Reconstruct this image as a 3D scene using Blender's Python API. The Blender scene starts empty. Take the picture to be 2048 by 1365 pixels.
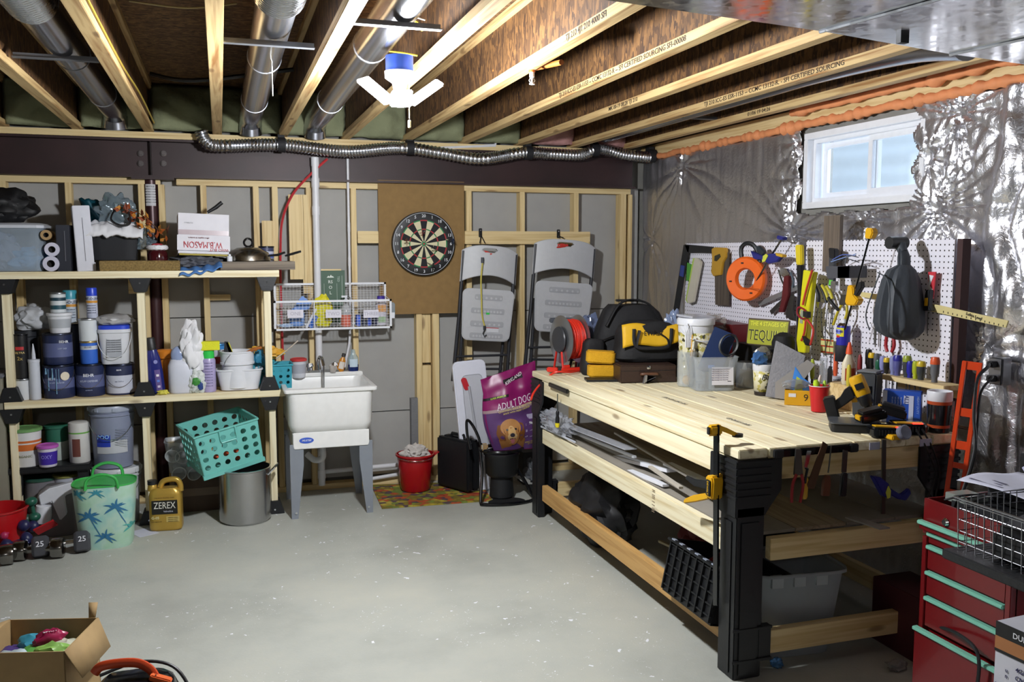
import bpy, bmesh, math, random
from mathutils import Vector, Matrix, Euler
random.seed(7)
sc = bpy.context.scene
COL = sc.collection
PI = math.pi
R = math.radians
# ---------------------------------------------------------------- camera, light, exposure
F_, YAW, PIT, EYE = 1800.0, .3124, .1005, 1.70
cd = bpy.data.cameras.new('camera'); cam = bpy.data.objects.new('camera', cd); COL.objects.link(cam)
cd.sensor_width = 36; cd.lens = 36*F_/2048; cd.clip_start = .05
cam.location = (0, 0, EYE); cam.rotation_euler = (PI/2-PIT, 0, -YAW)
sc.camera = cam
vs = sc.view_settings
vs.view_transform = 'Standard'; vs.look = 'None'; vs.gamma = 1; vs.use_curve_mapping = False
vs.exposure = 0.0
w = bpy.data.worlds.new('world'); sc.world = w; w.use_nodes = True
w.node_tree.nodes['Background'].inputs[0].default_value = (.62, .78, 1, 1)
w.node_tree.nodes['Background'].inputs[1].default_value = 2.6
def light(name, kind, loc, power, col, size=.1, rot=None, sy=None):
    l = bpy.data.lights.new(name, kind); l.energy = power; l.color = col
    if kind == 'AREA':
        l.size = size
        if sy: l.shape = 'RECTANGLE'; l.size_y = sy
    else: l.shadow_soft_size = size
    o = bpy.data.objects.new(name, l); COL.objects.link(o); o.location = loc
    if rot: o.rotation_euler = rot
    return o
LAMP = (.70, 3.62, 2.33)
light('garage_bulb', 'POINT', (LAMP[0], LAMP[1], LAMP[2]-.10), 235, (.93, .96, 1), .07)
light('fill_light', 'POINT', (-.9, -1.2, 2.3), 30, (.95, .97, 1), .12)  # unseen fill lamp added behind the camera to lift the room softly
# ---------------------------------------------------------------- pixel helpers: a point of the photograph onto a real plane of the room
_f = Vector((math.sin(YAW)*math.cos(PIT), math.cos(YAW)*math.cos(PIT), -math.sin(PIT)))
_r = Vector((math.cos(YAW), -math.sin(YAW), 0)); _u = _r.cross(_f); _O = Vector((0, 0, EYE))
def ray(x, y): return _r*(x-1024)-_u*(y-682.5)+_f*F_
def PX(x, y, X): d = ray(x, y); return _O+d*(X/d.x)
def PY(x, y, Y): d = ray(x, y); return _O+d*(Y/d.y)
def PZ(x, y, Z): d = ray(x, y); return _O+d*((Z-EYE)/d.z)
def onY(x0, y0, x1, y1, Y):            # box on a plane Y: centre x, bottom z, width, height
    a = PY(x0, (y0+y1)/2, Y); b = PY(x1, (y0+y1)/2, Y); t = PY((x0+x1)/2, y0, Y); m = PY((x0+x1)/2, y1, Y)
    return (a.x+b.x)/2, m.z, b.x-a.x, t.z-m.z
# ---------------------------------------------------------------- materials
def S(h):
    h = h.lstrip('#'); o = []
    for i in (0, 2, 4):
        c = int(h[i:i+2], 16)/255; o.append(c/12.92 if c <= .04045 else ((c+.055)/1.055)**2.4)
    return (*o, 1)
_mc = {}
def mat(col, rough=.55, metal=0, alpha=1, emit=0, trans=0, noise=0, bump=0, bs=60, coat=0):
    k = (col, rough, metal, alpha, emit, trans, noise, bump, bs, coat)
    if k in _mc: return _mc[k]
    m = bpy.data.materials.new('m_'+col.strip('#')); m.use_nodes = True; nt = m.node_tree
    b = nt.nodes['Principled BSDF']; c = S(col); b.inputs['Base Color'].default_value = c
    b.inputs['Roughness'].default_value = rough; b.inputs['Metallic'].default_value = metal
    b.inputs['Alpha'].default_value = alpha; b.inputs['Transmission Weight'].default_value = trans
    b.inputs['Coat Weight'].default_value = coat
    if emit: b.inputs['Emission Color'].default_value = c; b.inputs['Emission Strength'].default_value = emit
    # a little procedural variation everywhere
    tc = nt.nodes.new('ShaderNodeTexCoord'); nz = nt.nodes.new('ShaderNodeTexNoise'); nz.inputs['Scale'].default_value = bs*.35
    nz.inputs['Detail'].default_value = 4; nt.links.new(tc.outputs['Object'], nz.inputs['Vector'])
    mx = nt.nodes.new('ShaderNodeMixRGB'); mx.blend_type = 'MULTIPLY'; mx.inputs[0].default_value = noise or .12
    mx.inputs[1].default_value = c; nt.links.new(nz.outputs['Fac'], mx.inputs[2]); 
    br = nt.nodes.new('ShaderNodeMixRGB'); br.blend_type = 'MULTIPLY'; br.inputs[0].default_value = 1; g = 1+.5*(noise or .12)
    br.inputs[2].default_value = (g, g, g, 1); nt.links.new(mx.outputs[0], br.inputs[1])
    nt.links.new(br.outputs[0], b.inputs['Base Color'])
    if bump:
        bp = nt.nodes.new('ShaderNodeBump'); bp.inputs['Strength'].default_value = bump; bp.inputs['Distance'].default_value = .01
        n2 = nt.nodes.new('ShaderNodeTexNoise'); n2.inputs['Scale'].default_value = bs; n2.inputs['Detail'].default_value = 3
        nt.links.new(tc.outputs['Object'], n2.inputs['Vector'])
        nt.links.new(n2.outputs['Fac'], bp.inputs['Height']); nt.links.new(bp.outputs[0], b.inputs['Normal'])
    _mc[k] = m; return m
def nodes(name):
    m = bpy.data.materials.new(name); m.use_nodes = True; nt = m.node_tree
    return m, nt, nt.nodes['Principled BSDF'], (lambda t, **k: _nn(nt, t, **k)), nt.links.new
def _nn(nt, t, **k):
    n = nt.nodes.new('ShaderNode'+t)
    for a, v in k.items():
        if hasattr(n, a) and a not in n.inputs: setattr(n, a, v)
        else: n.inputs[a].default_value = v
    return n
def ramp(n, stops):
    r = n('ValToRGB'); e = r.color_ramp.elements
    while len(e) < len(stops): e.new(.5)
    for q, (p, c) in zip(e, stops): q.position = p; q.color = S(c) if isinstance(c, str) else (c, c, c, 1)
    return r
def wood(ax, c0, c1, c2='#6b4a2a', knots=True, name='wood', sc_=1.0):
    m, nt, b, n, L = nodes(name); tc = n('TexCoord'); oi = n('ObjectInfo')
    mp = n('Mapping'); s = [42*sc_]*3; s[ax] = 1.6*sc_; mp.inputs['Scale'].default_value = s
    L(tc.outputs['Object'], mp.inputs['Vector'])
    of = n('VectorMath', operation='ADD'); cb = n('CombineXYZ'); mu = n('Math', operation='MULTIPLY'); mu.inputs[1].default_value = 37
    L(oi.outputs['Random'], mu.inputs[0])
    for i in range(3): L(mu.outputs[0], cb.inputs[i])
    L(mp.outputs[0], of.inputs[0]); L(cb.outputs[0], of.inputs[1])
    nz = n('TexNoise', Scale=1.0, Detail=5, Distortion=.6); L(of.outputs[0], nz.inputs['Vector'])
    r = ramp(n, [(.3, c1), (.55, c0), (.8, c0)]); L(nz.outputs['Fac'], r.inputs[0])
    out = r.outputs[0]
    if knots:
        m2 = n('Mapping'); s2 = [9.0]*3; s2[ax] = 2.6; m2.inputs['Scale'].default_value = s2
        L(tc.outputs['Object'], m2.inputs['Vector']); o2 = n('VectorMath', operation='ADD'); L(m2.outputs[0], o2.inputs[0]); L(cb.outputs[0], o2.inputs[1])
        v = n('TexVoronoi', Scale=1.0); L(o2.outputs[0], v.inputs['Vector'])
        rk = ramp(n, [(0, .85), (.10, .6), (.16, 0)]); L(v.outputs['Distance'], rk.inputs[0])
        mx = n('MixRGB'); L(rk.outputs[0], mx.inputs[0]); L(out, mx.inputs[1]); mx.inputs[2].default_value = S(c2); out = mx.outputs[0]
    L(out, b.inputs['Base Color']); b.inputs['Roughness'].default_value = .6
    bp = n('Bump', Strength=.15, Distance=.004); L(nz.outputs['Fac'], bp.inputs['Height']); L(bp.outputs[0], b.inputs['Normal'])
    return m
WX, WY, WZ = [wood(i, '#dcc592', '#c2a36c', name='pine') for i in range(3)]
WXL, WYL, WZL = [wood(i, '#ebe1c0', '#d3c195', name='pale_pine') for i in range(3)]
WYO = wood(1, '#c99f62', '#a87b40', name='amber_pine'); WYJ = wood(1, '#cdb07c', '#94693a', name='flange_pine')
DW = wood(0, '#7b6f60', '#544a3f', name='weathered_board')
def osb(name, a, b_, c, sx=(1, 1, 1)):
    m, nt, b, n, L = nodes(name); tc = n('TexCoord'); mp = n('Mapping'); mp.inputs['Scale'].default_value = sx
    L(tc.outputs['Object'], mp.inputs['Vector'])
    v = n('TexVoronoi', Scale=62); nz = n('TexNoise', Scale=16, Detail=3); ad = n('MixRGB', blend_type='ADD'); ad.inputs[0].default_value = .12
    L(mp.outputs[0], nz.inputs['Vector']); L(mp.outputs[0], ad.inputs[1]); L(nz.outputs['Color'], ad.inputs[2]); L(ad.outputs[0], v.inputs['Vector'])
    sp = n('SeparateColor'); L(v.outputs['Color'], sp.inputs[0])
    r = ramp(n, [(0, a), (.45, b_), (1, c)]); L(sp.outputs[0], r.inputs[0])
    L(r.outputs[0], b.inputs['Base Color']); b.inputs['Roughness'].default_value = .75
    bp = n('Bump', Strength=.4, Distance=.004); L(sp.outputs[0], bp.inputs['Height']); L(bp.outputs[0], b.inputs['Normal'])
    return m
OSBW = osb('osb_web', '#38220f', '#54381b', '#77532b', (1, .9, .35)); OSBC = osb('osb_deck', '#3f2a17', '#64462a', '#8c6a40', (.6, 1.6, 1))
# ---------------------------------------------------------------- mesh collector
class MB:
    def __init__(s): s.v = []; s.f = []; s.m = []; s.T = Matrix()
    def add(s, vs, fs, mi=0):
        k = len(s.v); s.v += [s.T @ Vector(p) for p in vs]; s.f += [tuple(i+k for i in q) for q in fs]; s.m += [mi]*len(fs); return s
    def box(s, c, d, rot=(0, 0, 0), mi=0, top=None):
        M = Matrix.Translation(c) @ Euler(rot).to_matrix().to_4x4(); t = top or (1, 1)
        v = [M @ Vector((x*d[0]/2*(t[0] if z > 0 else 1), y*d[1]/2*(t[1] if z > 0 else 1), z*d[2]/2)) for z in (-1, 1) for x, y in ((-1, -1), (1, -1), (1, 1), (-1, 1))]
        return s.add(v, [(3, 2, 1, 0), (4, 5, 6, 7), (0, 1, 5, 4), (1, 2, 6, 5), (2, 3, 7, 6), (3, 0, 4, 7)], mi)
    def b2(s, a, b, mi=0): return s.box([(a[i]+b[i])/2 for i in range(3)], [abs(b[i]-a[i]) for i in range(3)], mi=mi)
    def lathe(s, pr, n=24, c=(0, 0, 0), rot=(0, 0, 0), mi=0, sq=None, cap=True, ey=1.0):
        # pr: (radius, z[, material]); sq: superellipse power for squarish sections
        M = Matrix.Translation(c) @ Euler(rot).to_matrix().to_4x4(); v = []; f = []; ms = []
        for p in pr:
            for i in range(n):
                a = 2*PI*i/n; ca, sa = math.cos(a), math.sin(a)
                if sq: q = (abs(ca)**sq+abs(sa)**sq)**(-1/sq)
                else: q = 1
                v.append(M @ Vector((p[0]*ca*q, p[0]*sa*q*ey, p[1])))
        k = len(s.v); s.v += [s.T @ x for x in v]
        for j in range(len(pr)-1):
            mm = pr[j][2] if len(pr[j]) > 2 else mi
            for i in range(n):
                i2 = (i+1) % n; s.f.append((k+j*n+i, k+j*n+i2, k+(j+1)*n+i2, k+(j+1)*n+i)); s.m.append(mm)
        if cap:
            if pr[0][0] > 1e-5: s.f.append(tuple(k+n-1-i for i in range(n))); s.m.append(pr[0][2] if len(pr[0]) > 2 else mi)
            if pr[-1][0] > 1e-5: s.f.append(tuple(k+(len(pr)-1)*n+i for i in range(n))); s.m.append(pr[-1][2] if len(pr[-1]) > 2 else mi)
        return s
    def cyl(s, a, b, r, n=12, r2=None, mi=0):
        a = Vector(a); b = Vector(b); d = b-a; q = d.to_track_quat('Z', 'Y').to_matrix().to_4x4(); M = Matrix.Translation(a) @ q
        h = d.length; r2 = r if r2 is None else r2
        v = [M @ Vector((rr*math.cos(2*PI*i/n), rr*math.sin(2*PI*i/n), z)) for rr, z in ((r, 0), (r2, h)) for i in range(n)]
        return s.add(v, [(i, (i+1) % n, n+(i+1) % n, n+i) for i in range(n)]+[tuple(range(n-1, -1, -1)), tuple(range(n, 2*n))], mi)
    def tube(s, pts, r, n=8, mi=0, flat=None, closed=False, cap=True):
        P = [Vector(p) for p in pts]; N = len(P); v = []; up = Vector((0, 0, 1)); prev = None
        for i, p in enumerate(P):
            t = (P[(i+1) % N]-P[i-1]) if closed else (P[min(i+1, N-1)]-P[max(i-1, 0)])
            t.normalize()
            if prev is None:
                a = t.cross(up)
                if a.length < .1: a = t.cross(Vector((1, 0, 0)))
            else: a = prev-t*prev.dot(t)
            a.normalize(); b = t.cross(a); prev = a; rr = r[i] if isinstance(r, (list, tuple)) else r
            fa, fb = flat or (1, 1)
            v += [p+a*rr*fa*math.cos(2*PI*j/n)+b*rr*fb*math.sin(2*PI*j/n) for j in range(n)]
        f = []
        for i in range(N if closed else N-1):
            i2 = (i+1) % N
            f += [(i*n+j, i*n+(j+1) % n, i2*n+(j+1) % n, i2*n+j) for j in range(n)]
        if not closed and cap: f += [tuple(range(n-1, -1, -1)), tuple((N-1)*n+j for j in range(n))]
        return s.add(v, f, mi)
    def prism(s, poly, d0, d1, ax='y', mi=0):   # poly in the plane across axis, extruded between d0 and d1
        def P(a, b, d): return {'y': (a, d, b), 'x': (d, a, b), 'z': (a, b, d)}[ax]
        n = len(poly); v = [P(a, b, d0) for a, b in poly]+[P(a, b, d1) for a, b in poly]
        return s.add(v, [tuple(range(n)), tuple(range(2*n-1, n-1, -1))]+[(i, n+i, n+(i+1) % n, (i+1) % n) for i in range(n)], mi)
    def grid(s, fn, nu, nv, mi=0, keep=None):
        v = [fn(i/nu, j/nv) for j in range(nv+1) for i in range(nu+1)]; f = []
        for j in range(nv):
            for i in range(nu):
                if keep and not keep((i+.5)/nu, (j+.5)/nv): continue
                a = j*(nu+1)+i; f.append((a, a+1, a+nu+2, a+nu+1))
        return s.add(v, f, mi)
    def ico(s, c, r, sub=2, sc3=(1, 1, 1), jit=0, mi=0, rot=(0, 0, 0)):
        bm = bmesh.new(); bmesh.ops.create_icosphere(bm, subdivisions=sub, radius=1); M = Matrix.Translation(c) @ Euler(rot).to_matrix().to_4x4()
        v = []
        for x in bm.verts:
            k = 1+random.uniform(-jit, jit); v.append(M @ Vector([x.co[i]*r*sc3[i]*k for i in range(3)]))
        f = [tuple(q.index for q in t.verts) for t in bm.faces]; bm.free(); return s.add(v, f, mi)
    def build(s, name, mats, parent=None, loc=(0, 0, 0), rot=(0, 0, 0), smooth=True, bev=0, thick=0, label=None, cat=None, group=None, kind=None, sub=0):
        me = bpy.data.meshes.new(name); me.from_pydata([tuple(v) for v in s.v], [], s.f)
        if not isinstance(mats, (list, tuple)): mats = [mats]
        for m in mats: me.materials.append(m)
        if len(mats) > 1: me.polygons.foreach_set('material_index', s.m)
        bm = bmesh.new(); bm.from_mesh(me)
        if not thick: bmesh.ops.recalc_face_normals(bm, faces=bm.faces)
        if bev:
            e = [x for x in bm.edges if len(x.link_faces) == 2 and x.calc_face_angle(0) > .6]
            bmesh.ops.bevel(bm, geom=e, offset=bev, segments=2, affect='EDGES', clamp_overlap=True)
        if smooth:
            for q in bm.faces: q.smooth = True
            for x in bm.edges:
                if len(x.link_faces) == 2 and x.calc_face_angle(0) > .7: x.smooth = False
        bm.to_mesh(me); bm.free()
        o = bpy.data.objects.new(name, me); COL.objects.link(o); o.location = loc; o.rotation_euler = rot
        if thick: md = o.modifiers.new('t', 'SOLIDIFY'); md.thickness = thick; md.offset = 0
        if sub: md = o.modifiers.new('s', 'SUBSURF'); md.levels = md.render_levels = sub
        if parent: o.parent = parent
        tag(o, label, cat, group, kind); return o
def tag(o, label=None, cat=None, group=None, kind=None):
    if label: o['label'] = label
    if cat:
        o['category'] = cat
        kind = kind or 'thing'
    if group: o['group'] = group
    if kind: o['kind'] = kind
    return o
def T(name, label, cat, loc=(0, 0, 0), rz=0, group=None, rot=None, kind=None):
    o = bpy.data.objects.new(name, None); COL.objects.link(o); o.empty_display_size = .05
    o.location = loc; o.rotation_euler = rot or (0, 0, rz); return tag(o, label, cat, group, kind)
_ts = {}
def text(s, size, parent, loc, rot=(PI/2, 0, 0), col='#111111', bend=0, ext=.0004, sx=1, name='lettering', flip=False, m=None, shear=0, w=None, align='CENTER'):
    c = bpy.data.curves.new('t', 'FONT'); c.body = s; c.size = size; c.align_x = align; c.align_y = 'CENTER'; c.extrude = ext; c.resolution_u = 2; c.shear = shear
    if size < .05: c.offset = size*.012
    o = bpy.data.objects.new('t', c); COL.objects.link(o); dg = bpy.context.evaluated_depsgraph_get()
    me = bpy.data.meshes.new_from_object(o.evaluated_get(dg)); bpy.data.objects.remove(o); bpy.data.curves.remove(c)
    if not len(me.vertices): return None
    if w:
        xs = [v.co.x for v in me.vertices]; sx = w/(max(xs)-min(xs))
    for v in me.vertices:
        v.co.x *= sx
        if bend: a = v.co.x/bend; v.co = (math.sin(a)*(bend+v.co.z), v.co.y, -(bend-math.cos(a)*(bend+v.co.z)))
    me.materials.clear(); me.materials.append(m or mat(col, .5)); me.name = name
    q = bpy.data.objects.new(name, me); COL.objects.link(q); q.location = loc; q.rotation_euler = rot; q.parent = parent; return q
def patch(R_, a0, a1, z0, z1, n=8, t=.0006):     # curved label on a cylinder whose front faces -y
    m = MB(); m.grid(lambda u, v: (math.sin(a0+(a1-a0)*u)*(R_+t), -math.cos(a0+(a1-a0)*u)*(R_+t), z0+(z1-z0)*v), n, 1); return m
def smooth_path(P, k=6, closed=False):           # Catmull-Rom
    P = [Vector(p) for p in P]; o = []; N = len(P)
    for i in range(N if closed else N-1):
        a, b, c, d = (P[(i-1) % N], P[i], P[(i+1) % N], P[(i+2) % N]) if closed else (P[max(i-1, 0)], P[i], P[i+1], P[min(i+2, N-1)])
        for j in range(k):
            t = j/k; o.append(.5*((2*b)+(c-a)*t+(2*a-5*b+4*c-d)*t*t+(3*b-a-3*c+d)*t**3))
    if not closed: o.append(P[-1])
    return o
def rrect(w, h, r, n=4, cx=0, cz=0):
    o = []
    for (sx, sz, a0) in ((1, 1, 0), (-1, 1, 90), (-1, -1, 180), (1, -1, 270)):
        for i in range(n+1):
            a = R(a0+90*i/n); o.append((cx+sx*(w/2-r)+r*math.cos(a), cz+sz*(h/2-r)+r*math.sin(a)))
    return o
def seg(a, b, n=2): a = Vector(a); b = Vector(b); return [a.lerp(b, i/n) for i in range(n+1)]
# ================================================================= SHELL
from mathutils import noise as NZ
YW = 6.40; XW = 3.15; JZ = 2.46
def concrete():
    m, nt, b, n, L = nodes('concrete_floor'); tc = n('TexCoord')
    a = n('TexNoise', Scale=1.3, Detail=6, Roughness=.6); L(tc.outputs['Object'], a.inputs['Vector'])
    r = ramp(n, [(.3, '#9d9f98'), (.5, '#aeb0a8'), (.7, '#b9b9ae')]); L(a.outputs['Fac'], r.inputs[0])
    # paint drips: small white blots, denser in patches
    out = r.outputs[0]
    for sc_, th, dens in ((14, .09, .42), (34, .10, .50), (6, .07, .58)):
        v = n('TexVoronoi', Scale=sc_, Randomness=1); dn = n('TexNoise', Scale=sc_*1.5, Detail=2); mx = n('MixRGB', blend_type='ADD'); mx.inputs[0].default_value = .12
        L(tc.outputs['Object'], mx.inputs[1]); L(tc.outputs['Object'], dn.inputs['Vector']); L(dn.outputs['Color'], mx.inputs[2]); L(mx.outputs[0], v.inputs['Vector'])
        lt = n('Math', operation='LESS_THAN'); L(v.outputs['Distance'], lt.inputs[0]); sp = n('SeparateColor'); L(v.outputs['Color'], sp.inputs[0])
        rr = n('Math', operation='MULTIPLY'); rr.inputs[1].default_value = th*2; L(sp.outputs[0], rr.inputs[0]); L(rr.outputs[0], lt.inputs[1])
        g = n('Math', operation='GREATER_THAN'); g.inputs[1].default_value = .55; L(sp.outputs[1], g.inputs[0])
        z = n('TexNoise', Scale=1.1, Detail=1); L(tc.outputs['Object'], z.inputs['Vector']); g2 = n('Math', operation='GREATER_THAN'); g2.inputs[1].default_value = dens; L(z.outputs['Fac'], g2.inputs[0])
        m1 = n('Math', operation='MULTIPLY'); m2 = n('Math', operation='MULTIPLY'); L(lt.outputs[0], m1.inputs[0]); L(g.outputs[0], m1.inputs[1]); L(m1.outputs[0], m2.inputs[0]); L(g2.outputs[0], m2.inputs[1])
        mm = n('MixRGB'); mm.inputs[2].default_value = S('#e6e8ee'); L(m2.outputs[0], mm.inputs[0]); L(out, mm.inputs[1]); out = mm.outputs[0]
    # a few dark scuffs
    sc2 = n('TexNoise', Scale=17, Detail=4, Roughness=.8); mp = n('Mapping'); mp.inputs['Scale'].default_value = (.35, 1, 1); mp.inputs['Rotation'].default_value = (0, 0, .5); L(tc.outputs['Object'], mp.inputs[0]); L(mp.outputs[0], sc2.inputs['Vector'])
    rs = ramp(n, [(.74, 0.0), (.78, .7)]); L(sc2.outputs['Fac'], rs.inputs[0]); mm = n('MixRGB'); mm.inputs[2].default_value = S('#5b5c58'); L(rs.outputs[0], mm.inputs[0]); L(out, mm.inputs[1])
    L(mm.outputs[0], b.inputs['Base Color']); b.inputs['Roughness'].default_value = .55
    bp = n('Bump', Strength=.12, Distance=.01); f = n('TexNoise', Scale=90, Detail=3); L(tc.outputs['Object'], f.inputs['Vector']); L(f.outputs['Fac'], bp.inputs['Height']); L(bp.outputs[0], b.inputs['Normal'])
    return m
CONC = concrete()
MB().b2((-4.2, -3.5, -.1), (3.35, 6.6, 0)).build('floor', CONC, kind='structure')
MB().b2((-4.2, -3.5, 2.765), (3.35, 6.6, 2.80)).build('ceiling', OSBC, kind='structure')
GREYW = mat('#8d8c88', .85, noise=.2, bump=.1, bs=25)
CW = mat('#8b8983', .9, noise=.35, bump=.3, bs=30)
MB().b2((-4.3, -3.5, 0), (-4.2, 6.6, 2.8)).build('wall_left', GREYW, kind='structure')
MB().b2((-4.3, -3.6, 0), (3.35, -3.5, 2.8)).build('wall_front', GREYW, kind='structure')
# ---- back wall: slab, sheathing panels, studs
wb = MB().b2((-4.2, 6.53, 0), (3.30, 6.6, 2.8)).build('wall_back', CW, kind='structure')
def sx(px, y=400, Y=YW): return PY(px, y, Y).x
SHE = mat('#a3a29f', .8, noise=.22, bump=.12, bs=14)
pj = [-4.1, sx(137), sx(323), sx(618), sx(854), sx(1153), 3.14]
for i in range(len(pj)-1):
    for (z0, z1, dy) in ((.06, .52, .0), (.527, 1.24, .003), (1.247, 2.18, .001)):
        if i == 3 and z1 < .6: dy = -.004
        MB().b2((pj[i]+.003, 6.492+dy, z0), (pj[i+1]-.003, 6.528, z1)).build('sheathing_panel', SHE, wb, smooth=False)
def stud(x, w=.038, z0=.04, z1=2.13, y0=YW, d=.089, mt=WZ, nm='stud'):
    return MB().box((0, 0, 0), (w, d, z1-z0)).build(nm, mt, wb, (x, y0+d/2, (z0+z1)/2), bev=.002, smooth=False)
for p in (-140, 6, 137, 283, 323, 407, 512, 550, 618, 707, 1045, 1153): stud(sx(p))
stud(sx(1247), .05); stud(sx(1264), .038, y0=YW+.03)
stud(sx(938), .04); 
for a, b in ((833, 845), (865, 879)):
    stud((sx(a, 700)+sx(b, 700))/2, sx(b, 700)-sx(a, 700)-.003)
stud(sx(854.5, 700), .062, y0=YW+.022, z0=.1, z1=.86); stud(sx(854.5, 700), .062, y0=YW+.022, z0=.88)
stud(sx(591), .098, y0=YW-.02, d=.02, z0=1.50, z1=2.08); stud(sx(609), .045, y0=YW-.018, d=.018, z0=1.40, z1=2.08)
def plate(x0, x1, z0, z1, y0=YW, d=.089, mt=WX, nm='wall_plate'):
    return MB().box((0, 0, 0), (x1-x0, d, z1-z0)).build(nm, mt, wb, ((x0+x1)/2, y0+d/2, (z0+z1)/2), bev=.002, smooth=False)
plate(-4.1, -.36, 2.13, 2.168); plate(-.26, 1.1, 2.13, 2.168); plate(1.1, 3.03, 2.13, 2.168)
plate(-4.1, 3.03, 0.0, .038); 
plate(sx(927), sx(1177), 1.745, 1.84, YW-.04, .038, nm='hanging_board'); plate(sx(714), sx(757), 1.75, 1.835, YW-.004, .03, nm='blocking_board')
plate(sx(522), sx(544), 1.72, 1.90, YW-.03, .028, WZ, nm='blocking_board')
plate(-.10, .06, 1.36, 1.40, YW+.05, .02, nm='blocking_board'); plate(-.57, -.50, 1.42, 1.55, 6.3, .09, nm='blocking_board')
# ---- right wall: concrete around the window, foil blanket over it
WY0, WY1, WZ0, WZ1 = 3.50, 4.43, 1.935, 2.355
wr = MB()
for a, b in (((XW+.06, -3.5, 0), (XW+.22, WY0, 2.42)), ((XW+.06, WY1, 0), (XW+.22, 6.6, 2.42)), ((XW+.06, WY0, 0), (XW+.22, WY1, WZ0)), ((XW+.06, WY0, WZ1), (XW+.22, WY1, 2.42)), ((XW+.1, -3.5, 2.50), (XW+.22, 6.6, 2.8))): wr.b2(a, b)
wr = wr.build('wall_right', CW, kind='structure', smooth=False)
MB().box((0, 0, 0), (.14, 9.9, .078)).build('sill_plate', WY, wr, (XW+.08, 1.55, 2.459), smooth=False)
def foil():
    m, nt, b, n, L = nodes('foil'); tc = n('TexCoord'); mp = n('Mapping'); mp.inputs['Rotation'].default_value = (.75, 0, 0); L(tc.outputs['Object'], mp.inputs[0])
    b.inputs['Metallic'].default_value = .94; b.inputs['Base Color'].default_value = S('#dcdce2'); b.inputs['Roughness'].default_value = .32
    sp = n('SeparateXYZ'); L(mp.outputs[0], sp.inputs[0]); o = None
    for i in (1, 2):
        mu = n('Math', operation='MULTIPLY'); mu.inputs[1].default_value = 260; L(sp.outputs[i], mu.inputs[0]); s_ = n('Math', operation='SINE'); L(mu.outputs[0], s_.inputs[0])
        pw = n('Math', operation='GREATER_THAN'); pw.inputs[1].default_value = .9; L(s_.outputs[0], pw.inputs[0])
        if o: ad = n('Math', operation='MAXIMUM'); L(o, ad.inputs[0]); L(pw.outputs[0], ad.inputs[1]); o = ad.outputs[0]
        else: o = pw.outputs[0]
    nz = n('TexNoise', Scale=38, Detail=4, Distortion=1.2); L(tc.outputs['Object'], nz.inputs['Vector'])
    ad = n('Math', operation='MULTIPLY_ADD'); ad.inputs[1].default_value = .25; L(o, ad.inputs[0]); L(nz.outputs['Fac'], ad.inputs[2])
    bp = n('Bump', Strength=.5, Distance=.006); L(ad.outputs[0], bp.inputs['Height']); L(bp.outputs[0], b.inputs['Normal'])
    return m
FOIL = foil()
pins = [(PX(a, b, XW), s, k) for a, b, s, k in ((1361, 331, .34, 15), (1575, 466, .26, 22), (1593, 352, .16, 13), (1591, 280, .13, 13), (1711, 437, .2, 17), (1867, 418, .30, 21), (1850, 310, .14, 15), (1912, 224, .26, 17), (1965, 700, .2, 13), (1300, 480, .3, 9))]
def foil_d(y, z):
    d = .035+.020*NZ.noise(Vector((y*1.6, z*.7, 3)))
    d += .010*abs(NZ.noise(Vector((y*9, z*1.6, 1))))+.006*NZ.noise(Vector((y*23, z*4, 7)))
    k = max(0, min(1, (3.35-y)/.5))          # taller loose folds towards the camera end
    d += k*(.075*abs(NZ.noise(Vector((y*7.5+NZ.noise(Vector((y*2, z*3, 0)))*.9, z*1.3, 11))))+.02*abs(NZ.noise(Vector((y*16+z*2, z*3.1, 8))))+.006*NZ.noise(Vector((y*17, z*9, 5))))
    for p, s, nn in pins:
        dy, dz = y-p.y, z-p.z; q = math.hypot(dy, dz)
        if q > s*4: continue
        a = math.atan2(dz, dy); e = math.exp(-q/s)
        fold = abs(math.sin(a*nn/2+1.5*math.sin(a*3+p.y*9)+NZ.noise(Vector((a*2, p.y*5, q*2)))*2))**.7
        d += e*(fold*.024*min(1, q/.05)-.028)
    return d
NU, NV = 520, 250
fy0, fy1 = 1.2, 6.44
def ftop(y): return 2.385+.012*NZ.noise(Vector((y*5, 0, 0)))
hole = lambda y, z: (WY0+.06+.02*math.sin(z*40) < y < WY1+.03+.02*math.sin(z*33) and WZ0-.03+.008*math.sin(y*30) < z)
def ffn(u, v): y = fy0+(fy1-fy0)*u; z = .02+(ftop(y)-.02)*v; return (XW+.045-foil_d(y, z), y, z)
fo = MB().grid(ffn, NU, NV, keep=lambda u, v: not hole(fy0+(fy1-fy0)*u, .02+(ftop(fy0+(fy1-fy0)*u)-.02)*v))
fo.build('foil_insulation', FOIL, thick=.002, label='crinkled silver foil insulation blanket pinned over the right wall', cat='insulation')
# foam bead and pink batt along the sill
ORG = mat('#e2925f', .7, noise=.3, bump=.5, bs=25)
m = MB(); P = []; RR = []
for i in range(300):
    y = 1.4+i*.0168; P.append((XW+.015+.012*NZ.noise(Vector((y*9, 1, 2))), y, 2.405+.012*NZ.noise(Vector((y*6, 3, 2))))); RR.append(.019+.034*abs(NZ.noise(Vector((y*14, 0, 4)))))
m.tube(P, RR, 10); m.build('foam_bead', ORG, label='lumpy orange spray foam bead along the top of the foil wall', cat='foam')
m = MB(); P = []; RR = []
for i in range(200):
    y = 1.4+i*.0155; P.append((XW-.03+.012*NZ.noise(Vector((y*9, 5, 2))), y, 2.478+.01*NZ.noise(Vector((y*6, 9, 2))))); RR.append(.018+.03*abs(NZ.noise(Vector((y*9, 6, 4)))))
m.tube(P, RR, 10); m.build('foam_bead', ORG, label='thinner orange foam bead above the pale sill plate', cat='foam')
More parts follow.
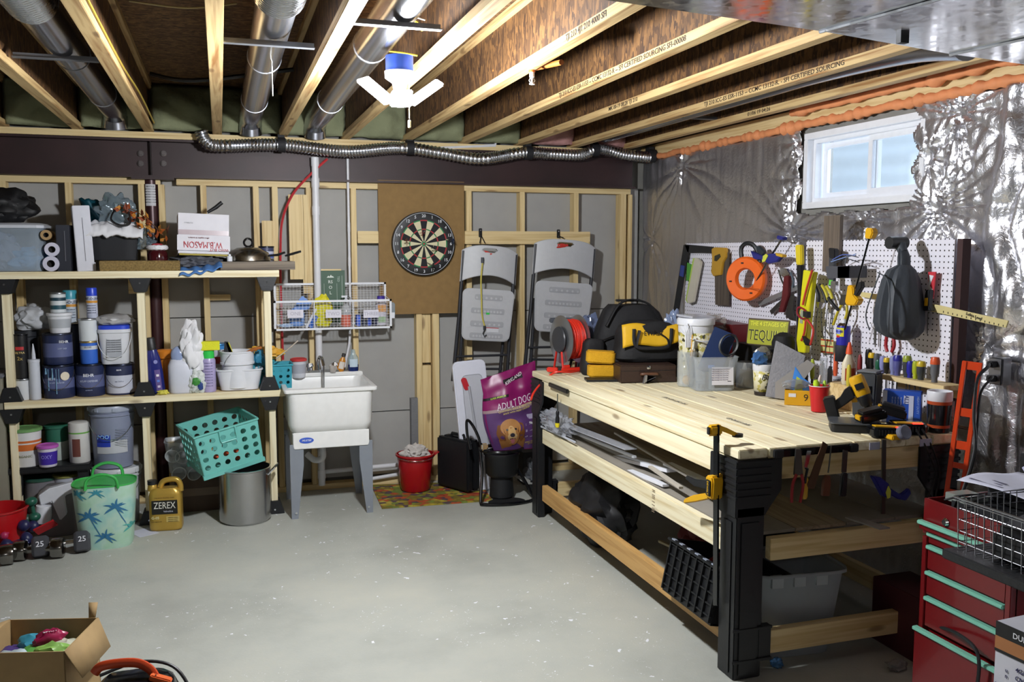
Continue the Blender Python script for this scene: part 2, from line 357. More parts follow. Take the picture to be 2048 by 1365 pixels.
PINK = mat('#b98a86', .95, noise=.4, bump=.6, bs=40)
m = MB(); m.grid(lambda u, v: (3.02+.16*v+.02*NZ.noise(Vector((u*60, v*3, 0))), 1.4+4.9*u, 2.50+.05*v+.03*NZ.noise(Vector((u*45, v*2, 5)))), 160, 8)
m.build('insulation_batt', PINK, thick=.02, label='pink fibreglass strip tucked above the foam along right wall', cat='insulation')
# ---- window
WHT = mat('#e8eaef', .35); win = MB()
def frame(m, x0, x1, y0, y1, z0, z1, w, mi=0):
    for a, b in (((x0, y0, z0), (x1, y1, z0+w)), ((x0, y0, z1-w), (x1, y1, z1)), ((x0, y0, z0+w), (x1, y0+w, z1-w)), ((x0, y1-w, z0+w), (x1, y1, z1-w))): m.b2(a, b, mi)
frame(win, XW+.02, XW+.17, WY0, WY1, WZ0, WZ1, .035)
win = win.build('window_1', WHT, kind='structure', bev=.003)
m = MB(); frame(m, XW+.06, XW+.10, WY0+.035, WY1-.035, WZ0+.035, WZ1-.035, .022); m.build('window_frame', WHT, win, bev=.002)
ym = 3.95; GL = mat('#dfeaf2', .02, alpha=.12)
for i, (a, b, x) in enumerate(((ym-.02, WY1-.055, .115), (WY0+.055, ym+.02, .085))):
    m = MB(); frame(m, XW+x, XW+x+.025, a, b, WZ0+.055, WZ1-.055, .032); s_ = m.build('sash', WHT, win, bev=.002)
    MB().b2((XW+x+.010, a+.03, WZ0+.085), (XW+x+.014, b-.03, WZ1-.085)).build('pane', GL, s_)
m = MB().grid(lambda u, v: (XW+.95+.004*math.sin(v*50)-.9*(2*u-1)**2*.5, 2.7+2.6*u, 1.6+.95*v), 30, 80)
m.build('window_well', mat('#e3ecf2', .6), thick=.01, label='pale ribbed window well seen outside the small basement window', cat='window well')
light('window_daylight', 'AREA', (XW+.5, 3.96, 2.5), 12, (.75, .87, 1), .8, (0, R(35), 0), .5)
# ---- joists
for i in range(-3, 8):
    x = .007+.4195*i
    where = {-2: 'leftmost wooden joist, its near end crossing the left frame edge', -1: 'joist second from left, right of the first round duct', 0: 'joist at left of the corrugated-topped round duct', 1: 'joist between the second and third round ducts', 2: 'brightly lit joist right beside the glowing lamp', 3: 'joist carrying the sprinkler head, just right of the lamp', 4: 'joist second right of the sprinkler, stamped with black lettering', 5: 'joist third right of the sprinkler in shade', 6: 'joist with the long certified stamp above the workbench', 7: 'last joist along the foil wall, above the window'}.get(i, 'joist at the extreme left, only its end in view')
    j = T('floor_joist', where, 'joist', (x, 1.4, JZ), group='wooden I-joists under the floor above')
    MB().box((0, 0, 0), (.058, 10.0, .036)).build('lower_flange', WYJ, j, (0, 0, .018), bev=.002, smooth=False)
    MB().box((0, 0, 0), (.010, 10.0, .235)).build('web', OSBW, j, (0, 0, .152), smooth=False)
    MB().box((0, 0, 0), (.058, 10.0, .036)).build('upper_flange', WYJ, j, (0, 0, .286), bev=.002, smooth=False)
    tx = {3: 'TJI 210   4J1 210   4000   SFI', 4: 'TJI 210   ICC-ES ESR-1153 -- CCMC 13132-R -- SFI CERTIFIED SOURCING   SFI-00008', 5: 'MK 00-19 08:28    TJI 210', 6: 'TJI 210   ICC-ES ESR-1153 -- CCMC 13132-R. - SFI CERTIFIED SOURCING', 7: '01/06  19 04:26'}.get(i)
    if tx: text(' '.join(tx.split()), .030, j, (-.0295, {3: 1.6, 4: 2.3, 5: 3.1, 6: 2.4, 7: 3.1}[i], .018), (PI/2, 0, -PI/2), '#3b3028', sx=1.25)
BATT = mat('#7d8163', .95, noise=.4, bump=.8, bs=22)
for i in range(-3, 7):
    x0 = .007+.4195*i; g = random.Random(i)
    m = MB().grid(lambda u, v: (.02+.375*u, -.07*math.sin(PI*v)*math.sin(PI*u)**.5-.03*NZ.noise(Vector((u*4, v*4, i*3.))), .27*v), 18, 14)
    m.build('insulation_batt', PINK if i in (5, 6) else BATT, thick=.03, loc=(x0+.01, 6.30, 2.475), label='%s batt stuffed above the steel beam, %s' % ('pink fibreglass' if i in (5, 6) else 'green-grey mineral wool', ['at the far left edge', 'at left of the first duct', 'behind the first round duct', 'in the open bay left of centre', 'around the second round duct', 'around the third round duct', 'below the glowing lamp', 'right of the lamp behind white pipe', 'above the second duct strap', 'in the corner by the foil wall'][i+3]), cat='insulation')
# ---- steel beam on the wall, with bolts
STL = mat('#321d1e', .5, .1, noise=.8, bs=12); BLT = mat('#55504f', .4, .8)
bm_ = T('steel_beam', 'dark oxide-red steel beam running across the top of the stud wall', 'beam', (0, 6.35, 2.17))
m = MB(); m.b2((-4.2, -.02, 0), (3.04, .14, .014)); m.b2((-4.2, .05, .012), (3.04, .062, .235)); m.b2((-4.2, -.02, .232), (3.04, .14, .246)); m.build('beam_profile', STL, bm_, smooth=False)
MB().box((0, 0, 0), (7.2, .17, .04)).build('wood_nailer', WX, bm_, (-.56, .06, .268), bev=.002, smooth=False)
for px, py in ((281, 307), (281, 327), (327, 307), (327, 327)):
    p = PY(px, py, 6.38); MB().cyl((0, .02, 0), (0, .006, 0), .019, 14).cyl((0, .01, 0), (0, -.006, 0), .013, 6).build('bolt', BLT, bm_, (p.x, .03, p.z-2.17))
MB().b2((-.0025, .0, 0), (.0025, .049, .23)).build('beam_joint', mat('#1b1112', .7), bm_, (PY(302, 315, 6.38).x, 0.002, .005))
MB().b2((-.12, 0, -.012), (.14, .1, 0)).build('cap_plate', STL, bm_, (PY(303, 355, 6.38).x, -.02, 0))
# red post behind the shelves
pc = T('support_post', 'dark red steel post with a white paper tag behind the left shelves', 'post', (PY(304, 450, 6.42).x, 6.43, 0))
MB().lathe([(.045, 0), (.045, 2.16)], 20).build('post', mat('#3a1f22', .35, .3), pc)
patch(.045, -.7, .75, 1.99, 2.13).build('paper_tag', mat('#c9c9cc', .6), pc)
for k in range(7): text('ADJUSTABLE COLUMN' if k else 'NOTICE', .009 if k else .014, pc, (0, -.0462, 2.115-k*.017), bend=.045)
# ---- rectangular duct top right and its round branch
def galv(name, rough=.25, col='#c9cbd0', bs=.25):
    m, nt, b, n, L = nodes(name); tc = n('TexCoord'); b.inputs['Metallic'].default_value = 1; b.inputs['Base Color'].default_value = S(col); b.inputs['Roughness'].default_value = rough
    z = n('TexNoise', Scale=3.5, Detail=2); L(tc.outputs['Object'], z.inputs['Vector']); bp = n('Bump', Strength=bs, Distance=.03); L(z.outputs['Fac'], bp.inputs['Height']); L(bp.outputs[0], b.inputs['Normal'])
    v = n('TexVoronoi', Scale=45); L(tc.outputs['Object'], v.inputs['Vector']); sp = n('SeparateColor'); L(v.outputs['Color'], sp.inputs[0]); mr = n('MapRange'); mr.inputs[3].default_value = rough-.05; mr.inputs[4].default_value = rough+.1; L(sp.outputs[0], mr.inputs[0]); L(mr.outputs[0], b.inputs['Roughness'])
    return m
GALV = galv('galvanised', .2, '#d2d4da', .12); DUCT = galv('duct_metal', .13, '#dfe1e6', .06); PIPE = mat('#a9abb2', .24, 1, noise=.05); STRAPM = mat('#7d7f84', .5, .8); GALVS = galv('galvanised_satin', .34, '#b9bcc2')
DZ = 2.33
a0, a1 = PZ(1100, -16, DZ), PZ(1900, 108, DZ); b1 = PZ(2200, 150, DZ)
dk = T('rectangular_duct', 'wide rectangular sheet-metal duct at the top right corner', 'duct', (0, 0, 0))
def dseg(p, q, nm='duct_section', z=0, over=0):
    m = MB(); dn = (Vector((q.y-p.y, -(q.x-p.x), 0))).normalized()*.62
    poly = [(p.x, p.y), (q.x, q.y), (q.x+dn.x, q.y+dn.y), (p.x+dn.x, p.y+dn.y)]
    m.prism(poly, DZ-z, 2.452, 'z'); return m.build(nm, DUCT, dk, smooth=False)
s1 = PZ(1640, 62, DZ); dseg(a0, s1); dseg(s1, a1); dseg(a1, b1)
for q in (s1, a1):
    d = (a1-a0).normalized(); nrm = Vector((d.y, -d.x, 0)); m = MB(); m.cyl(q+Vector((0, 0, -.002)), q+nrm*.62+Vector((0, 0, -.002)), .006, 6); m.build('drive_cleat', GALVS, dk)
m = MB().box((0, 0, 0), (.03, .02, .02)); m.build('hanger_clip', mat('#22242a', .5), dk, PZ(1805, 80, DZ-.01))
br = T('branch_duct', 'slim round metal duct running beside the long stamped joist', 'duct', (0, 0, 0))
P = [PZ(1935, 92, 2.42), PZ(1860, 105, 2.50), PZ(1700, 150, 2.535), PZ(1560, 190, 2.54), (2.72, 6.2, 2.54)]
P[1].x = 2.66; P[2].x = 2.70; P[3].x = 2.72; m = MB().tube(smooth_path(P, 5), .052, 18); m.build('duct_pipe', PIPE, br)
# ---- round ducts in the joist bays
def rduct(label, x, z, y0, y1, r=.073, flex=0):
    d = T('round_duct', label, 'duct', (x, y0, z), group='round metal ducts between the left joists')
    L_ = y1-y0; m = MB(); pr = []
    m.tube([(0, flex, 0), (0, L_-.12, 0), (0, L_-.03, -.03), (0, L_, -.10)], r, 26); m.build('duct_pipe', PIPE, d)
    for k in (.35, .75): MB().tube([(0, flex+(L_-flex)*k, 0), (0, flex+(L_-flex)*k+.012, 0)], r+.003, 26).build('seam_ring', GALVS, d)
    if flex:
        m = MB(); N = int(flex/.006); m.tube([(0, i*.006, 0) for i in range(N+1)], [r+.012+.006*(i % 4 in (1, 2)) for i in range(N+1)], 24); m.build('flexible_sleeve', galv('flex_foil', .2), d)
rduct('round metal duct at far left with corrugated foil end', -.60, 2.575, 2.6, 6.27, flex=1.0)
rduct('round metal duct with broad corrugated sleeve at top, left of centre', .217, 2.565, 2.6, 6.27, flex=.62)
rduct('shiny round metal duct just left of the lamp', .632, 2.56, 2.6, 6.27)
# bridging straps between joists
def strap(px0, px1, py, z, w=.03, label=''):
    a, b = PZ(px0, py, z), PZ(px1, py, z); a.y = b.y = (a.y+b.y)/2
    m = MB(); m.b2((a.x, a.y-w/2, z-.004), (b.x, a.y+w/2, z)); m.b2((a.x, a.y+w/2-.004, z), (b.x, a.y+w/2, z+.02)); m.build('metal_strap', STRAPM, smooth=False, label=label, cat='strap', group='metal straps bridging the joists')
strap(444, 632, 90, 2.47, label='metal strap crossing under the central round duct')
strap(688, 890, 52, 2.47, label='metal strap just above the glowing lamp'); strap(30, 195, 118, 2.49, label='metal strap bridging the joists at far left')
strap(1345, 1475, 238, 2.50, label='short metal strap between joists above the foil wall')
# wires
def wire(pts, r, col, name, label, cat='wire', k=6, **kw): return MB().tube(smooth_path(pts, k), r, 6).build(name, mat(col, .4), label=label, cat=cat, **kw)
wire([PZ(720, 92, 2.60), PZ(760, 100, 2.56), PZ(800, 105, 2.52), (.80, 3.75, 2.5)], .004, '#d9c63a', 'electrical_cable', 'yellow cable curving into the lamp box from the left')
wire([PZ(755, 5, 2.62), PZ(790, 25, 2.60), PZ(835, 45, 2.58), PZ(845, 62, 2.55)], .005, '#d8c747', 'electrical_cable', 'yellow cable looping above the lamp strap')
wire([PZ(755, 18, 2.64), PZ(800, 25, 2.62), PZ(850, 40, 2.60)], .004, '#e4e2dc', 'electrical_cable', 'white cable beside the looping yellow one')
wire([(.10, 4.1, 2.74), (-.10, 4.2, 2.73), (-.33, 4.2, 2.74)], .004, '#c9bd8a', 'electrical_cable', 'cream cable sagging between joists left of centre')
wire([PZ(900, 20, 2.70), PZ(880, 38, 2.62), PZ(885, 50, 2.58)], .004, '#dad8ce', 'electrical_cable', 'white cable draped near the top centre joist')
wire([(-.33, 5.4, 2.66), (-.1, 5.3, 2.62), (.42, 5.25, 2.70)], .012, '#1c1c1e', 'black_cable', 'thick black cable crossing bays behind the central duct')
wire([(-.385, 2.6, 2.52), (-.38, 4.2, 2.50), (-.375, 5.2, 2.52), (-.37, 6.2, 2.50)], .005, '#b39a3c', 'electrical_cable', 'yellow cable stapled along the second left joist')
wire([(1.79, 5.4, 2.50), (1.8, 4.5, 2.50), (1.76, 3.6, 2.492), (1.75, 2.9, 2.495)], .004, '#a3a33a', 'electrical_cable', 'thin green-yellow cable along the stamped joist')
MB().cyl((0, 0, 0), (0, 0, -.20), .002, 6).build('hanging_string', mat('#d8d8d0', .6), loc=PZ(543, 95, 2.55), label='thin white string hanging between the joists left of lamp', cat='string')
# sprinkler
sp_ = T('sprinkler_head', 'white fire sprinkler head below the joist right of the lamp', 'sprinkler', PZ(1064, 145, 2.45))
MB().cyl((0, 0, .03), (0, 0, .0), .014, 12).build('orange_fitting', mat('#b05c24', .5), sp_)
MB().lathe([(.011, 0), (.011, -.02), (.006, -.022), (.004, -.045), (.012, -.046), (.012, -.05)], 12).tube([(-.006, 0, -.02), (-.013, 0, -.034), (-.004, 0, -.046)], .002).tube([(.006, 0, -.02), (.013, 0, -.034), (.004, 0, -.046)], .002).build('head', mat('#dfe0e2', .3), sp_)
m = MB().tube([(1.27, 4.2, 2.55), (1.32, 3.9, 2.50), (1.36, 3.55, 2.47)], .012, 8); m.build('supply_pipe', mat('#b66a2e', .5), label='orange pipe feeding the sprinkler head', cat='pipe')
# ---- lamp
lp = T('garage_lamp', 'glowing white lamp with three folding panels under a blue box', 'lamp', (LAMP[0], LAMP[1], LAMP[2]))
MB().lathe([(.055, .135), (.055, .075)], 20).build('electrical_box', mat('#2f5bc8', .4), lp)
MB().lathe([(.06, .075), (.058, .05), (.03, .03), (.024, 0)], 20).build('lamp_base', mat('#e9e9ea', .3), lp)
MB().lathe([(.03, .0), (.042, -.02), (.042, -.05), (.02, -.06)], 20).build('hub', mat('#f4f6ff', .4, emit=6), lp)
EM = mat('#f6f8ff', .4, emit=22)
for a in (200, 330, 75):
    m = MB(); m.box((0, 0, 0), (.15, .085, .016)); wv = m.build('light_panel', EM, lp, (.105*math.cos(R(a)), .105*math.sin(R(a)), -.01), (0, 0, 0), bev=.005); wv.rotation_euler = (Euler((0, 0, R(a))).to_matrix() @ Euler((0, R(-32), 0)).to_matrix()).to_euler()
MB().cyl((.03, -.04, .03), (.03, -.04, -.11), .0018, 6).lathe([(.0, -.115), (.006, -.12), (.006, -.145), (0, -.15)], 8, (.03, -.04, 0)).build('pull_chain', mat('#e8e0b0', .3), lp)
# ---- foil flex duct along the beam
P = [PY(a, b, 6.24) for a, b in ((402, 262), (412, 284), (440, 292), (560, 290), (690, 303), (800, 296), (880, 306), (960, 318), (1045, 306), (1100, 308), (1160, 310), (1200, 298), (1250, 310), (1300, 315))]
P = smooth_path(P, 60); Q = [P[0]]; acc = 0
for a, b in zip(P, P[1:]):
    acc += (b-a).length
    if acc > .0055: Q.append(b); acc = 0
fx = T('flexible_foil_duct', 'corrugated silver flexible duct sagging along the steel beam', 'duct', (0, 0, 0))
m = MB(); m.tube(Q, [.038+.006*(i % 3 == 1) for i in range(len(Q))], 16); m.build('duct_hose', galv('flex_hose', .25), fx)
for px, py in ((563, 290), (820, 296), (1057, 306), (1190, 300), (1303, 312)):
    p = PY(px, py, 6.24); m = MB(); m.tube([(-.024, 0, 0), (.024, 0, 0)], .049, 16); m.b2((-.022, .0, .02), (.022, .06, .07)); m.build('hanging_strap', mat('#15151a', .7), loc=p, label='black strap holding the foil duct, %s' % {563: 'first from the left', 820: 'below the lamp', 1057: 'above the right folding chair', 1190: 'second from the right end', 1303: 'at the foil wall corner'}[px], cat='strap', group='black straps holding the flexible duct')
# ================================================================= LEFT SHELVES
BLK = mat('#17181b', .45, bump=.05); BLKM = mat('#131417', .7, noise=.3, bump=.1); BLKG = mat('#0e0f12', .18)
WPL = mat('#dadce2', .35); CHR = mat('#d6d8dc', .12, 1); WIRE = mat('#b9bcc2', .25, 1); CLR = mat('#dfe8ee', .08, alpha=.22); CLRM = mat('#cfd6dc', .25, alpha=.38)
def cw(x0, x1, py, Y): a = PY(x0, py, Y).x; b = PY(x1, py, Y).x; return (a+b)/2, b-a
su = T('storage_shelves', 'pale timber shelving unit with black brackets along the left wall', 'shelves', (0, 0, 0))
SY0, SY1 = 5.88, 6.36; Z1, Z2 = 1.575, .81
xr = [PY(14, 680, SY0).x, PY(284, 680, SY0).x, PY(537, 680, SY0).x]
def sbox(nm, a, b, mt, bev=.002): c = [(a[i]+b[i])/2 for i in range(3)]; return MB().box((0, 0, 0), [b[i]-a[i] for i in range(3)]).build(nm, mt, su, c, bev=bev, smooth=False)
for zt, xe in ((Z1, PY(558, 540, SY0).x), (Z2, PY(571, 790, SY0).x)):
    x_s = -2.6 if zt > 1 else xr[0]-.035; sbox('front_rail', (x_s, SY0, zt-.042), (xe, SY0+.04, zt), WXL)
    for k in range(4): sbox('shelf_board', (x_s, SY0+.042+.108*k, zt-.02), (xe-.004, SY0+.148+.108*k, zt-.001), WX)
    sbox('back_rail', (x_s, SY1-.02, zt-.06), (xe, SY1+.018, zt-.021), WX)
for i, x in enumerate(xr):
    for yb in (SY0+.02, SY1-.06):
        f = yb < 6
        sbox('post', (x-.021, yb-.0, Z2+.0), (x+.021, yb+.075, Z1-.043), WZL if f else WZ); sbox('post', (x-.019+.012*f*(i > 1), yb, .0), (x+.021+.012*f*(i > 1), yb+.075, Z2-.043), WZL if f else WZ)
    for zt, up in ((Z1-.043, -1), (Z2-.043, -1), (Z2, 1), (0, 1)):
        m = MB(); h = .085
        m.prism([(-.062, 0), (.062, 0), (.058, .012*up), (.033, h*up), (-.033, h*up), (-.058, .012*up)] if up > 0 else [(-.062, 0), (-.058, -.012), (-.033, -h), (.033, -h), (.058, -.012), (.062, 0)], -.014, .10)
        b = m.build('corner_bracket', BLK, su, (x+(.012 if zt < .1 and i > 1 else 0), SY0+.012, zt), bev=.003)
        MB().cyl((0, -.018, up*.03), (0, -.012, up*.03), .006, 8).build('screw', CHR, b)
# ---- container builders (front of each thing faces -y)
def vessel(name, label, cat, loc, prof, mats, rz=0, group=None, sq=None, n=28, ey=1, nm='body', parts=()):
    t = T(name, label, cat, loc, rz, group)
    MB().lathe(prof, n, sq=sq, ey=ey).build(nm, mats, t)
    for (pn, pf, pm) in parts: MB().lathe(pf, n, sq=sq, ey=ey).build(pn, pm, t)
    return t
def can(label, x, y, z, r, h, body, bands=(), lid='#9a9da3', cat='paint can', name='paint_can', group=None, txt=(), handle=True, drip=None):
    t = T(name, label, cat, (x, y, z), math.atan2(-x, y)*1.0 if 0 else 0, group)
    pr = [(r*.97, 0), (r, .004)]; zs = [0]+[b[0] for b in bands]; cs = [body]+[b[1] for b in bands]
    ml = []; P = []
    for i, z0 in enumerate(zs):
        z1 = zs[i+1] if i+1 < len(zs) else 1
        if cs[i] not in ml: ml.append(cs[i])
        P += [(r, .004+(h-.012)*z0, ml.index(cs[i])), (r, .004+(h-.012)*z1, ml.index(cs[i]))]
    MB().lathe([(r*.97, 0, 0)]+P, 28).build('can_body', [mat(c, .4) for c in ml], t)
    MB().lathe([(r+.002, h-.010), (r+.003, h-.004), (r+.001, h), (r-.006, h), (r-.010, h-.006), (r-.016, h-.006), (r-.018, h-.002), (0, h-.002)], 28).build('lid', mat(lid, .3, .8), t)
    for s_, sz, zz, c, dx in txt: text(s_, sz, t, (dx, -r-.001, zz*h), bend=r, col=c)
    if handle:
        m = MB(); m.tube([(r*1.02*math.cos(a), -.006-r*1.04*math.sin(a)*1.0, h*.82-.55*h*math.sin(a)) for a in [PI*i/14 for i in range(15)]], .0016, 5); m.build('wire_handle', WIRE, t)
    if drip:
        for (a, w, z0, z1) in drip: 
            m = MB(); pts = [(math.sin(a)*(r+.001), -math.cos(a)*(r+.001), z1+(z0-z1)*k/6) for k in range(7)]; m.tube(pts, [w*(1-.3*math.sin(k)) for k in range(6)]+[w*1.5], 6, flat=(1, .4)); m.build('paint_drip', mat('#7fa8c4', .4), t)
    return t
def spray(label, x, y, z, r, h, cap, body, txtc='#1b2340', word='', band=None, group=None):
    t = T('spray_can', label, 'spray can', (x, y, z), 0, group)
    MB().lathe([(r*.93, 0), (r, .006), (r, h*.70), (r*.95, h*.73), (r*.85, h*.75)], 20).build('can_body', mat(body, .3), t)
    MB().lathe([(r*.97, h*.735), (r*.97, h*.97), (r*.88, h), (0, h)], 20).build('cap', mat(cap, .35), t)
    if band: patch(r, -1.4, 1.4, h*.50, h*.58).build('label_band', mat(band, .4), t)
    if word: text(word, r*.62, t, (0, -r-.0012, h*.64), bend=r, col=txtc)
    for k in range(4): text('protects indoors', r*.25, t, (0, -r-.001, h*(.42-.08*k)), bend=r, col=txtc)
    return t
def boxthing(name, label, cat, loc, d, col, rz=0, rot=None, bev=.003, group=None, rough=.6, nm='box_body'):
    t = T(name, label, cat, loc, rz, group, rot=rot); MB().box((0, 0, d[2]/2), d).build(nm, mat(col, rough) if isinstance(col, str) else col, t, bev=bev, smooth=False); return t
def cloth(name, label, cat, fn, nu, nv, mt, thick=.004, group=None, loc=(0, 0, 0)): return MB().grid(fn, nu, nv).build(name, mt, loc=loc, thick=thick, label=label, cat=cat, group=group)
# blob of crumpled material : closed shape with ridges
def crumple(name, label, cat, loc, d, mt, seed=0, amp=.25, fr=3, sub=4, parent=None, group=None, rot=(0, 0, 0), flatb=True):
    bm = bmesh.new(); bmesh.ops.create_icosphere(bm, subdivisions=sub, radius=1); m = MB(); v = []
    for q in bm.verts:
        c = q.co; k = 1+amp*(abs(NZ.noise(c*fr+Vector((seed*7.1, 0, 0))))*2-.6)+amp*.4*abs(NZ.noise(c*fr*2.7+Vector((0, seed*3.3, 0)))); z = c.z*k
        if flatb: z = max(z, -.8)
        v.append((c.x*k*d[0]/2, c.y*k*d[1]/2, (z+.8 if flatb else z)*d[2]/1.8))
    m.add(v, [tuple(x.index for x in f.verts) for f in bm.faces]); bm.free()
    return m.build(name, mt, parent, loc, rot, label=label, cat=cat, group=group)
yA = 6.02
def sh(x0, x1, py, Y=yA): c, w_ = cw(x0, x1, py, Y); return c, w_/2
NV_, NV2, GR = '#232c4e', '#59618a', '#8b90a8'
# mid shelf, front row
x, r = sh(87, 150, 770); can('navy paint can with pale blue paint runs down its front', x, yA, Z2, r, .20, NV_, ((.30, NV2), (.62, NV_)), lid='#2a2e3c', group='paint cans on the middle shelf', txt=(('BEHR', .022, .60, '#c9d4ea', -.02), ('SCUFF DEFENSE', .012, .48, '#aab4cf', 0)), drip=((-.55, .006, .05, .18), (-.25, .010, .12, .185), (-.02, .006, .03, .18), (.15, .005, .10, .18), (-.75, .012, .15, .185)))
MB().cyl((0, 0, 0), (0, -.002, 0), .026, 20).build('round_sticker', mat('#d8cdb9', .5), bpy.data.objects['paint_can'], (.045, -r*.89, .135), (0, 0, .5))
x, r = sh(151, 209, 765); can('navy paint can standing under the blue quart can, no paint runs', x, yA+.02, Z2, r, .198, NV_, ((.28, NV2), (.68, NV_)), lid='#2a2e3c', group='paint cans on the middle shelf', txt=(('BEHR', .026, .66, '#f0f2f8', 0), ('SCUFF DEFENSE', .015, .48, '#c3cadf', 0), ('INTERIOR', .009, .2, '#9aa4c4', 0)))
can('navy and white labelled paint can under the blue-lidded white pail', *sh(211, 270, 765)[:1], yA+.03, Z2, sh(211, 270, 765)[1], .19, '#2a3150', ((.04, '#c6cad8'), (.66, '#2a3150')), lid='#2c3040', group='paint cans on the middle shelf', txt=(('BEHR', .012, .82, '#f0f2f8', 0), ('net 116 fl oz', .01, .45, '#6a6f84', 0)))
x, r = sh(85, 145, 705); can('upper navy paint can with purple-grey band, stacked on the dripped can', x, yA+.02, Z2+.202, r, .188, NV_, ((.24, NV2), (.72, NV_)), lid='#3a3e4c', group='paint cans on the middle shelf', txt=(('BEHR', .022, .74, '#eef0f8', .045), ('SCUFF DEF', .013, .52, '#aab4cf', .03)), handle=False)
vessel('joint_compound_tub', 'small white tub with grey label on the upper navy can', 'tub', (sh(97, 141, 655)[0], yA+.02, Z2+.392), [(.055, 0), (.066, .10), (.072, .105), (.072, .12), (.0, .12)], WPL, parts=(('label_sleeve', [(.0592, .03), (.0648, .085)], mat('#a9adb3', .5)),))
x, r = sh(99, 131, 610); can('small white and dark green can, topmost at left of the cans', x, yA+.02, Z2+.514, r, .122, '#c9cfd2', ((.15, '#28505c'), (.38, '#c9cfd2'), (.62, '#1f3c4a'), (.8, '#c9cfd2')), lid='#8b8f94', handle=False, group='small cans on the middle shelf')
x, r = sh(128, 154, 630, 6.15); spray('teal-capped spray can leaning behind the white tub', x, 6.15, Z2+.44, .042, .205, '#3f97ab', '#b9c2cc', word='RUST-OLEUM', band='#c98f3a', group='spray paint cans on the middle shelf')
can('dark can standing under the teal-capped spray can', x, 6.16, Z2, .06, .20, '#1d2233', lid='#2a2e3c', handle=False, group='paint cans on the middle shelf')
can('dark can stacked in shadow below the teal-capped spray can', x, 6.16, Z2+.202, .06, .235, '#222736', lid='#2a2e3c', handle=False, group='paint cans on the middle shelf')
x, r = sh(161, 196, 715); can('blue and white quart can stacked on a navy can', x, yA, Z2+.20, r, .138, '#3668c8', ((.66, '#c7ccd4'), (.84, '#3668c8')), handle=False, lid='#b9a06a', group='small cans on the middle shelf', txt=(('GLOSS', .014, .74, '#5a5e66', 0),))
x, r = sh(158, 196, 672); can('white quart can with dark blue splash print in the stack', x, yA, Z2+.34, r, .136, '#d3d8dc', handle=False, lid='#a9adb2', group='small cans on the middle shelf')
q = bpy.data.objects['paint_can.006'] if 'paint_can.006' in bpy.data.objects else None
m = patch(r, .15, 1.3, .02, .12); m.build('label_panel', mat('#4f8196', .5), q) if q else None
x, r = sh(173, 196, 625); spray('blue-capped spray can at the top of the can stack', x, yA, Z2+.478, r, .185, '#2743c4', '#b9bed2', word='RUST-OLEUM', band='#c98f3a', group='spray paint cans on the middle shelf')
x, r = sh(197, 263, 700); t = vessel('square_pail', 'squarish white pail with blue inner lid and thin wire handle', 'pail', (x, yA+.03, Z2+.192), [(r*.80, 0), (r*.84, .005), (r*.95, .19), (r*1.02, .195), (r*1.02, .215), (r*.96, .216)], WPL, sq=4.5, n=32, ey=.9, parts=(('lid', [(r*.97, .214), (r*.96, .236), (r*.9, .240), (0, .240)], mat('#2947c9', .4)),))
MB().tube([(r*1.05*math.cos(a), -.05-r*.6*math.sin(a), .19-.15*math.sin(a)) for a in [PI*i/14 for i in range(15)]], .002, 6).build('wire_handle', WPL, t); MB().box((0, -r*.84, .11), (.085, .004, .13), rot=(-.06, 0, 0)).build('label_panel', mat('#a7abb2', .5), t)
for k in range(6): text('interior wall paint directions', .007, t, (0, -r*.845-.004, .15-k*.014))
crumple('plastic_tray', 'clear crinkled plastic tray and papers on the white pail', 'tray', (x, yA+.02, Z2+.43), (.22, .18, .07), mat('#b9b8b8', .3, alpha=.75), 3, .3, 2, 3)
x, r = sh(33, 66, 790); can('small white can at the far left front of middle shelf', x, yA-.04, Z2, r, .128, '#cfd2d6', handle=False, lid='#8b8f94', group='small cans on the middle shelf')
x, r = sh(33, 59, 730); t = can('black canister with red logo standing on the small white can', x, yA-.04, Z2+.13, r+.004, .265, '#16161a', lid='#222226', cat='canister', name='canister', handle=False, txt=(('2x', .03, .45, '#a08a4a', 0), ('ULTRA', .018, .58, '#c9b070', 0)))
patch(r+.004, -.6, .6, .17, .19).build('red_logo', mat('#b3292e', .4), t)
x, r = sh(24, 85, 715, 6.2); vessel('black_pail', 'large black paint pail at the back left of middle shelf', 'pail', (x, 6.2, Z2), [(r*.85, 0), (r*.93, .36), (r, .365), (r, .40), (0, .40)], mat('#24262c', .35))
crumple('plastic_bag', 'puffy white plastic bag lying on the black pail', 'bag', (sh(30, 92, 650)[0], 6.16, Z2+.405), (.22, .18, .15), mat('#c5c8ce', .35, alpha=.85), 5, .22, 2, 4)
x, r = sh(63, 84, 760); vessel('caulk_tube', 'white caulk tube with pointed nozzle standing among the cans', 'caulk tube', (x, yA-.06, Z2), [(.030, 0), (.031, .004), (.031, .225), (.033, .226), (.033, .24), (.012, .243), (.011, .27), (.003, .335), (0, .336)], mat('#c5c9d3', .4))
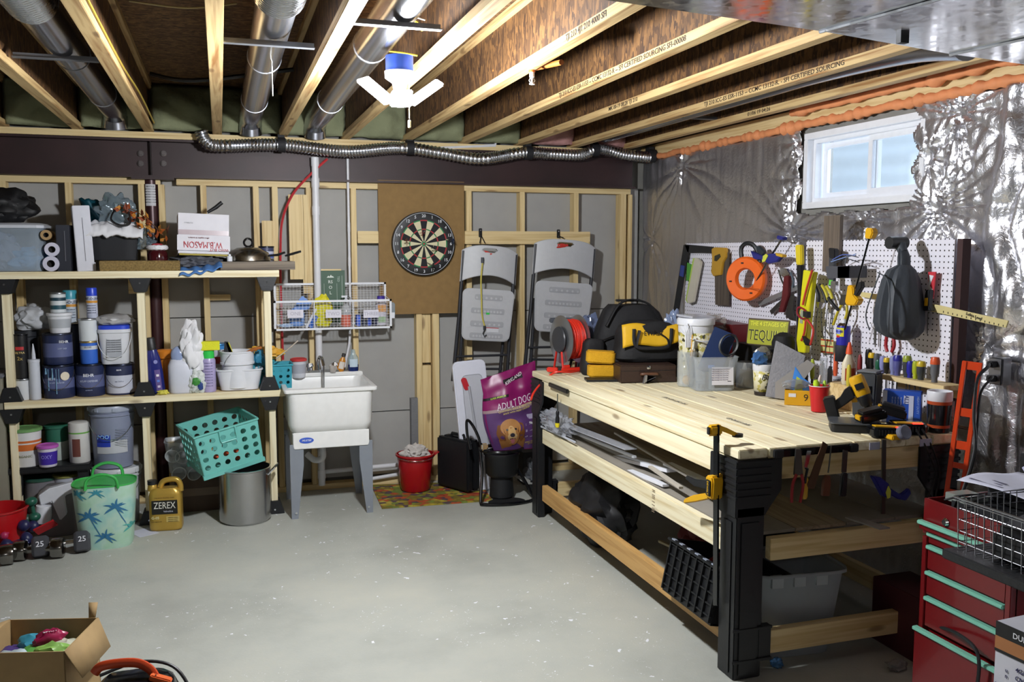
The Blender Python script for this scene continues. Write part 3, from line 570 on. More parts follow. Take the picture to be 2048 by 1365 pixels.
# mid shelf right bay
t = T('fabric_freshener_bottle', 'slim dark blue plastic bottle with black cap leaning by the post', 'bottle', (PY(314, 787, 5.98).x, 5.98, Z2), rot=(0, R(-5), 0))
MB().lathe([(.048, 0), (.052, .006), (.052, .13), (.046, .22), (.032, .275), (.030, .28)], 24, ey=.6).build('bottle_body', mat('#22286e', .2), t)
MB().lathe([(.031, .275), (.030, .345), (.024, .352), (0, .352)], 20, ey=.75).build('cap', BLK, t)
MB().lathe([(.0, 0), (.012, 0), (.012, .002)], 16, rot=(PI/2, 0, 0)).build('badge', mat('#8d90c8', .3), t, (.018, -.0295, .20))
m = MB(); m.grid(lambda u, v: (.004+.032*u, -.032+.004*u*u*2, .02+.13*v), 3, 3); m.build('label_panel', mat('#5b4a86', .4), t)
for k, c in enumerate(('#d0c8e0', '#5f86d8', '#e6e0ea')): MB().box((.02, -.033, .045+.035*k), (.016, .002, .014)).build('label_mark', mat(c, .4), t)
x = PY(330, 712, 6.12).x; t = T('drill_cup', 'orange funnel-like cap standing behind the blue bottle', 'cap', (x, 6.12, Z2)); MB().lathe([(.03, 0), (.03, .2), (.045, .205), (.055, .25), (.04, .26), (0, .26)], 18).build('cap_body', mat('#dd8428', .4), t)
x, r = sh(337, 393, 760, 6.0); t = vessel('detergent_jug', 'big white jug with bluish round bottle shoulder under a rag', 'jug', (x, 6.0, Z2), [(r*.93, 0), (r, .01), (r*1.0, .17), (r*.75, .22), (r*.3, .245), (r*.3, .27), (0, .27)], mat('#cdd0dc', .4), sq=3.5)
crumple('water_bottle_top', 'round bluish clear bottle lying in front of the white jug', 'bottle', (PY(358, 715, 5.96).x, 5.965, Z2+.185), (.10, .07, .11), mat('#9fb0d6', .15, alpha=.8), 1, .05, 2, 3)
crumple('white_rag', 'white draped rag hanging over the jug', 'rag', (PY(386, 730, 5.94).x, 5.955, Z2+.14), (.16, .10, .29), mat('#dfdfe2', .8), 9, .38, 1.7, 5)
crumple('printed_bag', 'crumpled white bag with green and blue print beside the jug', 'bag', (PY(388, 790, 5.94).x+.02, 5.93, Z2), (.10, .06, .14), mat('#c2c8c4', .4), 12, .3, 2.5, 4)
m = crumple('green_label_patch', None, None, (0, -.028, .05), (.05, .02, .05), mat('#3f8a3a', .4), 2, .4, 3, 3, parent=bpy.data.objects['printed_bag']); m = crumple('blue_label_patch', None, None, (.02, -.028, .02), (.03, .02, .05), mat('#27407e', .4), 4, .4, 3, 3, parent=bpy.data.objects['printed_bag'])
crumple('sponge_scrap', 'yellow scrap with white tag lying at the middle post foot', 'scrap', (PY(326, 788, 5.92).x, 5.91, Z2), (.07, .05, .03), mat('#c9c04a', .7), 6, .3, 3, 3)
x, r = sh(405, 431, 760, 5.96); t = T('foam_spray_can', 'lavender spray can with bright green cap', 'spray can', (x, 5.96, Z2)); MB().lathe([(.041, 0), (.043, .006), (.043, .20), (.036, .215)], 22).build('can_body', mat('#a59cc4', .3), t); MB().lathe([(.037, .212), (.036, .26), (.02, .262), (0, .262)], 20).build('cap', mat('#2bbf4a', .4), t)
for k in range(9): text('air freshener mist', .007, t, (0, -.0442, .185-.018*k), bend=.043, col='#5a5480')
boxthing('yellow_sponge', 'bright yellow foam sponge lying on the green-capped can', 'sponge', (PY(421, 700, 5.96).x, 5.96, Z2+.264), (.112, .07, .055), mat('#d9d92e', .9, bump=.4, bs=120), nm='sponge')
x, r = sh(432, 526, 770, 5.99); t = T('dishpan', 'white rounded dish pan holding a white bucket', 'dishpan', (x, 6.0, Z2))
MB().lathe([(0, .004), (r*.80, .004), (r*.97, .125), (r*1.02, .128), (r*1.02, .135), (r*.96, .137), (r*.94, .128), (r*.77, .012), (0, .012)], 36, sq=4, ey=.62).build('pan_body', WPL, t)
x2, r2 = sh(441, 509, 740, 6.0); t = T('white_bucket', 'white bucket of trowels standing in the dish pan', 'bucket', (x2, 6.0, Z2+.014))
MB().lathe([(0, .003), (r2*.86, .003), (r2*.93, .15), (r2*1.02, .152), (r2*1.02, .165), (r2*.98, .168), (r2*1.0, .225), (r2*1.04, .228), (r2*1.04, .236), (r2*.96, .237), (r2*.94, .22), (r2*.8, .01), (0, .01)], 32).build('bucket_body', WPL, t)
MB().tube([(-r2*1.0, -.02, .10), (-r2*.6, -.115, .20), (-r2*.4, -.12, .225)], .002, 6).build('wire_handle', WIRE, t)
for i, (px, py, c, l, a) in enumerate(((462, 690, '#1e2024', 'black trowel with yellow edge standing in the white bucket', -.15), (475, 684, '#c8c33a', 'thin yellow blade standing upright in the bucket', -.3))):
    q = T('trowel', l, 'trowel', (x2-.035+.04*i, 6.0, Z2+.10), rot=(0, a, 0)); MB().box((0, 0, .07), (.018, .012, .14)).build('handle', BLK, q, bev=.003); m = MB().prism([(-.03+.018*i, .12), (.03-.018*i, .12), (.012, .21), (-.008, .215)], -.002, .002); m.build('blade', mat(c, .4), q)
MB().tube([(x2+.03, 5.98, Z2+.22), (x2+.10, 5.93, Z2+.262), (x2+.15, 5.93, Z2+.272)], [.010, .011, .009], 8).build('paint_brush', mat('#a8632f', .5), label='brown wooden brush handle poking out of the white bucket', cat='brush')
can('white and blue lidded jar behind the yellow sponge', PY(438, 705, 6.2).x, 6.2, Z2, .055, .28, '#c9ccd6', ((.55, '#b8434a'), (.72, '#c9ccd6'), (.9, '#3d86c6')), lid='#3d86c6', handle=False, cat='jar', name='jar')
TEAL = mat('#2f93a6', .45)
def holebox(t, w_, d_, h, rows, cols, rr, mt, wall=.004, z0f=.12, nm='basket', flare=1.0):
    # a crate with round holes on four sides: every side one perforated panel
    for k in range(4):
        L_ = w_ if k % 2 == 0 else d_; D = d_ if k % 2 == 0 else w_
        m = MB(); cwid = L_/(cols if k % 2 == 0 else max(2, round(cols*d_/w_))); nc = cols if k % 2 == 0 else max(2, round(cols*d_/w_)); ch = h*(1-z0f*2)/rows
        def q(x, z): return (x*(1+(flare-1)*z/h), -D/2*(1+(flare-1)*z/h), z)
        for i in range(nc):
            for j in range(rows):
                cx, cz = -L_/2+cwid*(i+.5), h*z0f+ch*(j+.5); N = 16; v = []; 
                for a in range(N):
                    an = 2*PI*a/N+PI/4; c_, s_ = math.cos(an), math.sin(an); k_ = 1/max(abs(c_), abs(s_)); v.append(q(cx+cwid/2*c_*k_, cz+ch/2*s_*k_))
                for a in range(N): an = 2*PI*a/N+PI/4; v.append(q(cx+rr*math.cos(an), cz+rr*math.sin(an)))
                m.add(v, [(a, (a+1) % N, N+(a+1) % N, N+a) for a in range(N)])
        for za, zb in ((0, h*z0f), (h*(1-z0f), h)): m.add([q(-L_/2, za), q(L_/2, za), q(L_/2, zb), q(-L_/2, zb)], [(0, 1, 2, 3)])
        m.build('side_panel', mt, t, rot=(0, 0, k*PI/2), thick=wall, smooth=False)
    m = MB(); m.box((0, 0, .004), (w_-.004, d_-.004, .006)); m.build('base', mt, t, smooth=False)
    m = MB(); s_ = flare
    for a, b in (((-w_/2*s_-.008, -d_/2*s_-.010, h-.008), (w_/2*s_+.008, -d_/2*s_, h+.002)), ((-w_/2*s_-.008, d_/2*s_, h-.008), (w_/2*s_+.008, d_/2*s_+.010, h+.002)), ((-w_/2*s_-.010, -d_/2*s_, h-.008), (-w_/2*s_, d_/2*s_, h+.002)), ((w_/2*s_, -d_/2*s_, h-.008), (w_/2*s_+.010, d_/2*s_, h+.002))): m.b2(a, b)
    m.build('rim', mt, t, smooth=False, kind='stuff')
x, w_ = cw(549, 585, 740, 5.97); tb = T('teal_basket', 'small teal basket with round holes at the shelf end beside sink', 'basket', (x-.02, 6.03, Z2)); holebox(tb, w_+.02, .16, .155, 3, 3, .0105, TEAL, flare=1.05)
x, w_ = cw(515, 532, 740, 6.05); tb = T('teal_basket', 'teal basket half hidden between the white bucket and post', 'basket', (x+.01, 6.13, Z2)); holebox(tb, .12, .13, .17, 3, 3, .0105, TEAL, flare=1.05)
crumple('rubber_gloves', 'yellow and orange gloves bunched behind the shelf end post', 'gloves', (PY(525, 695, 6.1).x, 6.12, Z2+.175), (.26, .10, .085), mat('#d9a63a', .5), 8, .35, 3, 4)
crumple('blue_cloth_scrap', 'teal-blue cloth spilling over the hidden basket', 'cloth', (PY(518, 715, 6.02).x, 6.03, Z2+.16), (.07, .06, .09), mat('#2f7fa0', .6), 3, .4, 3, 3)
MB().tube([PY(553, 717, 5.98), PY(575, 700, 5.97), PY(596, 682, 5.96)], [.009, .006, .008], 8, flat=(1, .5)).build('stir_stick', mat('#d9cdbd', .6), label='pale wooden stir stick slanting out of the teal basket', cat='stick')
# ---------------- top shelf
z = Z1
x0, x1 = PY(-40, 500, 5.93).x, PY(86, 500, 5.93).x
t = T('clear_bin', 'clear plastic bin with white lid and blue contents, top left shelf', 'bin', ((x0+x1)/2, 6.1, z))
hx = (x1-x0)/2; m = MB(); m.lathe([(0, .003), (hx*.94, .003), (hx, .26)], 4+24, sq=14, ey=.17/hx*1.0, cap=False); m.build('bin_body', mat('#b9c8d6', .1, alpha=.35), t, thick=.003)
MB().lathe([(hx*1.04, .255), (hx*1.04, .272), (hx*.9, .285), (0, .287)], 28, sq=14, ey=.17/hx).build('lid', mat('#c3c7cf', .35), t)
crumple('blue_fabric', 'blue folded fabric inside the clear bin', 'fabric', ((x0+x1)/2+.06, 6.08, z+.01), (.28, .2, .13), mat('#4f8fc4', .8), 3, .35, 2, 4); crumple('grey_fabric', 'grey-lilac fabric inside the clear bin, left of the blue', 'fabric', ((x0+x1)/2-.08, 6.1, z+.01), (.2, .24, .22), mat('#77809a', .8), 7, .3, 2, 4)
crumple('black_bag', 'black soft bag slumped on the clear bin lid', 'bag', ((x0+x1)/2-.06, 6.1, z+.292), (.34, .26, .20), mat('#0c0c0f', .6), 4, .22, 2, 4)
PAPR = mat('#c7c8d2', .6)
def roll(label, px, py, r, L_, col, hole='#1a1614', name='paper_roll', z_=None, Y=5.93, rot=0):
    p = PY(px, py, Y); t = T(name, label, 'roll', (p.x, Y, p.z if z_ is None else z_), rot, 'paper rolls stored end-on beside the clear bin')
    MB().lathe([(r*.48, 0), (r, 0), (r, L_), (0, L_)], 24, rot=(-PI/2, 0, 0), cap=False).build('paper_roll_sheet', mat(col, .6), t)
    MB().lathe([(r*.48, 0), (r*.44, .0), (r*.44, .03), (0, .03)], 20, rot=(-PI/2, 0, 0), cap=False).build('core', mat(hole, .8), t)
roll('upper white paper roll beside the clear bin', 104, 504, .041, .38, '#c3c2d2', z_=z+.130); roll('lower white paper roll resting on the top shelf', 102, 530, .045, .38, '#c3c2d2', z_=z+.046)
roll('brown kraft paper roll above the two white rolls', 92, 471, .030, .38, '#9a7c52', z_=z+.215, rot=.08)
t = boxthing('dark_folder_box', 'dark grey upright file case between the rolls and white box', 'case', (PY(130, 500, 6.0).x, 6.05, z), (.075, .22, .275), '#2e3038', rough=.25)
MB().box((.01, -.112, .15), (.004, .004, .18)).build('spine_strip', mat('#5f6068', .3), t)
xx, ww = cw(142, 177, 500, 5.95); t = boxthing('tall_white_box', 'tall narrow white carton standing on the top shelf', 'carton', (xx+.012, 6.06, z), (ww, .20, .392), '#c8c9d2', rot=(0, R(-2.2), R(10)), rough=.5); MB().b2((.0, -.1015, .06), (.003, -.1, .32)).build('seam_line', mat('#55565e', .6), t)
MB().b2((ww/2-.012, -.103, 0), (ww/2+.006, -.06, .05)).build('tab', mat('#c8c9d2', .5), t)
GLT = mat('#b69a63', .3, .6, noise=.9, bump=.8, bs=260)
xx, ww = cw(199, 360, 534, 5.90); t = boxthing('glitter_box', 'flat box covered in gold glitter at the shelf edge', 'box', (xx, 5.99, z), (ww, .20, .062), GLT)
t = T('black_bin', 'black open fabric bin standing behind the glitter box', 'bin', (PY(226, 500, 6.0).x, 6.10, z+.064)); MB().lathe([(0, .002), (.125, .002), (.150, .19), (.143, .192), (.12, .01), (0, .01)], 28, sq=9, ey=.6).build('bin_body', mat('#101218', .7), t)
c = PY(227, 462, 6.03); cloth('white_cloth', 'white folded cloth draped over the black bin', 'cloth', lambda u, v: (c.x-.165+.33*u, 5.97+.2*v, c.z+.005+.045*math.sin(PI*v)**.5*1.0-.035*(1-v)**3+.02*NZ.noise(Vector((u*6, v*4, 2)))+.012*NZ.noise(Vector((u*14, v*3, 5)))-.05*(u-.35)**2), 40, 20, mat('#dcdce0', .75), .022)
crumple('clear_bag', 'crinkled clear plastic bag with black handles on the white cloth', 'bag', (PY(235, 440, 6.08).x, 6.09, c.z+.03), (.22, .10, .19), mat('#7f8f98', .12, .3, alpha=.72), 11, .35, 2, 4)
m = MB(); p = PY(241, 440, 6.02); m.tube(smooth_path([(p.x-.03, 6.0, p.z+.06), (p.x-.05, 5.99, p.z), (p.x, 5.98, p.z-.035), (p.x+.055, 5.99, p.z-.02), (p.x+.05, 6.0, p.z+.05)], 6), .013, 8, flat=(1, .4)); m.build('black_strap', mat('#121012', .4), label='black looped handle strap on the clear bag', cat='strap')
m = MB(); a = PY(190, 420, 6.16); m.grid(lambda u, v: (a.x-.09+.20*u+.05*(1-v), 6.18+.02*math.sin(u*9+v*3), a.z-.10+.17*v-.02*u*v+.005*math.sin(u*30)), 18, 10); m.build('chip_bag', mat('#154a58', .25, .3, noise=.4), rot=(0, 0, 0), thick=.012, label='shiny dark teal snack bag leaning behind the white box', cat='snack bag')
m = MB(); a = PY(225, 398, 6.22); m.grid(lambda u, v: (a.x-.05+.11*u, 6.24+.01*math.sin(u*9), a.z-.07+.09*v-.05*u), 10, 6); m.build('green_bag', mat('#49b52b', .35), thick=.01, label='bright green bag edge poking up behind the teal bag', cat='bag')
lf = T('leaf_garland', 'garland of orange-brown autumn leaves trailing beside the post', 'garland', (PY(283, 440, 6.02).x, 6.03, PY(283, 435, 6.02).z-.02)); LC = ['#a5531c', '#8c3f14', '#b8792a', '#6f2f12', '#c58a3c']
m = MB().tube(smooth_path([(-.12, 0, .10), (-.02, 0, .05), (.06, 0, -.02), (.12, 0, -.09)], 5), .003, 5); m.build('stem', mat('#5c3a1c', .7), lf)
for k in range(34):
    g = random.Random(k); u = g.random(); L_ = MB(); s_ = g.uniform(.022, .036)
    L_.add([(0, 0, 0), (-.6*s_, .1*s_, .5*s_), (-.35*s_, 0, .9*s_), (0, .2*s_, 1.6*s_), (.35*s_, 0, .9*s_), (.6*s_, .1*s_, .5*s_)], [(0, 1, 2, 3), (0, 3, 4, 5)])
    L_.build('leaf', mat(LC[k % 5], .6), lf, (-.12+.26*u+g.uniform(-.03, .03), g.uniform(-.05, .02), .10-.20*u+g.uniform(-.05, .04)), (g.uniform(-1, 1), g.uniform(-2, 2), g.uniform(-2, 2)), thick=.001, smooth=False)
x = PY(314, 500, 6.0).x; t = T('santa_jar', 'dark red glass jar with a fluffy white and red hat lid', 'jar', (x, 6.02, z)); MB().lathe([(.05, 0), (.058, .01), (.06, .10), (.05, .125), (.045, .13)], 22).build('jar_body', mat('#3a0d12', .12), t)
MB().tube([(.05*math.cos(a*PI/12), .05*math.sin(a*PI/12), .14+.003*(a % 2)) for a in range(24)], .016, 8, closed=True).build('fur_trim', mat('#dedee2', .9, bump=.8), t); MB().lathe([(.04, .145), (.03, .165), (.0, .17)], 16).build('hat_top', mat('#a31e2c', .7), t)
m = crumple('clear_bag_tail', None, None, (0, 0, 0), (.12, .08, .12), mat('#6f7f88', .12, .3, alpha=.6), 15, .4, 3, 4); m.location = (PY(287, 480, 6.05).x, 6.08, z+.13); tag(m, 'loose clear plastic hanging beside the black bin', 'plastic sheet')
# W.B. MASON box
xx, ww = cw(350, 452, 465, 5.97); bz = z+.10
t = T('white_carton', 'white carton with upside-down red lettering on the top shelf', 'carton', (xx+.005, 6.09, bz), rot=(R(-3), R(2.0), R(4)))
CT = mat('#d4d2d8', .6)
for a, b in (((-ww/2, -.13, 0), (ww/2, -.126, .245)), ((-ww/2, .126, 0), (ww/2, .13, .245)), ((-ww/2, -.126, 0), (-ww/2+.004, .126, .245)), ((ww/2-.004, -.126, 0), (ww/2, .126, .245)), ((-ww/2, -.13, -.004), (ww/2, .13, 0))): MB().b2(a, b).build('carton_panel', CT, t, smooth=False)
MB().box((0, -.136, .062), (ww+.012, .004, .095), rot=(R(-7), 0, 0)).build('front_flap', CT, t, smooth=False)
MB().box((0, -.1315, .128), (ww*.99, .002, .030)).build('tape_strip', mat('#b9a9ae', .2), t); MB().box((0, -.1, -.008), (ww*.96, .06, .014)).build('yellow_edge', mat('#9a8a2c', .6), t)
text('W.B.MASON', .060, t, (-.005, -.1440, .052), (PI/2-R(7), PI, 0), '#b02a36', w=ww*.76); text('WHO BUT', .022, t, (ww*.3, -.1450, .022), (PI/2-R(7), PI, 0), '#a03038', sx=1.1); text('office supplies & furniture', .012, t, (-.03, -.139, .094), (PI/2-R(7), PI, 0), '#7a4a50')
text('7798867IX', .012, t, (-.09, -.1312, .185), (PI/2, 0, 0), '#8a8a90')
MB().tube([PY(415, 425, 6.05), PY(432, 415, 6.05), PY(444, 405, 6.05)], [.009, .013, .013], 10).build('pan_handle', BLK, label='black pan handle sticking out of the white carton', cat='pan handle')
crumple('grey_scarf', 'dark grey scarf crushed under the white carton', 'scarf', (PY(395, 515, 6.03).x, 6.06, z), (.33, .24, .10), mat('#565860', .9, noise=.5), 21, .3, 3, 4)
c = PY(400, 535, 5.87); cloth('blue_cloth', 'blue cloth spilling over the front of the top shelf', 'cloth', lambda u, v: (c.x-.12+.25*u, 5.862+.12*v, z+.015-.045*(1-v)**2*(1-.3*u)+.035*u*u+.008*math.sin(u*22)), 24, 10, mat('#4777b4', .7), .006)
# wood tray and pot lid
xx, ww = cw(441, 590, 523, 5.93); t = T('wooden_tray', 'grey-brown wooden tray holding a pot lid at the shelf end', 'tray', (xx, 6.07, z+.002))
for a, b in (((-ww/2, -.14, 0), (ww/2, -.125, .052)), ((-ww/2, .125, 0), (ww/2, .14, .052)), ((-ww/2, -.125, 0), (-ww/2+.015, .125, .052)), ((ww/2-.015, -.125, 0), (ww/2, .125, .052)), ((-ww/2+.015, -.125, 0), (ww/2-.015, .125, .012))): MB().b2(a, b).build('tray_board', DW, t, smooth=False)
x = PY(497, 500, 6.03).x; t = T('pot_lid', 'domed steel pot lid with black ring knob on the wooden tray', 'lid', (x, 6.06, z+.056)); MB().lathe([(.135, 0), (.14, .004), (.135, .03), (.125, .055), (.07, .085), (0, .09)], 32).build('dome', mat('#8f8b82', .25, 1), t); MB().tube([(.026*math.cos(a*PI/8), 0, .118+.026*math.sin(a*PI/8)) for a in range(16)], .007, 8, closed=True).build('ring_knob', BLKG, t)
MB().lathe([(.017, 0), (.017, .03), (.008, .034), (.008, .045), (0, .045)], 14).build('cap_bottle', WPL, loc=(PY(459, 508, 5.96).x, 5.96, z+.056), label='tiny white bottle at the left end of the wooden tray', cat='bottle')
t = can('small can with blue and white label behind the pot lid', PY(533, 495, 6.1).x, 6.13, z+.054, .048, .098, '#b9bccb', ((.2, '#5a6aa8'), (.5, '#b9bccb'), (.7, '#3a3f5e')), lid='#2a2b30', handle=False, cat='tin', name='food_tin')
for k, (a, b, c) in enumerate((((536, 512), (556, 510), (570, 505)), ((570, 512), (585, 508), (602, 503)))): MB().tube([PY(*a, 5.97), PY(*b, 5.96), PY(*c, 5.95)], [.008, .012, .010], 8, flat=(1.2, .7)).build('pan_handle', BLK, label='black frying pan handle on the tray, %s' % ('nearer the lid' if k == 0 else 'reaching past the shelf end'), cat='pan handle')
# ================================================================= LEFT FLOOR ITEMS
def fl(px, py): return PZ(px, py, 0)
def tub(name, label, x, y, z, r0, r1, h, col, lid=None, bands=(), cat='tub', group=None, txt=(), rim=True):
    t = T(name, label, cat, (x, y, z), 0, group); ml = [col]; P = [(r0*.95, 0, 0)]
    zs = [0]+[b[0] for b in bands]; cs = [col]+[b[1] for b in bands]
    for i, z0 in enumerate(zs):
        z1 = zs[i+1] if i+1 < len(zs) else 1
        if cs[i] not in ml: ml.append(cs[i])
        for q in (z0, z1): P.append((r0+(r1-r0)*q, max(.004, h*q), ml.index(cs[i])))
    MB().lathe(P, 30).build('tub_body', [mat(c, .4) if isinstance(c, str) else c for c in ml], t)
    if lid: MB().lathe([(r1+.002, h-.012), (r1+.006, h-.010), (r1+.006, h+.004), (r1-.004, h+.008), (r1-.008, h+.004), (0, h+.003)], 30).build('lid', mat(lid, .4), t)
    for s_, sz, zz, c, dx in txt: rr = r0+(r1-r0)*zz; text(s_, sz, t, (dx, -rr-.0015, zz*h), bend=rr, col=c)
    return t
# black stool with tubs on it
st = T('step_stool', 'black plastic step stool under the tubs in the lower left shelf', 'stool', (-1.02, 6.08, 0)); H = .405
MB().box((0, 0, H-.02), (.46, .34, .04)).build('seat', BLK, st, bev=.008)
for a in (-1, 1):
    for b in (-1, 1): MB().box((.19*a, .13*b, (H-.04)/2), (.06, .05, H-.04), rot=(.08*b, -.06*a, 0)).build('leg', BLK, st, bev=.004)
MB().box((0, 0, .16), (.36, .24, .02)).build('cross_brace', BLK, st)
def fx_(x0, x1, py, Y): a = PY(x0, py, Y).x; b = PY(x1, py, Y).x; return (a+b)/2, (b-a)/2
x, r = fx_(19, 83, 880, 5.98); tub('protein_tub', 'white tub with orange band and green-rimmed lid on the stool', x, 5.99, H, r*.88, r*1.0, .225, '#c9c8c6', '#6d9a5e', ((.45, '#c8682a'), (.62, '#cfcfce'), (.66, '#c8682a'), (.72, '#d6d6d6')), txt=(('ORGANIC', .02, .3, '#8a8a6a', 0),))
x, r = fx_(72, 113, 890, 5.90); tub('cleaner_tub', 'small purple and white tub with pink lid in front on the stool', x, 5.93, H, r*.88, r, .125, '#cfcbd8', '#b85bb8', ((.12, '#40289c'), (.75, '#cfcbd8')), txt=(('OXY', .03, .5, '#8f86d8', 0),))
x, r = fx_(90, 136, 870, 6.12); tub('green_canister', 'green and white canister behind the purple tub', x, 6.12, H, r, r, .21, '#bfc9c2', '#2c6a55', ((.55, '#2c6a55'),))
x, r = fx_(137, 179, 870, 6.0); t = tub('wipes_canister', 'white wipes canister with green stripe at the stool right end', x, 6.0, H, r, r, .225, '#cfcdca', None, ((.80, '#6aa84a'), (.84, '#cfcdca')))
MB().lathe([(r+.001, .22), (r, .245), (r*.8, .25), (0, .25)], 24).build('lid', mat('#cfcdca', .4), t); patch(r, -.6, .2, .04, .15).build('label_panel', mat('#6b3d34', .5), t)
# buckets
x, r = fx_(181, 270, 880, 6.02); by = 6.03
def pail5(name, label, x, y, z, r, h, col, lab=False, lidc=None):
    t = T(name, label, 'bucket', (x, y, z)); m = MB()
    m.lathe([(r*.86, 0), (r*.88, .004), (r*.98, h*.84), (r*1.03, h*.845), (r*1.03, h*.87), (r*.99, h*.875), (r*.99, h*.90), (r*1.03, h*.905), (r*1.03, h*.925), (r, h*.93), (r, h)], 34); m.build('bucket_body', mat(col, .35), t)
    MB().lathe([(r*1.05, h-.03), (r*1.06, h-.006), (r*1.02, h+.004), (r*.95, h), (r*.92, h-.008), (0, h-.008)], 34).build('lid', mat(lidc or col, .35), t)
    MB().tube([(r*1.04*math.cos(a), -.01-r*1.03*math.sin(a), h*.86-h*.38*math.sin(a)) for a in [PI*i/16 for i in range(17)]], .0024, 6).build('wire_handle', WIRE, t)
    for k in range(8): a = k*PI/4+.2; MB().box((r*1.055*math.cos(a), r*1.055*math.sin(a), h-.018), (.02, .01, .02), rot=(0, 0, a+PI/2)).build('lid_tab', mat(lidc or col, .35), t)
    if lab:
        q = r*.93; patch(q, -.75, .85, h*.25, h*.70).build('label_panel', mat('#b9bcc2', .5), t); patch(q+.001, -.75, -.02, h*.36, h*.66).build('label_picture', mat('#2740b0', .4), t); patch(q+.0012, -.75, -.1, h*.66, h*.695).build('label_band', mat('#c9a52a', .4), t)
        text('POOL', .032, t, (-.035, -q-.0035, h*.52), bend=q, col='#8fc0e6')
        for k in range(7): text('pool shock directions for use', .0075, t, (.055, -q-.003, h*(.63-.04*k)), bend=q, col='#5e6270')
    return t
pail5('white_bucket', 'white five-gallon bucket at the bottom, grey bucket stacked on it', x+.012, by, 0, r*1.08, .355, '#c9ccd0')
pail5('grey_bucket', 'grey lidded bucket with blue picture label, stacked on white bucket', x, by, .362, r, .385, '#868da4', True, '#9ca3b4')
# planter basket with palms
bp_ = fl(205, 1100); a = PY(139, 1000, bp_.y).x; b = PY(271, 1000, bp_.y).x; pw = (b-a)/2; pb = T('palm_basket', 'flexible tub printed with blue palm trees, bright green inside', 'basket', ((a+b)/2, bp_.y+.11, 0)); hh = .37
def palm(name, base, col, n_, l, bright):
    m, nt, bs_, n, L = nodes('watercolour'); tc = n('TexCoord'); z = n('TexNoise', Scale=7, Detail=3); L(tc.outputs['Object'], z.inputs['Vector']); r_ = ramp(n, [(.35, '#8fc7c0'), (.5, '#b4d4c4'), (.65, '#a8d0b4')]); L(z.outputs['Fac'], r_.inputs[0]); L(r_.outputs[0], bs_.inputs['Base Color']); bs_.inputs['Roughness'].default_value = .4; return m
GRN = mat('#3fae52', .4)
MB().lathe([(pw*.80, 0), (pw*.84, .02), (pw*1.0, hh)], 40, sq=3, ey=.82, cap=False).build('tub_wall', palm(0, 0, 0, 0, 0, 0), pb)
MB().lathe([(pw*1.01, hh-.004), (pw*1.01, hh+.004), (pw*.98, hh+.003), (pw*.80, .05), (0, .05)], 40, sq=3, ey=.82).build('inner_wall', GRN, pb)
for s_ in (-1, 1): MB().tube(smooth_path([(-.085, s_*(pw*.84), hh-.01), (-.07, s_*(pw*.86), hh+.05), (0, s_*pw*.87, hh+.075), (.07, s_*pw*.86, hh+.05), (.085, s_*pw*.84, hh-.01)], 6), .012, 8, flat=(1, .7)).build('handle', GRN, pb)
def surf(x, z): q = pw*(.84+.16*z/hh); c_ = min(.999, abs(x)/q); return (x, -q*.82*(1-c_**3)**(1/3)-.0015, z)
NB = [mat('#2f6f97', .5), mat('#3a8fa0', .5), mat('#4fa9a2', .5)]
for (cx_, cz_, s_, mi, trunk) in ((-.075, .20, .075, 0, 1), (.065, .245, .07, 0, 1), (.005, .075, .065, 0, 0), (-.03, .335, .05, 1, 0), (-.135, .33, .06, 1, 0), (.15, .12, .06, 2, 0)):
    m = MB()
    for k in range(13):
        an = R(-35+k*20+7*math.sin(k*3)); L_ = s_*(.75+.3*math.sin(k*2.3)); pt = []
        for j in range(5): u = j/4; pt.append((cx_+L_*u*math.cos(an), cz_+L_*u*math.sin(an)-.25*L_*u*u))
        for j in range(4):
            (x0, z0), (x1, z1) = pt[j], pt[j+1]; w0, w1 = s_*.085*(1-abs(j/4-.4)), s_*.085*(1-abs((j+1)/4-.4))*(j < 3); nx, nz = -math.sin(an), math.cos(an)
            if max(abs(x0), abs(x1)) > pw*.9 or z1 > hh-.01 or z0 > hh-.01 or min(z0, z1) < .01: continue
            m.add([surf(x0-nx*w0, z0-nz*w0), surf(x0+nx*w0, z0+nz*w0), surf(x1+nx*w1, z1+nz*w1), surf(x1-nx*w1, z1-nz*w1)], [(0, 1, 2, 3)])
    if trunk: m.add([surf(cx_+.0+.06*u, cz_-.13*u) for u in (0, .5, 1)]+[surf(cx_+.006+.06*u, cz_-.13*u) for u in (1, .5, 0)], [(0, 1, 4, 5), (1, 2, 3, 4)])
    m.build('palm_print', NB[mi], pb, smooth=False, kind='stuff')
crumple('brown_lining', 'brown cloth lying inside the green palm tub', 'cloth', ((a+b)/2+.02, bp_.y+.13, .20), (.26, .20, .12), mat('#6a6a3c', .8), 6, .2, 2, 3)
# detergent jugs
GJ = mat('#7b7779', .35); p = fl(105, 1080)
t = T('grey_detergent_jug', 'grey jug with big white spout cap behind the dumbbells', 'jug', (p.x+.02, 5.88, 0)); MB().lathe([(.105, 0), (.115, .01), (.12, .2), (.10, .27), (.06, .30)], 28, sq=3, ey=.7).build('jug_body', GJ, t)
MB().prism([(-.03, .30), (.10, .33), (.11, .27), (.05, .25), (.06, .14), (.02, .10), (-.02, .22), (-.08, .20), (-.09, .26)], -.10, -.04).build('spout_handle', WPL, t, bev=.006); MB().lathe([(.045, .0), (.05, .05), (.042, .10), (0, .105)], 20, c=(-.075, -.09, .10), rot=(0, .12, 0)).build('measuring_cap', WPL, t)
tub('white_tub', 'pale tub with dark green lid behind the grey jug', PY(88, 1010, 5.99).x-.02, 6.06, 0, .10, .095, .31, '#77757a', '#2d5548')
tub('white_tub', 'white narrow tub with olive lid between grey jug and palm tub', PY(128, 1010, 6.0).x+.012, 6.05, 0, .062, .072, .32, '#b9bcc8', '#8a8a4a')
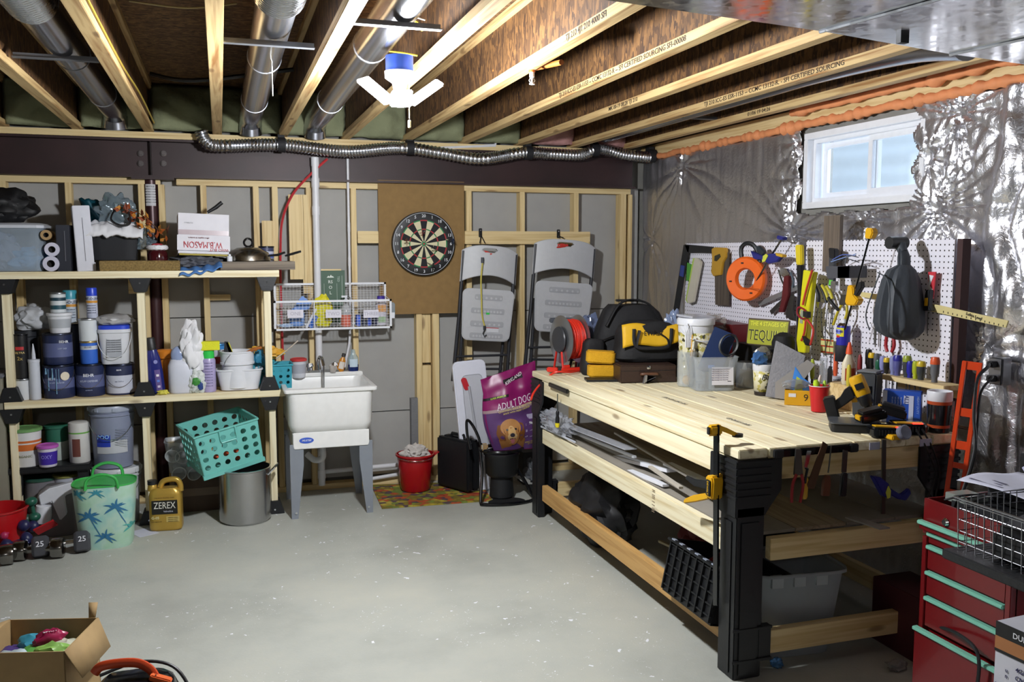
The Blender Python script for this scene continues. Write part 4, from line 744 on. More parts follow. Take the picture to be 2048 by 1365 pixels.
# red bucket with vinyl dumbbells
p = fl(20, 1100); t = T('red_bucket', 'red plastic bucket at the left edge filled with small dumbbells', 'bucket', (PY(15, 1060, 5.62).x-.06, 5.68, 0)); MB().lathe([(0, .003), (.125, .003), (.155, .225), (.163, .228), (.163, .236), (.152, .236), (.12, .01), (0, .01)], 34).build('bucket_body', mat('#b3161c', .3), t)
bx, by_ = t.location.x, t.location.y
def dumb(name, label, loc, rot, L_, r, col, kind='round', bar=None, group='dumbbells piled by the palm tub'):
    t = T(name, label, 'dumbbell', loc, rot=rot, group=group); mt = col if not isinstance(col, str) else mat(col, .4)
    MB().cyl((-L_/2, 0, 0), (L_/2, 0, 0), r*.36, 14).build('grip', bar or mt, t)
    for s_ in (-1, 1):
        if kind == 'hex': m = MB(); m.lathe([(r*.8, -L_*.15), (r, -L_*.10), (r, L_*.10), (r*.8, L_*.15)], 6, c=(s_*L_*.36, 0, 0), rot=(0, PI/2, 0)); m.build('weight_head', mt, t, smooth=False, bev=.002)
        elif kind == 'ball': MB().ico((s_*L_*.36, 0, 0), r, 3, (.8, 1, 1)).build('weight_head', mt, t)
        else: m = MB(); m.lathe([(r*.5, -.034), (r*.95, -.030), (r, -.02), (r, .02), (r*.95, .030), (r*.5, .034)], 26, c=(s_*L_*.38, 0, 0), rot=(0, PI/2, 0)); m.build('weight_head', mt, t)
    return t
dumb('green_dumbbell', 'dark green vinyl dumbbell standing upright in the red bucket', (PY(62, 1035, 5.66).x, 5.72, .20), (0, R(82), 0), .13, .034, '#1f5a47', 'ball')
dumb('blue_dumbbell', 'navy vinyl dumbbell lying upper right in the bucket pile', (PY(54, 1065, 5.6).x, 5.64, .125), (0, R(20), R(70)), .13, .034, '#23254e', 'ball')
dumb('green_dumbbell', 'dark green dumbbell behind the navy ones', (PY(28, 1060, 5.6).x, 5.70, .15), (0, R(10), R(30)), .13, .032, '#1c4a3c', 'ball')
t = dumb('blue_dumbbell', 'navy dumbbell with white numeral in front of the red bucket', (PY(35, 1083, 5.52).x, 5.50, .075), (0, R(-12), R(20)), .14, .042, '#20244a', 'ball'); text('2', .03, t, (.045, -.046, .0), col='#b9bccf')
dumb('pink_dumbbell', 'pink dumbbell end poking from the pile', (PY(20, 1077, 5.52).x-.02, 5.56, .115), (0, 0, R(80)), .12, .022, '#b0305a', 'ball')
boxthing('red_scoop', 'bright red plastic scoop lying behind the chrome dumbbells', 'scoop', (PY(88, 1070, 5.6).x, 5.66, .10), (.12, .06, .01), '#c22028', rot=(R(-50), R(-25), 0))
HX = mat('#55565c', .45, .5); CHD = mat('#8e8c88', .18, 1)
p = fl(82, 1124); dumb('chrome_dumbbell', 'chrome dumbbell lying crosswise in front of the pile', (p.x-.015, p.y+.05, .056), (0, 0, R(-4)), .25, .055, CHD, bar=CHD)
p = fl(4, 1138); dumb('chrome_dumbbell', 'chrome dumbbell cut off by the left frame edge', (p.x-.08, p.y+.05, .056), (0, 0, R(8)), .25, .055, CHD, bar=CHD)
p = fl(130, 1120); t = dumb('hex_dumbbell', 'grey hexagonal dumbbell stamped 25 beside the palm tub', (p.x-.03, p.y+.10, .058), (0, 0, R(8)), .29, .064, HX, 'hex', bar=CHR)
for s_ in (-.105, .105): text('25', .042, t, (s_, -.0545, .032), (R(62), 0, 0), '#c9cad0')
m = MB(); m.box((0, 0, .0008), (.12, .15, .0012), rot=(0, 0, .5)); p = fl(288, 1066); m.build('paper_sheet', mat('#c6c9d6', .6), loc=p, label='small sheet of paper on the floor by the gold jug', cat='paper')
# gold jug
GOLD = mat('#bd9a45', .3, .45); p = fl(333, 1064); t = T('antifreeze_jug', 'gold antifreeze jug with black cap standing on the floor', 'jug', (p.x, p.y+.06, 0), rot=(0, 0, R(-6)))
a = PY(300, 1020, p.y).x; b = PY(367, 1020, p.y).x; gw = (b-a)
m = MB(); m.lathe([(gw*.40, 0), (gw*.48, .008), (gw*.5, .02), (gw*.5, .215), (gw*.46, .245), (gw*.36, .262)], 32, sq=6, ey=.55); m.build('jug_body', GOLD, t)
MB().tube(smooth_path([(-.03, 0, .262), (-.012, 0, .296), (.03, 0, .308), (.068, 0, .304), (.086, 0, .275), (.088, 0, .235)], 6), [.017]*31, 12).build('jug_handle', GOLD, t)
MB().lathe([(.030, .245), (.026, .285), (.024, .287)], 16, c=(-.075, 0, 0)).build('neck', GOLD, t); MB().lathe([(.028, .283), (.028, .308), (0, .31)], 16, c=(-.075, 0, 0)).build('cap', BLK, t)
fy = -gw*.5*.55-.0015
MB().box((0, fy, .150), (gw*.78, .003, .085)).build('label_panel', mat('#15130f', .4), t); text('ZEREX', .058, t, (0, fy-.002, .160), w=gw*.66, col='#dcdad0'); text('Valvoline', .015, t, (.02, fy-.002, .124), col='#b9bac9'); text('THE MOST TRUSTED NAME', .010, t, (0, fy-.001, .208), col='#8a6a2a', w=gw*.6)
text('G-05', .022, t, (-.055, fy-.001, .085), col='#e0d9a6'); MB().box((.045, fy, .075), (.075, .002, .035)).build('label_box', mat('#c2ab62', .4), t)
for k in range(3): text('antifreeze coolant', .008, t, (.045, fy-.002, .085-k*.011), col='#5a4520'); 
text('50/50 ready to use', .008, t, (-.05, fy-.001, .062), col='#5a4520')
# teal crate
MINT = mat('#6fbdb4', .4)
pc0, pc1 = PY(372, 900, 5.86), PY(518, 900, 5.86); cwid = .37
t = T('milk_crate', 'mint-green plastic crate tilted on top of the stock pot', 'crate', (PY(455, 940, 5.86).x-.01, 5.90, .365), rot=(R(3), R(-11.0), R(17)))
holebox(t, cwid+.0, .34, .27, 4, 6, .017, MINT, wall=.006, z0f=.10, flare=1.06)
for s_ in (-1,): MB().tube([(-.05, s_*.187, .20), (-.045, s_*.187, .185), (.045, s_*.187, .185), (.05, s_*.187, .20)], .004, 6).tube([(-.05, s_*.19, .265), (-.05, s_*.187, .20)], .004, 6).tube([(.05, s_*.19, .265), (.05, s_*.187, .20)], .004, 6).build('label_frame', MINT, t)
MB().box((0, .183, .215), (.085, .012, .03)).build('hand_opening', mat('#22352f', .8), t)
for s_ in (-.172, .172): MB().box((0, s_, -.002), (cwid+.02, .02, .025)).build('base_lip', MINT, t)
crumple('orange_cloth', 'orange cloth lying inside the mint crate', 'cloth', t.matrix_basis @ Vector((.02, -.02, .02)), (.22, .2, .05), mat('#d2502a', .7), 5, .3, 3, 3)
# pot
p = fl(492, 1054); a = PY(438, 990, p.y+.15).x; b = PY(541, 990, p.y+.15).x; pr_ = (b-a)/2*1.02; POT = mat('#b9b9ba', .24, 1, noise=.1)
t = T('stock_pot', 'tall brushed steel stock pot on the floor under the crate', 'pot', ((a+b)/2, p.y+pr_, 0)); MB().lathe([(0, .002), (pr_*.93, .002), (pr_, .015), (pr_, .33), (pr_*1.03, .334), (pr_*1.03, .340), (pr_*.98, .342), (pr_*.97, .02), (0, .02)], 48).build('pot_body', POT, t)
for a_ in (-15, 165): MB().tube(smooth_path([(pr_*.98, -.045, .30), (pr_*1.25, -.04, .345), (pr_*1.32, 0, .355), (pr_*1.25, .04, .345), (pr_*.98, .045, .30)], 5), .007, 8).build('handle', CHR, t, rot=(0, 0, R(a_)))
# bin of plastic cups on cardboard box
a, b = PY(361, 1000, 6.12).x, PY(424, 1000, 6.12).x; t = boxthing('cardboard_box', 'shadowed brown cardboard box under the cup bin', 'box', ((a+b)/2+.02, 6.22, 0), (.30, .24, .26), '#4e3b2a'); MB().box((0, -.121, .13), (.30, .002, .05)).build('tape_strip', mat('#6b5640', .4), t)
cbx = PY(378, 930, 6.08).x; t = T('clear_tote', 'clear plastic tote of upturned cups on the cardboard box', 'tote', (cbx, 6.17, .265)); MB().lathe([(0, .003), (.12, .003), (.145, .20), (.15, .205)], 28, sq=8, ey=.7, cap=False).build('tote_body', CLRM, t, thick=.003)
for i, (px, py, l) in enumerate(((345, 913, 'left upturned clear cup at the tote top'), (365, 915, 'right upturned clear cup at the tote top'), (358, 948, 'lower left clear cup inside the tote'), (389, 948, 'lower right clear cup inside the tote'))):
    q = PY(px, py, 6.02); m = MB(); m.lathe([(.045, 0), (.043, .005), (.030, .10), (0, .10)], 20, cap=False).lathe([(.047, 0), (.047, -.004), (.041, -.004)], 20, cap=False); m.build('plastic_cup', mat('#c9cfd0', .2, alpha=.55), loc=q, rot=(R(-75), 0, R(10*i-10)), label=l, cat='cup', group='clear cups in the tote')
# left edge cabinet
t = boxthing('plastic_cabinet', 'beige plastic cabinet edge at the far left frame edge', 'cabinet', (xr[0]-.29, 6.04, 0), (.5, .3, PY(5, 772, 5.55).z), '#8b8878'); MB().box((0, 0, PY(5, 772, 5.55).z+.012), (.52, .32, .024)).build('top_edge', mat('#6d6e74', .5), t, bev=.005)
# ================================================================= SINK
SKW = mat('#e6e6e4', .28); p0, p1 = fl(598, 1043), fl(742, 1030); q0, q1 = PY(568, 782, p0.y-.02), PY(756, 776, p0.y-.02)
sk = T('utility_sink', 'white plastic utility sink on grey legs against the stud wall', 'sink', ((q0.x+q1.x)/2, p0.y+.30, 0)); sw = (q1.x-q0.x); sz = (q0.z+q1.z)/2; dD = .62
def rr3(w_, d_, z, r, n=6): return [(x, y, z) for x, y in rrect(w_, d_, r, n)]
def loft(rings, mt, nm, par, mi=0, smooth=True, cap0=True, cap1=True):
    m = MB(); n = len(rings[0]); k = []
    for q in rings: k += q
    f = [(j*n+i, j*n+(i+1) % n, (j+1)*n+(i+1) % n, (j+1)*n+i) for j in range(len(rings)-1) for i in range(n)]
    if cap0: f.append(tuple(range(n-1, -1, -1)))
    if cap1: f.append(tuple((len(rings)-1)*n+i for i in range(n)))
    m.add(k, f); return m.build(nm, mt, par, smooth=smooth)
zb = PY(660, 868, p0.y+.02).z
loft([rr3(sw*.80, dD*.78, zb, .05), rr3(sw*.86, dD*.86, zb+.02, .06), rr3(sw*.90, dD*.92, zb+.06, .06), rr3(sw*.915, dD*.94, sz-.05, .05), rr3(sw*.93, dD*.95, sz-.022, .03), rr3(sw*.99, dD*.99, sz-.02, .02), rr3(sw, dD, sz-.012, .02), rr3(sw, dD, sz, .02), rr3(sw*.985, dD*.985, sz+.003, .02), rr3(sw*.90, dD*.80, sz+.001, .05), rr3(sw*.87, dD*.77, sz-.04, .06), rr3(sw*.80, dD*.68, zb+.03, .06)], SKW, 'basin', sk)
MB().box((0, dD*.44, sz+.016), (sw*.96, dD*.10, .03)).build('back_ledge', SKW, sk, bev=.006)
m = MB(); m.prism([(-sw*.40, 0), (sw*.40, 0), (sw*.41, .02), (sw*.41, .105), (-sw*.41, .105), (-sw*.41, .02)], -.012, 0); za = PY(665, 897, p0.y).z-.003; m.build('front_apron', SKW, sk, (0, -dD*.40, za), bev=.003)
for s_ in (-1, 1): MB().box((s_*sw*.405, 0, .05), (.01, dD*.78, .10)).build('side_apron', SKW, sk, (0, 0, za))
LG = mat('#8e949e', .4, .3)
for sx_ in (-1, 1):
    for sy_ in (-1, 1):
        xt = sx_*sw*.375; xb = sx_*(sw*.395); m = MB(); pf = [(xt-.042, za+.03), (xt+.042, za+.03), (xt+.042, za-.10), (xb+.02+.008*sx_, 0), (xb-.02+.008*sx_, 0), (xt-.042, za-.10)]
        m.prism(pf, sy_*dD*.40-.004, sy_*dD*.40, 'y'); m.prism([(sy_*dD*.40-.06*sy_, za), (sy_*dD*.40, za), (sy_*dD*.40, 0), (sy_*dD*.40-.03*sy_, 0)], xt+sx_*.036, xt+sx_*.040, 'x'); l = m.build('leg', LG, sk, smooth=False)
        if sy_ < 0: MB().cyl((xb, sy_*dD*.40-.004, .04), (xb, sy_*dD*.40-.010, .04), .008, 10).build('screw', CHR, l)
m = MB(); m.lathe([(.0, 0), (.045, 0), (.045, .002)], 26, rot=(PI/2, 0, 0)); em = m.build('oval_emblem', mat('#3d5fc4', .4), sk, (-sw*.27, -dD*.40-.013, za+.055)); em.scale = (1, 1, .42)
text('MUSTEE', .016, sk, (-sw*.27, -dD*.40-.0165, za+.055), col='#e6e9f4', shear=.3)
# drain and pipes
PVC = mat('#d5d6da', .4)
dt = T('drain_trap', 'white plastic drain pipe and trap below the utility sink', 'pipe', (sk.location.x-.02, 6.1, 0)); MB().tube([(.0, 0, zb), (0, 0, .36)], .022, 14).tube(smooth_path([(0, 0, .36), (-.0, .0, .30), (-.05, .03, .28), (-.10, .06, .32)], 5), .021, 12).build('trap', PVC, dt); MB().lathe([(.03, 0), (.03, .035)], 16, c=(0, 0, .37)).build('slip_nut', PVC, dt)
def pipe(name, label, pts, r, col, joints=(), cat='pipe'):
    t = T(name, label, cat, pts[0]); o = Vector(pts[0]); MB().tube([Vector(q)-o for q in pts], r, 16).build('pipe_run', col if not isinstance(col, str) else mat(col, .4), t)
    for (q, d) in joints: q = Vector(q)-o; d = Vector(d); MB().cyl(q-d*.03, q+d*.03, r*1.16, 16).build('coupling', col if not isinstance(col, str) else mat(col, .4), t)
    return t
u = (0, 0, 1); X1 = PY(630, 330, 6.33).x
pipe('drain_stack', 'white vertical drain stack running down behind the sink', [(X1, 6.33, 2.32), (X1, 6.33, .05)], .024, PVC, [((X1, 6.33, z), u) for z in (2.30, 2.16, 1.97, .80, .35, .13)])
X2 = PY(697, 400, 6.35).x; pipe('supply_pipe', 'thin white water pipe beside the studs above the sink', [(X2, 6.36, 2.33), (X2, 6.36, 1.2), (X2-.01, 6.36, 1.05), (X2-.05, 6.34, .88)], .009, PVC, [((X2, 6.36, z), u) for z in (1.86, 1.62, 1.2)])
pipe('horizontal_pipe', 'white horizontal pipe along the wall base behind the sink', [PY(640, 945, 6.38), PY(800, 930, 6.38)], .017, PVC); pipe('horizontal_pipe', 'lower white pipe resting near the bottom plate right of the sink', [PY(745, 958, 6.37), PY(805, 948, 6.37)], .014, PVC)
pipe('overhead_pipe', 'white pipe with elbow above the flexible duct', [PY(880, 296, 6.34)+Vector((0, 0, -.0)), PY(990, 292, 6.34), PY(992, 262, 6.34)], .017, PVC)
wire([PY(655, 318, 6.32), PY(620, 350, 6.33), PY(585, 390, 6.34), PY(565, 440, 6.35), PY(561, 500, 6.35), PY(562, 600, 6.37), PY(566, 720, 6.37)], .009, '#b03036', 'red_hose', 'red flexible water line curving down left of the drain stack', 'hose')
m = MB().box((0, 0, 0), (.05, .04, .42)); q = PY(828, 853, 6.37); m.build('grey_foam_strip', mat('#77787a', .9, bump=.5), loc=q, rot=(0, 0, .1), label='grey insulation strip stuck vertically beside the triple studs', cat='strip')
# faucet and things on the ledge
zl = sz+.031; Yl = sk.location.y+dD*.44
fx0 = PY(648, 745, Yl).x; ft = T('faucet', 'chrome two-handle faucet with arched spout on the sink', 'faucet', (fx0, Yl, zl)); MB().box((0, 0, .009), (.20, .05, .018)).build('base_plate', CHR, ft, bev=.005)
MB().tube(smooth_path([(-.03, 0, .015), (-.035, 0, .075), (-.03, -.03, .11), (-.02, -.09, .10), (-.015, -.13, .055)], 6), .011, 12).build('spout', CHR, ft)
for k in (-.095, .075): MB().lathe([(.022, .015), (.018, .035), (.026, .045), (.02, .065), (0, .068)], 12, c=(k, 0, 0)).build('tap_handle', CHR, ft)
MB().tube([(-.015, -.13, .055), (-.018, -.135, -.10), (-.02, -.14, -.20)], .006, 8).build('water_hose_end', CHR, ft)
x, r = fx_(585, 608, 740, Yl); tub('red_lid_tub', 'small white tub with red lid at the sink left corner', PY(597, 740, Yl).x, Yl-.02, sz+.004+.0, .045, .05, .125, '#c9cbd2', '#c43a3a', ((.25, '#a9acb6'), (.75, '#c9cbd2')))
t = T('soap_bottle', 'orange soap bottle leaning on the sink ledge', 'bottle', (PY(680, 748, Yl).x, Yl, zl), rot=(0, R(14), 0)); MB().lathe([(.022, 0), (.025, .01), (.022, .08), (.010, .10), (.009, .11), (0, .112)], 16, ey=.7).build('bottle_body', mat('#c9852a', .25, alpha=.9), t); MB().lathe([(.014, .105), (.013, .128), (0, .13)], 12).build('cap', mat('#32302f', .4), t); patch(.024, -.8, .8, .02, .07).build('label_panel', mat('#d8cfc4', .4), t).scale = (1, .72, 1)
t = T('dish_soap', 'clear squat bottle of blue dish soap at ledge right', 'bottle', (PY(707, 748, Yl).x, Yl, zl)); MB().lathe([(.034, 0), (.036, .01), (.037, .045), (.035, .046)], 20, ey=.7).build('blue_soap', mat('#17285e', .1), t); MB().lathe([(.0365, .046), (.036, .09), (.018, .12), (.012, .15), (0, .152)], 20, ey=.7).build('clear_top', mat('#a9c0c6', .08, alpha=.5), t); patch(.037, -.8, .8, .03, .085).build('label_panel', mat('#c3d4e0', .4), t).scale = (1, .72, 1)
MB().lathe([(.020, 0), (.027, .05), (.026, .05), (.018, .004), (0, .004)], 18).build('glass_cup', mat('#d0c8c0', .05, alpha=.45), loc=(PY(665, 750, Yl).x, Yl-.03, zl), label='small clear cup beside the faucet handle', cat='cup')
# ================================================================= WIRE BASKET SHELF
YF, YB = 6.20, 6.36
A = PY(549, 605, YF); B = PY(781, 600, YF); C = PY(549, 659, YF); D_ = PY(781, 656, YF)
bx0, bx1, bz0, bz1 = A.x, B.x, (C.z+D_.z)/2, (A.z+B.z)/2; zt = PY(665, 568, YB).z
wbk = T('wire_wall_basket', 'white wire wall basket with three labelled bins above the sink', 'basket', ((bx0+bx1)/2, YB, bz0)); ww = (bx1-bx0)/2; WM = mat('#dfe1e6', .35); dy = YF-YB
m = MB(); fr = .007
for (x0, x1, y, z0, z1) in ((-ww, ww, dy, 0, bz1-bz0), (-ww+.012, ww-.01, 0, 0.02, zt-bz0)):
    for a, b in (((x0, z0), (x1, z0)), ((x0, z1), (x1, z1)), ((x0, z0), (x0, z1)), ((x1, z0), (x1, z1))): MB().b2((min(a[0], b[0])-fr, y-.004, min(a[1], b[1])-fr), (max(a[0], b[0])+fr, y+.004, max(a[1], b[1])+fr)).build('frame_bar', WM, wbk, smooth=False)
for k in range(4):
    x = -ww+2*ww*k/3; MB().tube([(x, dy, 0), (x, -.0, .02)], .004, 6).build('bottom_bar', WM, wbk); MB().tube([(x, dy, bz1-bz0), (x*.98, 0, bz1-bz0+.02)], .003, 6).build('side_bar', WM, wbk)
    if 0 < k < 3: MB().tube([(x, dy, 0), (x, dy, bz1-bz0)], .004, 6).build('divider_bar', WM, wbk)
m = MB(); N = 34
for i in range(1, N): x = -ww+2*ww*i/N; m.tube([(x, dy, 0), (x, dy, bz1-bz0)], .0009, 4); m.tube([(x, 0, .02), (x, 0, zt-bz0)], .0009, 4); m.tube([(x, dy, 0), (x, 0, .02)], .0009, 4)
for j in range(1, 10): z = (bz1-bz0)*j/10; m.tube([(-ww, dy, z), (ww, dy, z)], .0009, 4)
for j in range(1, 17): z = .02+(zt-bz0-.02)*j/17; m.tube([(-ww, 0, z), (ww, 0, z)], .0009, 4)
m.build('wire_mesh', WM, wbk, kind='stuff')
for px, s_ in ((591, 'ONE'), (667, 'TWO'), (742, 'THREE')):
    q = PY(px, 628, YF-.006); x = q.x-wbk.location.x; lb = MB().box((0, 0, 0), (.105, .003, .055)).build('label_plate', mat('#d4d2dc', .5), wbk, (x, dy-.008, q.z-bz0)); text(s_, .034, lb, (0, -.003, 0), col='#b4b2be')
zf = bz0+.008
def inb(px, py, Y=6.28): return PY(px, py, Y)
t = T('dustpan', 'light blue plastic scoop with its handle up in the left bin', 'dustpan', (inb(600, 640).x, 6.30, zf)); m = MB(); m.prism([(-.05, .10), (.06, .12), (.085, .16), (.02, .215), (-.03, .15)], -.008, .008); m.build('pan', mat('#6f97dc', .4), t, bev=.003); MB().lathe([(0, 0), (.05, .01), (.055, .09), (.03, .13)], 18, c=(-.02, 0, 0), ey=.5).build('scoop_body', mat('#6a94d6', .4), t)
t = T('scrub_brush', 'blue brush with white handle leaning in the left bin', 'brush', (inb(612, 650).x, 6.25, zf), rot=(0, R(28), 0)); MB().box((.0, 0, .07), (.016, .02, .15)).build('handle', WPL, t, bev=.004); MB().box((.022, 0, .055), (.03, .03, .09)).build('bristles', mat('#2a5fb8', .8, bump=.8), t)
crumple('blue_sponge_cloth', 'pale blue cloth at the bottom of the left bin', 'cloth', (inb(572, 650).x, 6.27, zf), (.09, .06, .03), mat('#a9c3e6', .7), 4, .2, 2, 3)
crumple('yellow_glove_pack', 'bright yellow rubber glove pack in the middle bin', 'gloves', (inb(647, 640).x, 6.29, zf), (.13, .07, .22), mat('#d8cf1c', .5), 7, .18, 2.4, 4)
t = T('spray_bottle', 'clear pump bottle with coral liquid in the middle bin', 'bottle', (inb(692, 640).x, 6.27, zf)); MB().lathe([(.034, 0), (.036, .01), (.036, .075), (.0355, .08)], 20).build('coral_liquid', mat('#d8705c', .3), t); MB().lathe([(.0362, .08), (.034, .13), (.015, .155), (.012, .17)], 20).build('clear_top', mat('#d9dde2', .1, alpha=.5), t); MB().lathe([(.014, .165), (.014, .185), (.006, .19), (.006, .205), (0, .205)], 14).b2((-.03, -.006, .20), (.01, .006, .212)).build('pump', WPL, t)
for k in range(4): boxthing('blue_packet', 'blue packet standing in the right bin, %s' % ['leftmost of four', 'second from the left', 'third from the left', 'rightmost of four'][k], 'packet', (inb(716+k*11, 650).x, 6.28, zf), (.026, .07, .075+.008*(k % 2)), ['#3a62d0', '#22283e', '#2d4fc0', '#1c2244'][k], group='blue packets in the right bin')
t = T('cleaner_bottle', 'white and orange cleaner bottle with purple cap in the right bin', 'bottle', (inb(763, 640).x, 6.29, zf)); MB().lathe([(.036, 0), (.04, .01), (.04, .15), (.026, .175)], 20, ey=.7).build('bottle_body', mat('#c8c4d0', .4), t); MB().lathe([(.028, .175), (.028, .205), (0, .206)], 16, ey=.8).build('cap', mat('#3a2a8c', .4), t); MB().box((0, -.029, .12), (.055, .003, .05)).build('label_panel', mat('#c98a3a', .5), t); MB().box((0, -.029, .04), (.05, .003, .04)).build('green_label', mat('#8fae84', .5), t)
t = T('goggles_pack', 'clear packaged item hanging off the basket right end', 'pack', (bx1+.02, 6.24, bz0+.09)); MB().box((0, 0, .03), (.03, .05, .10)).build('clear_shell', mat('#9aa6ae', .15, alpha=.6), t, bev=.008); MB().box((.0, -.027, -.01), (.02, .004, .04)).build('label_panel', WPL, t)
q = PY(660, 590, 6.39); gx, gw = cw(631, 689, 590, 6.375); t = T('green_sign', 'dark green board with white lettering standing behind the basket', 'sign', (gx, 6.345, bz0+.03)); gh = PY(660, 541, 6.375).z-bz0-.03
MB().box((0, 0, gh/2), (gw, .012, gh)).build('board', mat('#46604f', .6), t, smooth=False); MB().box((0, -.002, gh+.004), (gw*.75, .02, .01)).build('wood_edge', WX, t)
for s_ in (-1, 1): MB().box((s_*gw*.40, -.0068, gh*.5), (.003, .001, gh*.8)).box((s_*gw*.22, -.0068, gh*.45), (.002, .001, gh*.6)).build('border_line', mat('#a9b4ac', .6), t)
m = MB(); m.prism([(-.025, 0), (-.013, .014), (-.006, .006), (.004, .02), (.012, .008), (.016, .012), (.026, 0)], -.0075, -.0065); m.build('mountain_emblem', mat('#d6dcd6', .6), t, (0, 0, gh-.05))
for k, s_ in enumerate(('RS', 'O', 'L')): text(s_, .03, t, (0, -.007, gh-.08-k*.038), col='#cfd6cf')
text('TED', .022, t, (.055, -.007, gh-.06), (PI/2, PI/2, 0), '#9fb0a4'); 
# ================================================================= DARTBOARD
hb = MB().box((0, 0, 0), (sx(928, 500)-sx(757, 500), .008, PY(840, 362, 6.39).z-PY(840, 628, 6.39).z)).build('backing_board', mat('#8a6d42', .85, noise=.3, bump=.1), loc=((sx(757, 500)+sx(928, 500))/2, 6.392, (PY(840, 362, 6.39).z+PY(840, 628, 6.39).z)/2), smooth=False, label='brown hardboard sheet behind the dartboard', cat='board')
c = PY(847, 488, 6.36); db = T('dartboard', 'round bristle dartboard with white numbers on the brown board', 'dartboard', (c.x, 6.36, c.z)); Rr = .228
MB().lathe([(Rr, -.026), (Rr, .016), (Rr*.985, .018), (.174, .018), (.174, .014), (0, .014)], 60, rot=(PI/2, 0, 0)).build('surround', mat('#101114', .5), db)
MB().tube([((Rr*.96)*math.cos(a*PI/40), -.0185, (Rr*.96)*math.sin(a*PI/40)) for a in range(80)], .0018, 5, closed=True).build('number_ring', mat('#cfd2d8', .3), db)
CB, CC, CR, CG = mat('#16161a', .8), mat('#cfc8a4', .8), mat('#a32a30', .7), mat('#1f7a48', .7)
for k in range(20):
    m = MB(); a0, a1 = R(90-9-18*k), R(90+9-18*k)
    for r0, r1, mi in ((.016, .099, 0), (.099, .107, 1), (.107, .162, 0), (.162, .170, 1)):
        v = [(r*math.cos(a), -y, r*math.sin(a)) for y in (.010, .0165) for r in (r0, r1) for a in (a0+(a1-a0)*j/3 for j in range(4))]
        f = []
        for j in range(3): f += [(j, j+1, 5+j, 4+j), (8+j, 12+j, 13+j, 9+j)]
        f += [(0, 8, 9, 1), (1, 9, 10, 2), (2, 10, 11, 3), (4, 5, 13, 12), (5, 6, 14, 13), (6, 7, 15, 14), (0, 4, 12, 8), (3, 11, 15, 7)]
        m.add(v, f, mi)
    m.build('segment', [CB, CR] if k % 2 == 0 else [CC, CG], db, smooth=False)
    s_ = str([20, 1, 18, 4, 13, 6, 10, 15, 2, 17, 3, 19, 7, 16, 8, 11, 14, 9, 12, 5][k]); a = R(90-18*k); text(s_, .030, db, (.197*math.cos(a), -.0185, .197*math.sin(a)), (PI/2, -(math.pi/2-a)*1 if 0 else 0, 0), '#d4d6da', name='number')
MB().lathe([(.016, .010), (.016, .017), (0, .017)], 20, rot=(PI/2, 0, 0)).build('outer_bull', CG, db); MB().lathe([(.007, .016), (.007, .0185), (0, .0185)], 16, rot=(PI/2, 0, 0)).build('bullseye', CR, db)
for i, (px, py, c_, l) in enumerate(((850, 462, '#9a2a34', 'dart with red flight stuck above the bull'), (867, 492, '#1b1b20', 'dart with dark flight stuck right of the bull'), (808, 477, '#7a3a2a', 'dart with brown flight stuck at the left double ring'), (855, 526, '#22242c', 'dark dart stuck low in the board'), (889, 478, '#1f2a44', 'navy-flighted dart stuck at the right double ring'))):
    p = PY(px, py, 6.34); t = T('dart', l, 'dart', p, rot=(R(10), 0, R(12*(i-2))), group='darts in the dartboard'); MB().cyl((0, 0, 0), (0, -.05, 0), .003, 8).build('barrel', CHR, t); MB().cyl((0, -.05, 0), (0, -.09, 0), .002, 6).build('shaft', BLK, t)
    for k in range(4): MB().prism([(0, 0), (-.03, .004), (-.035, .02), (-.010, .018)], -.0005, .0005, 'x').build('flight', mat(c_, .5), t, (0, -.08, 0), (0, k*PI/2, 0))
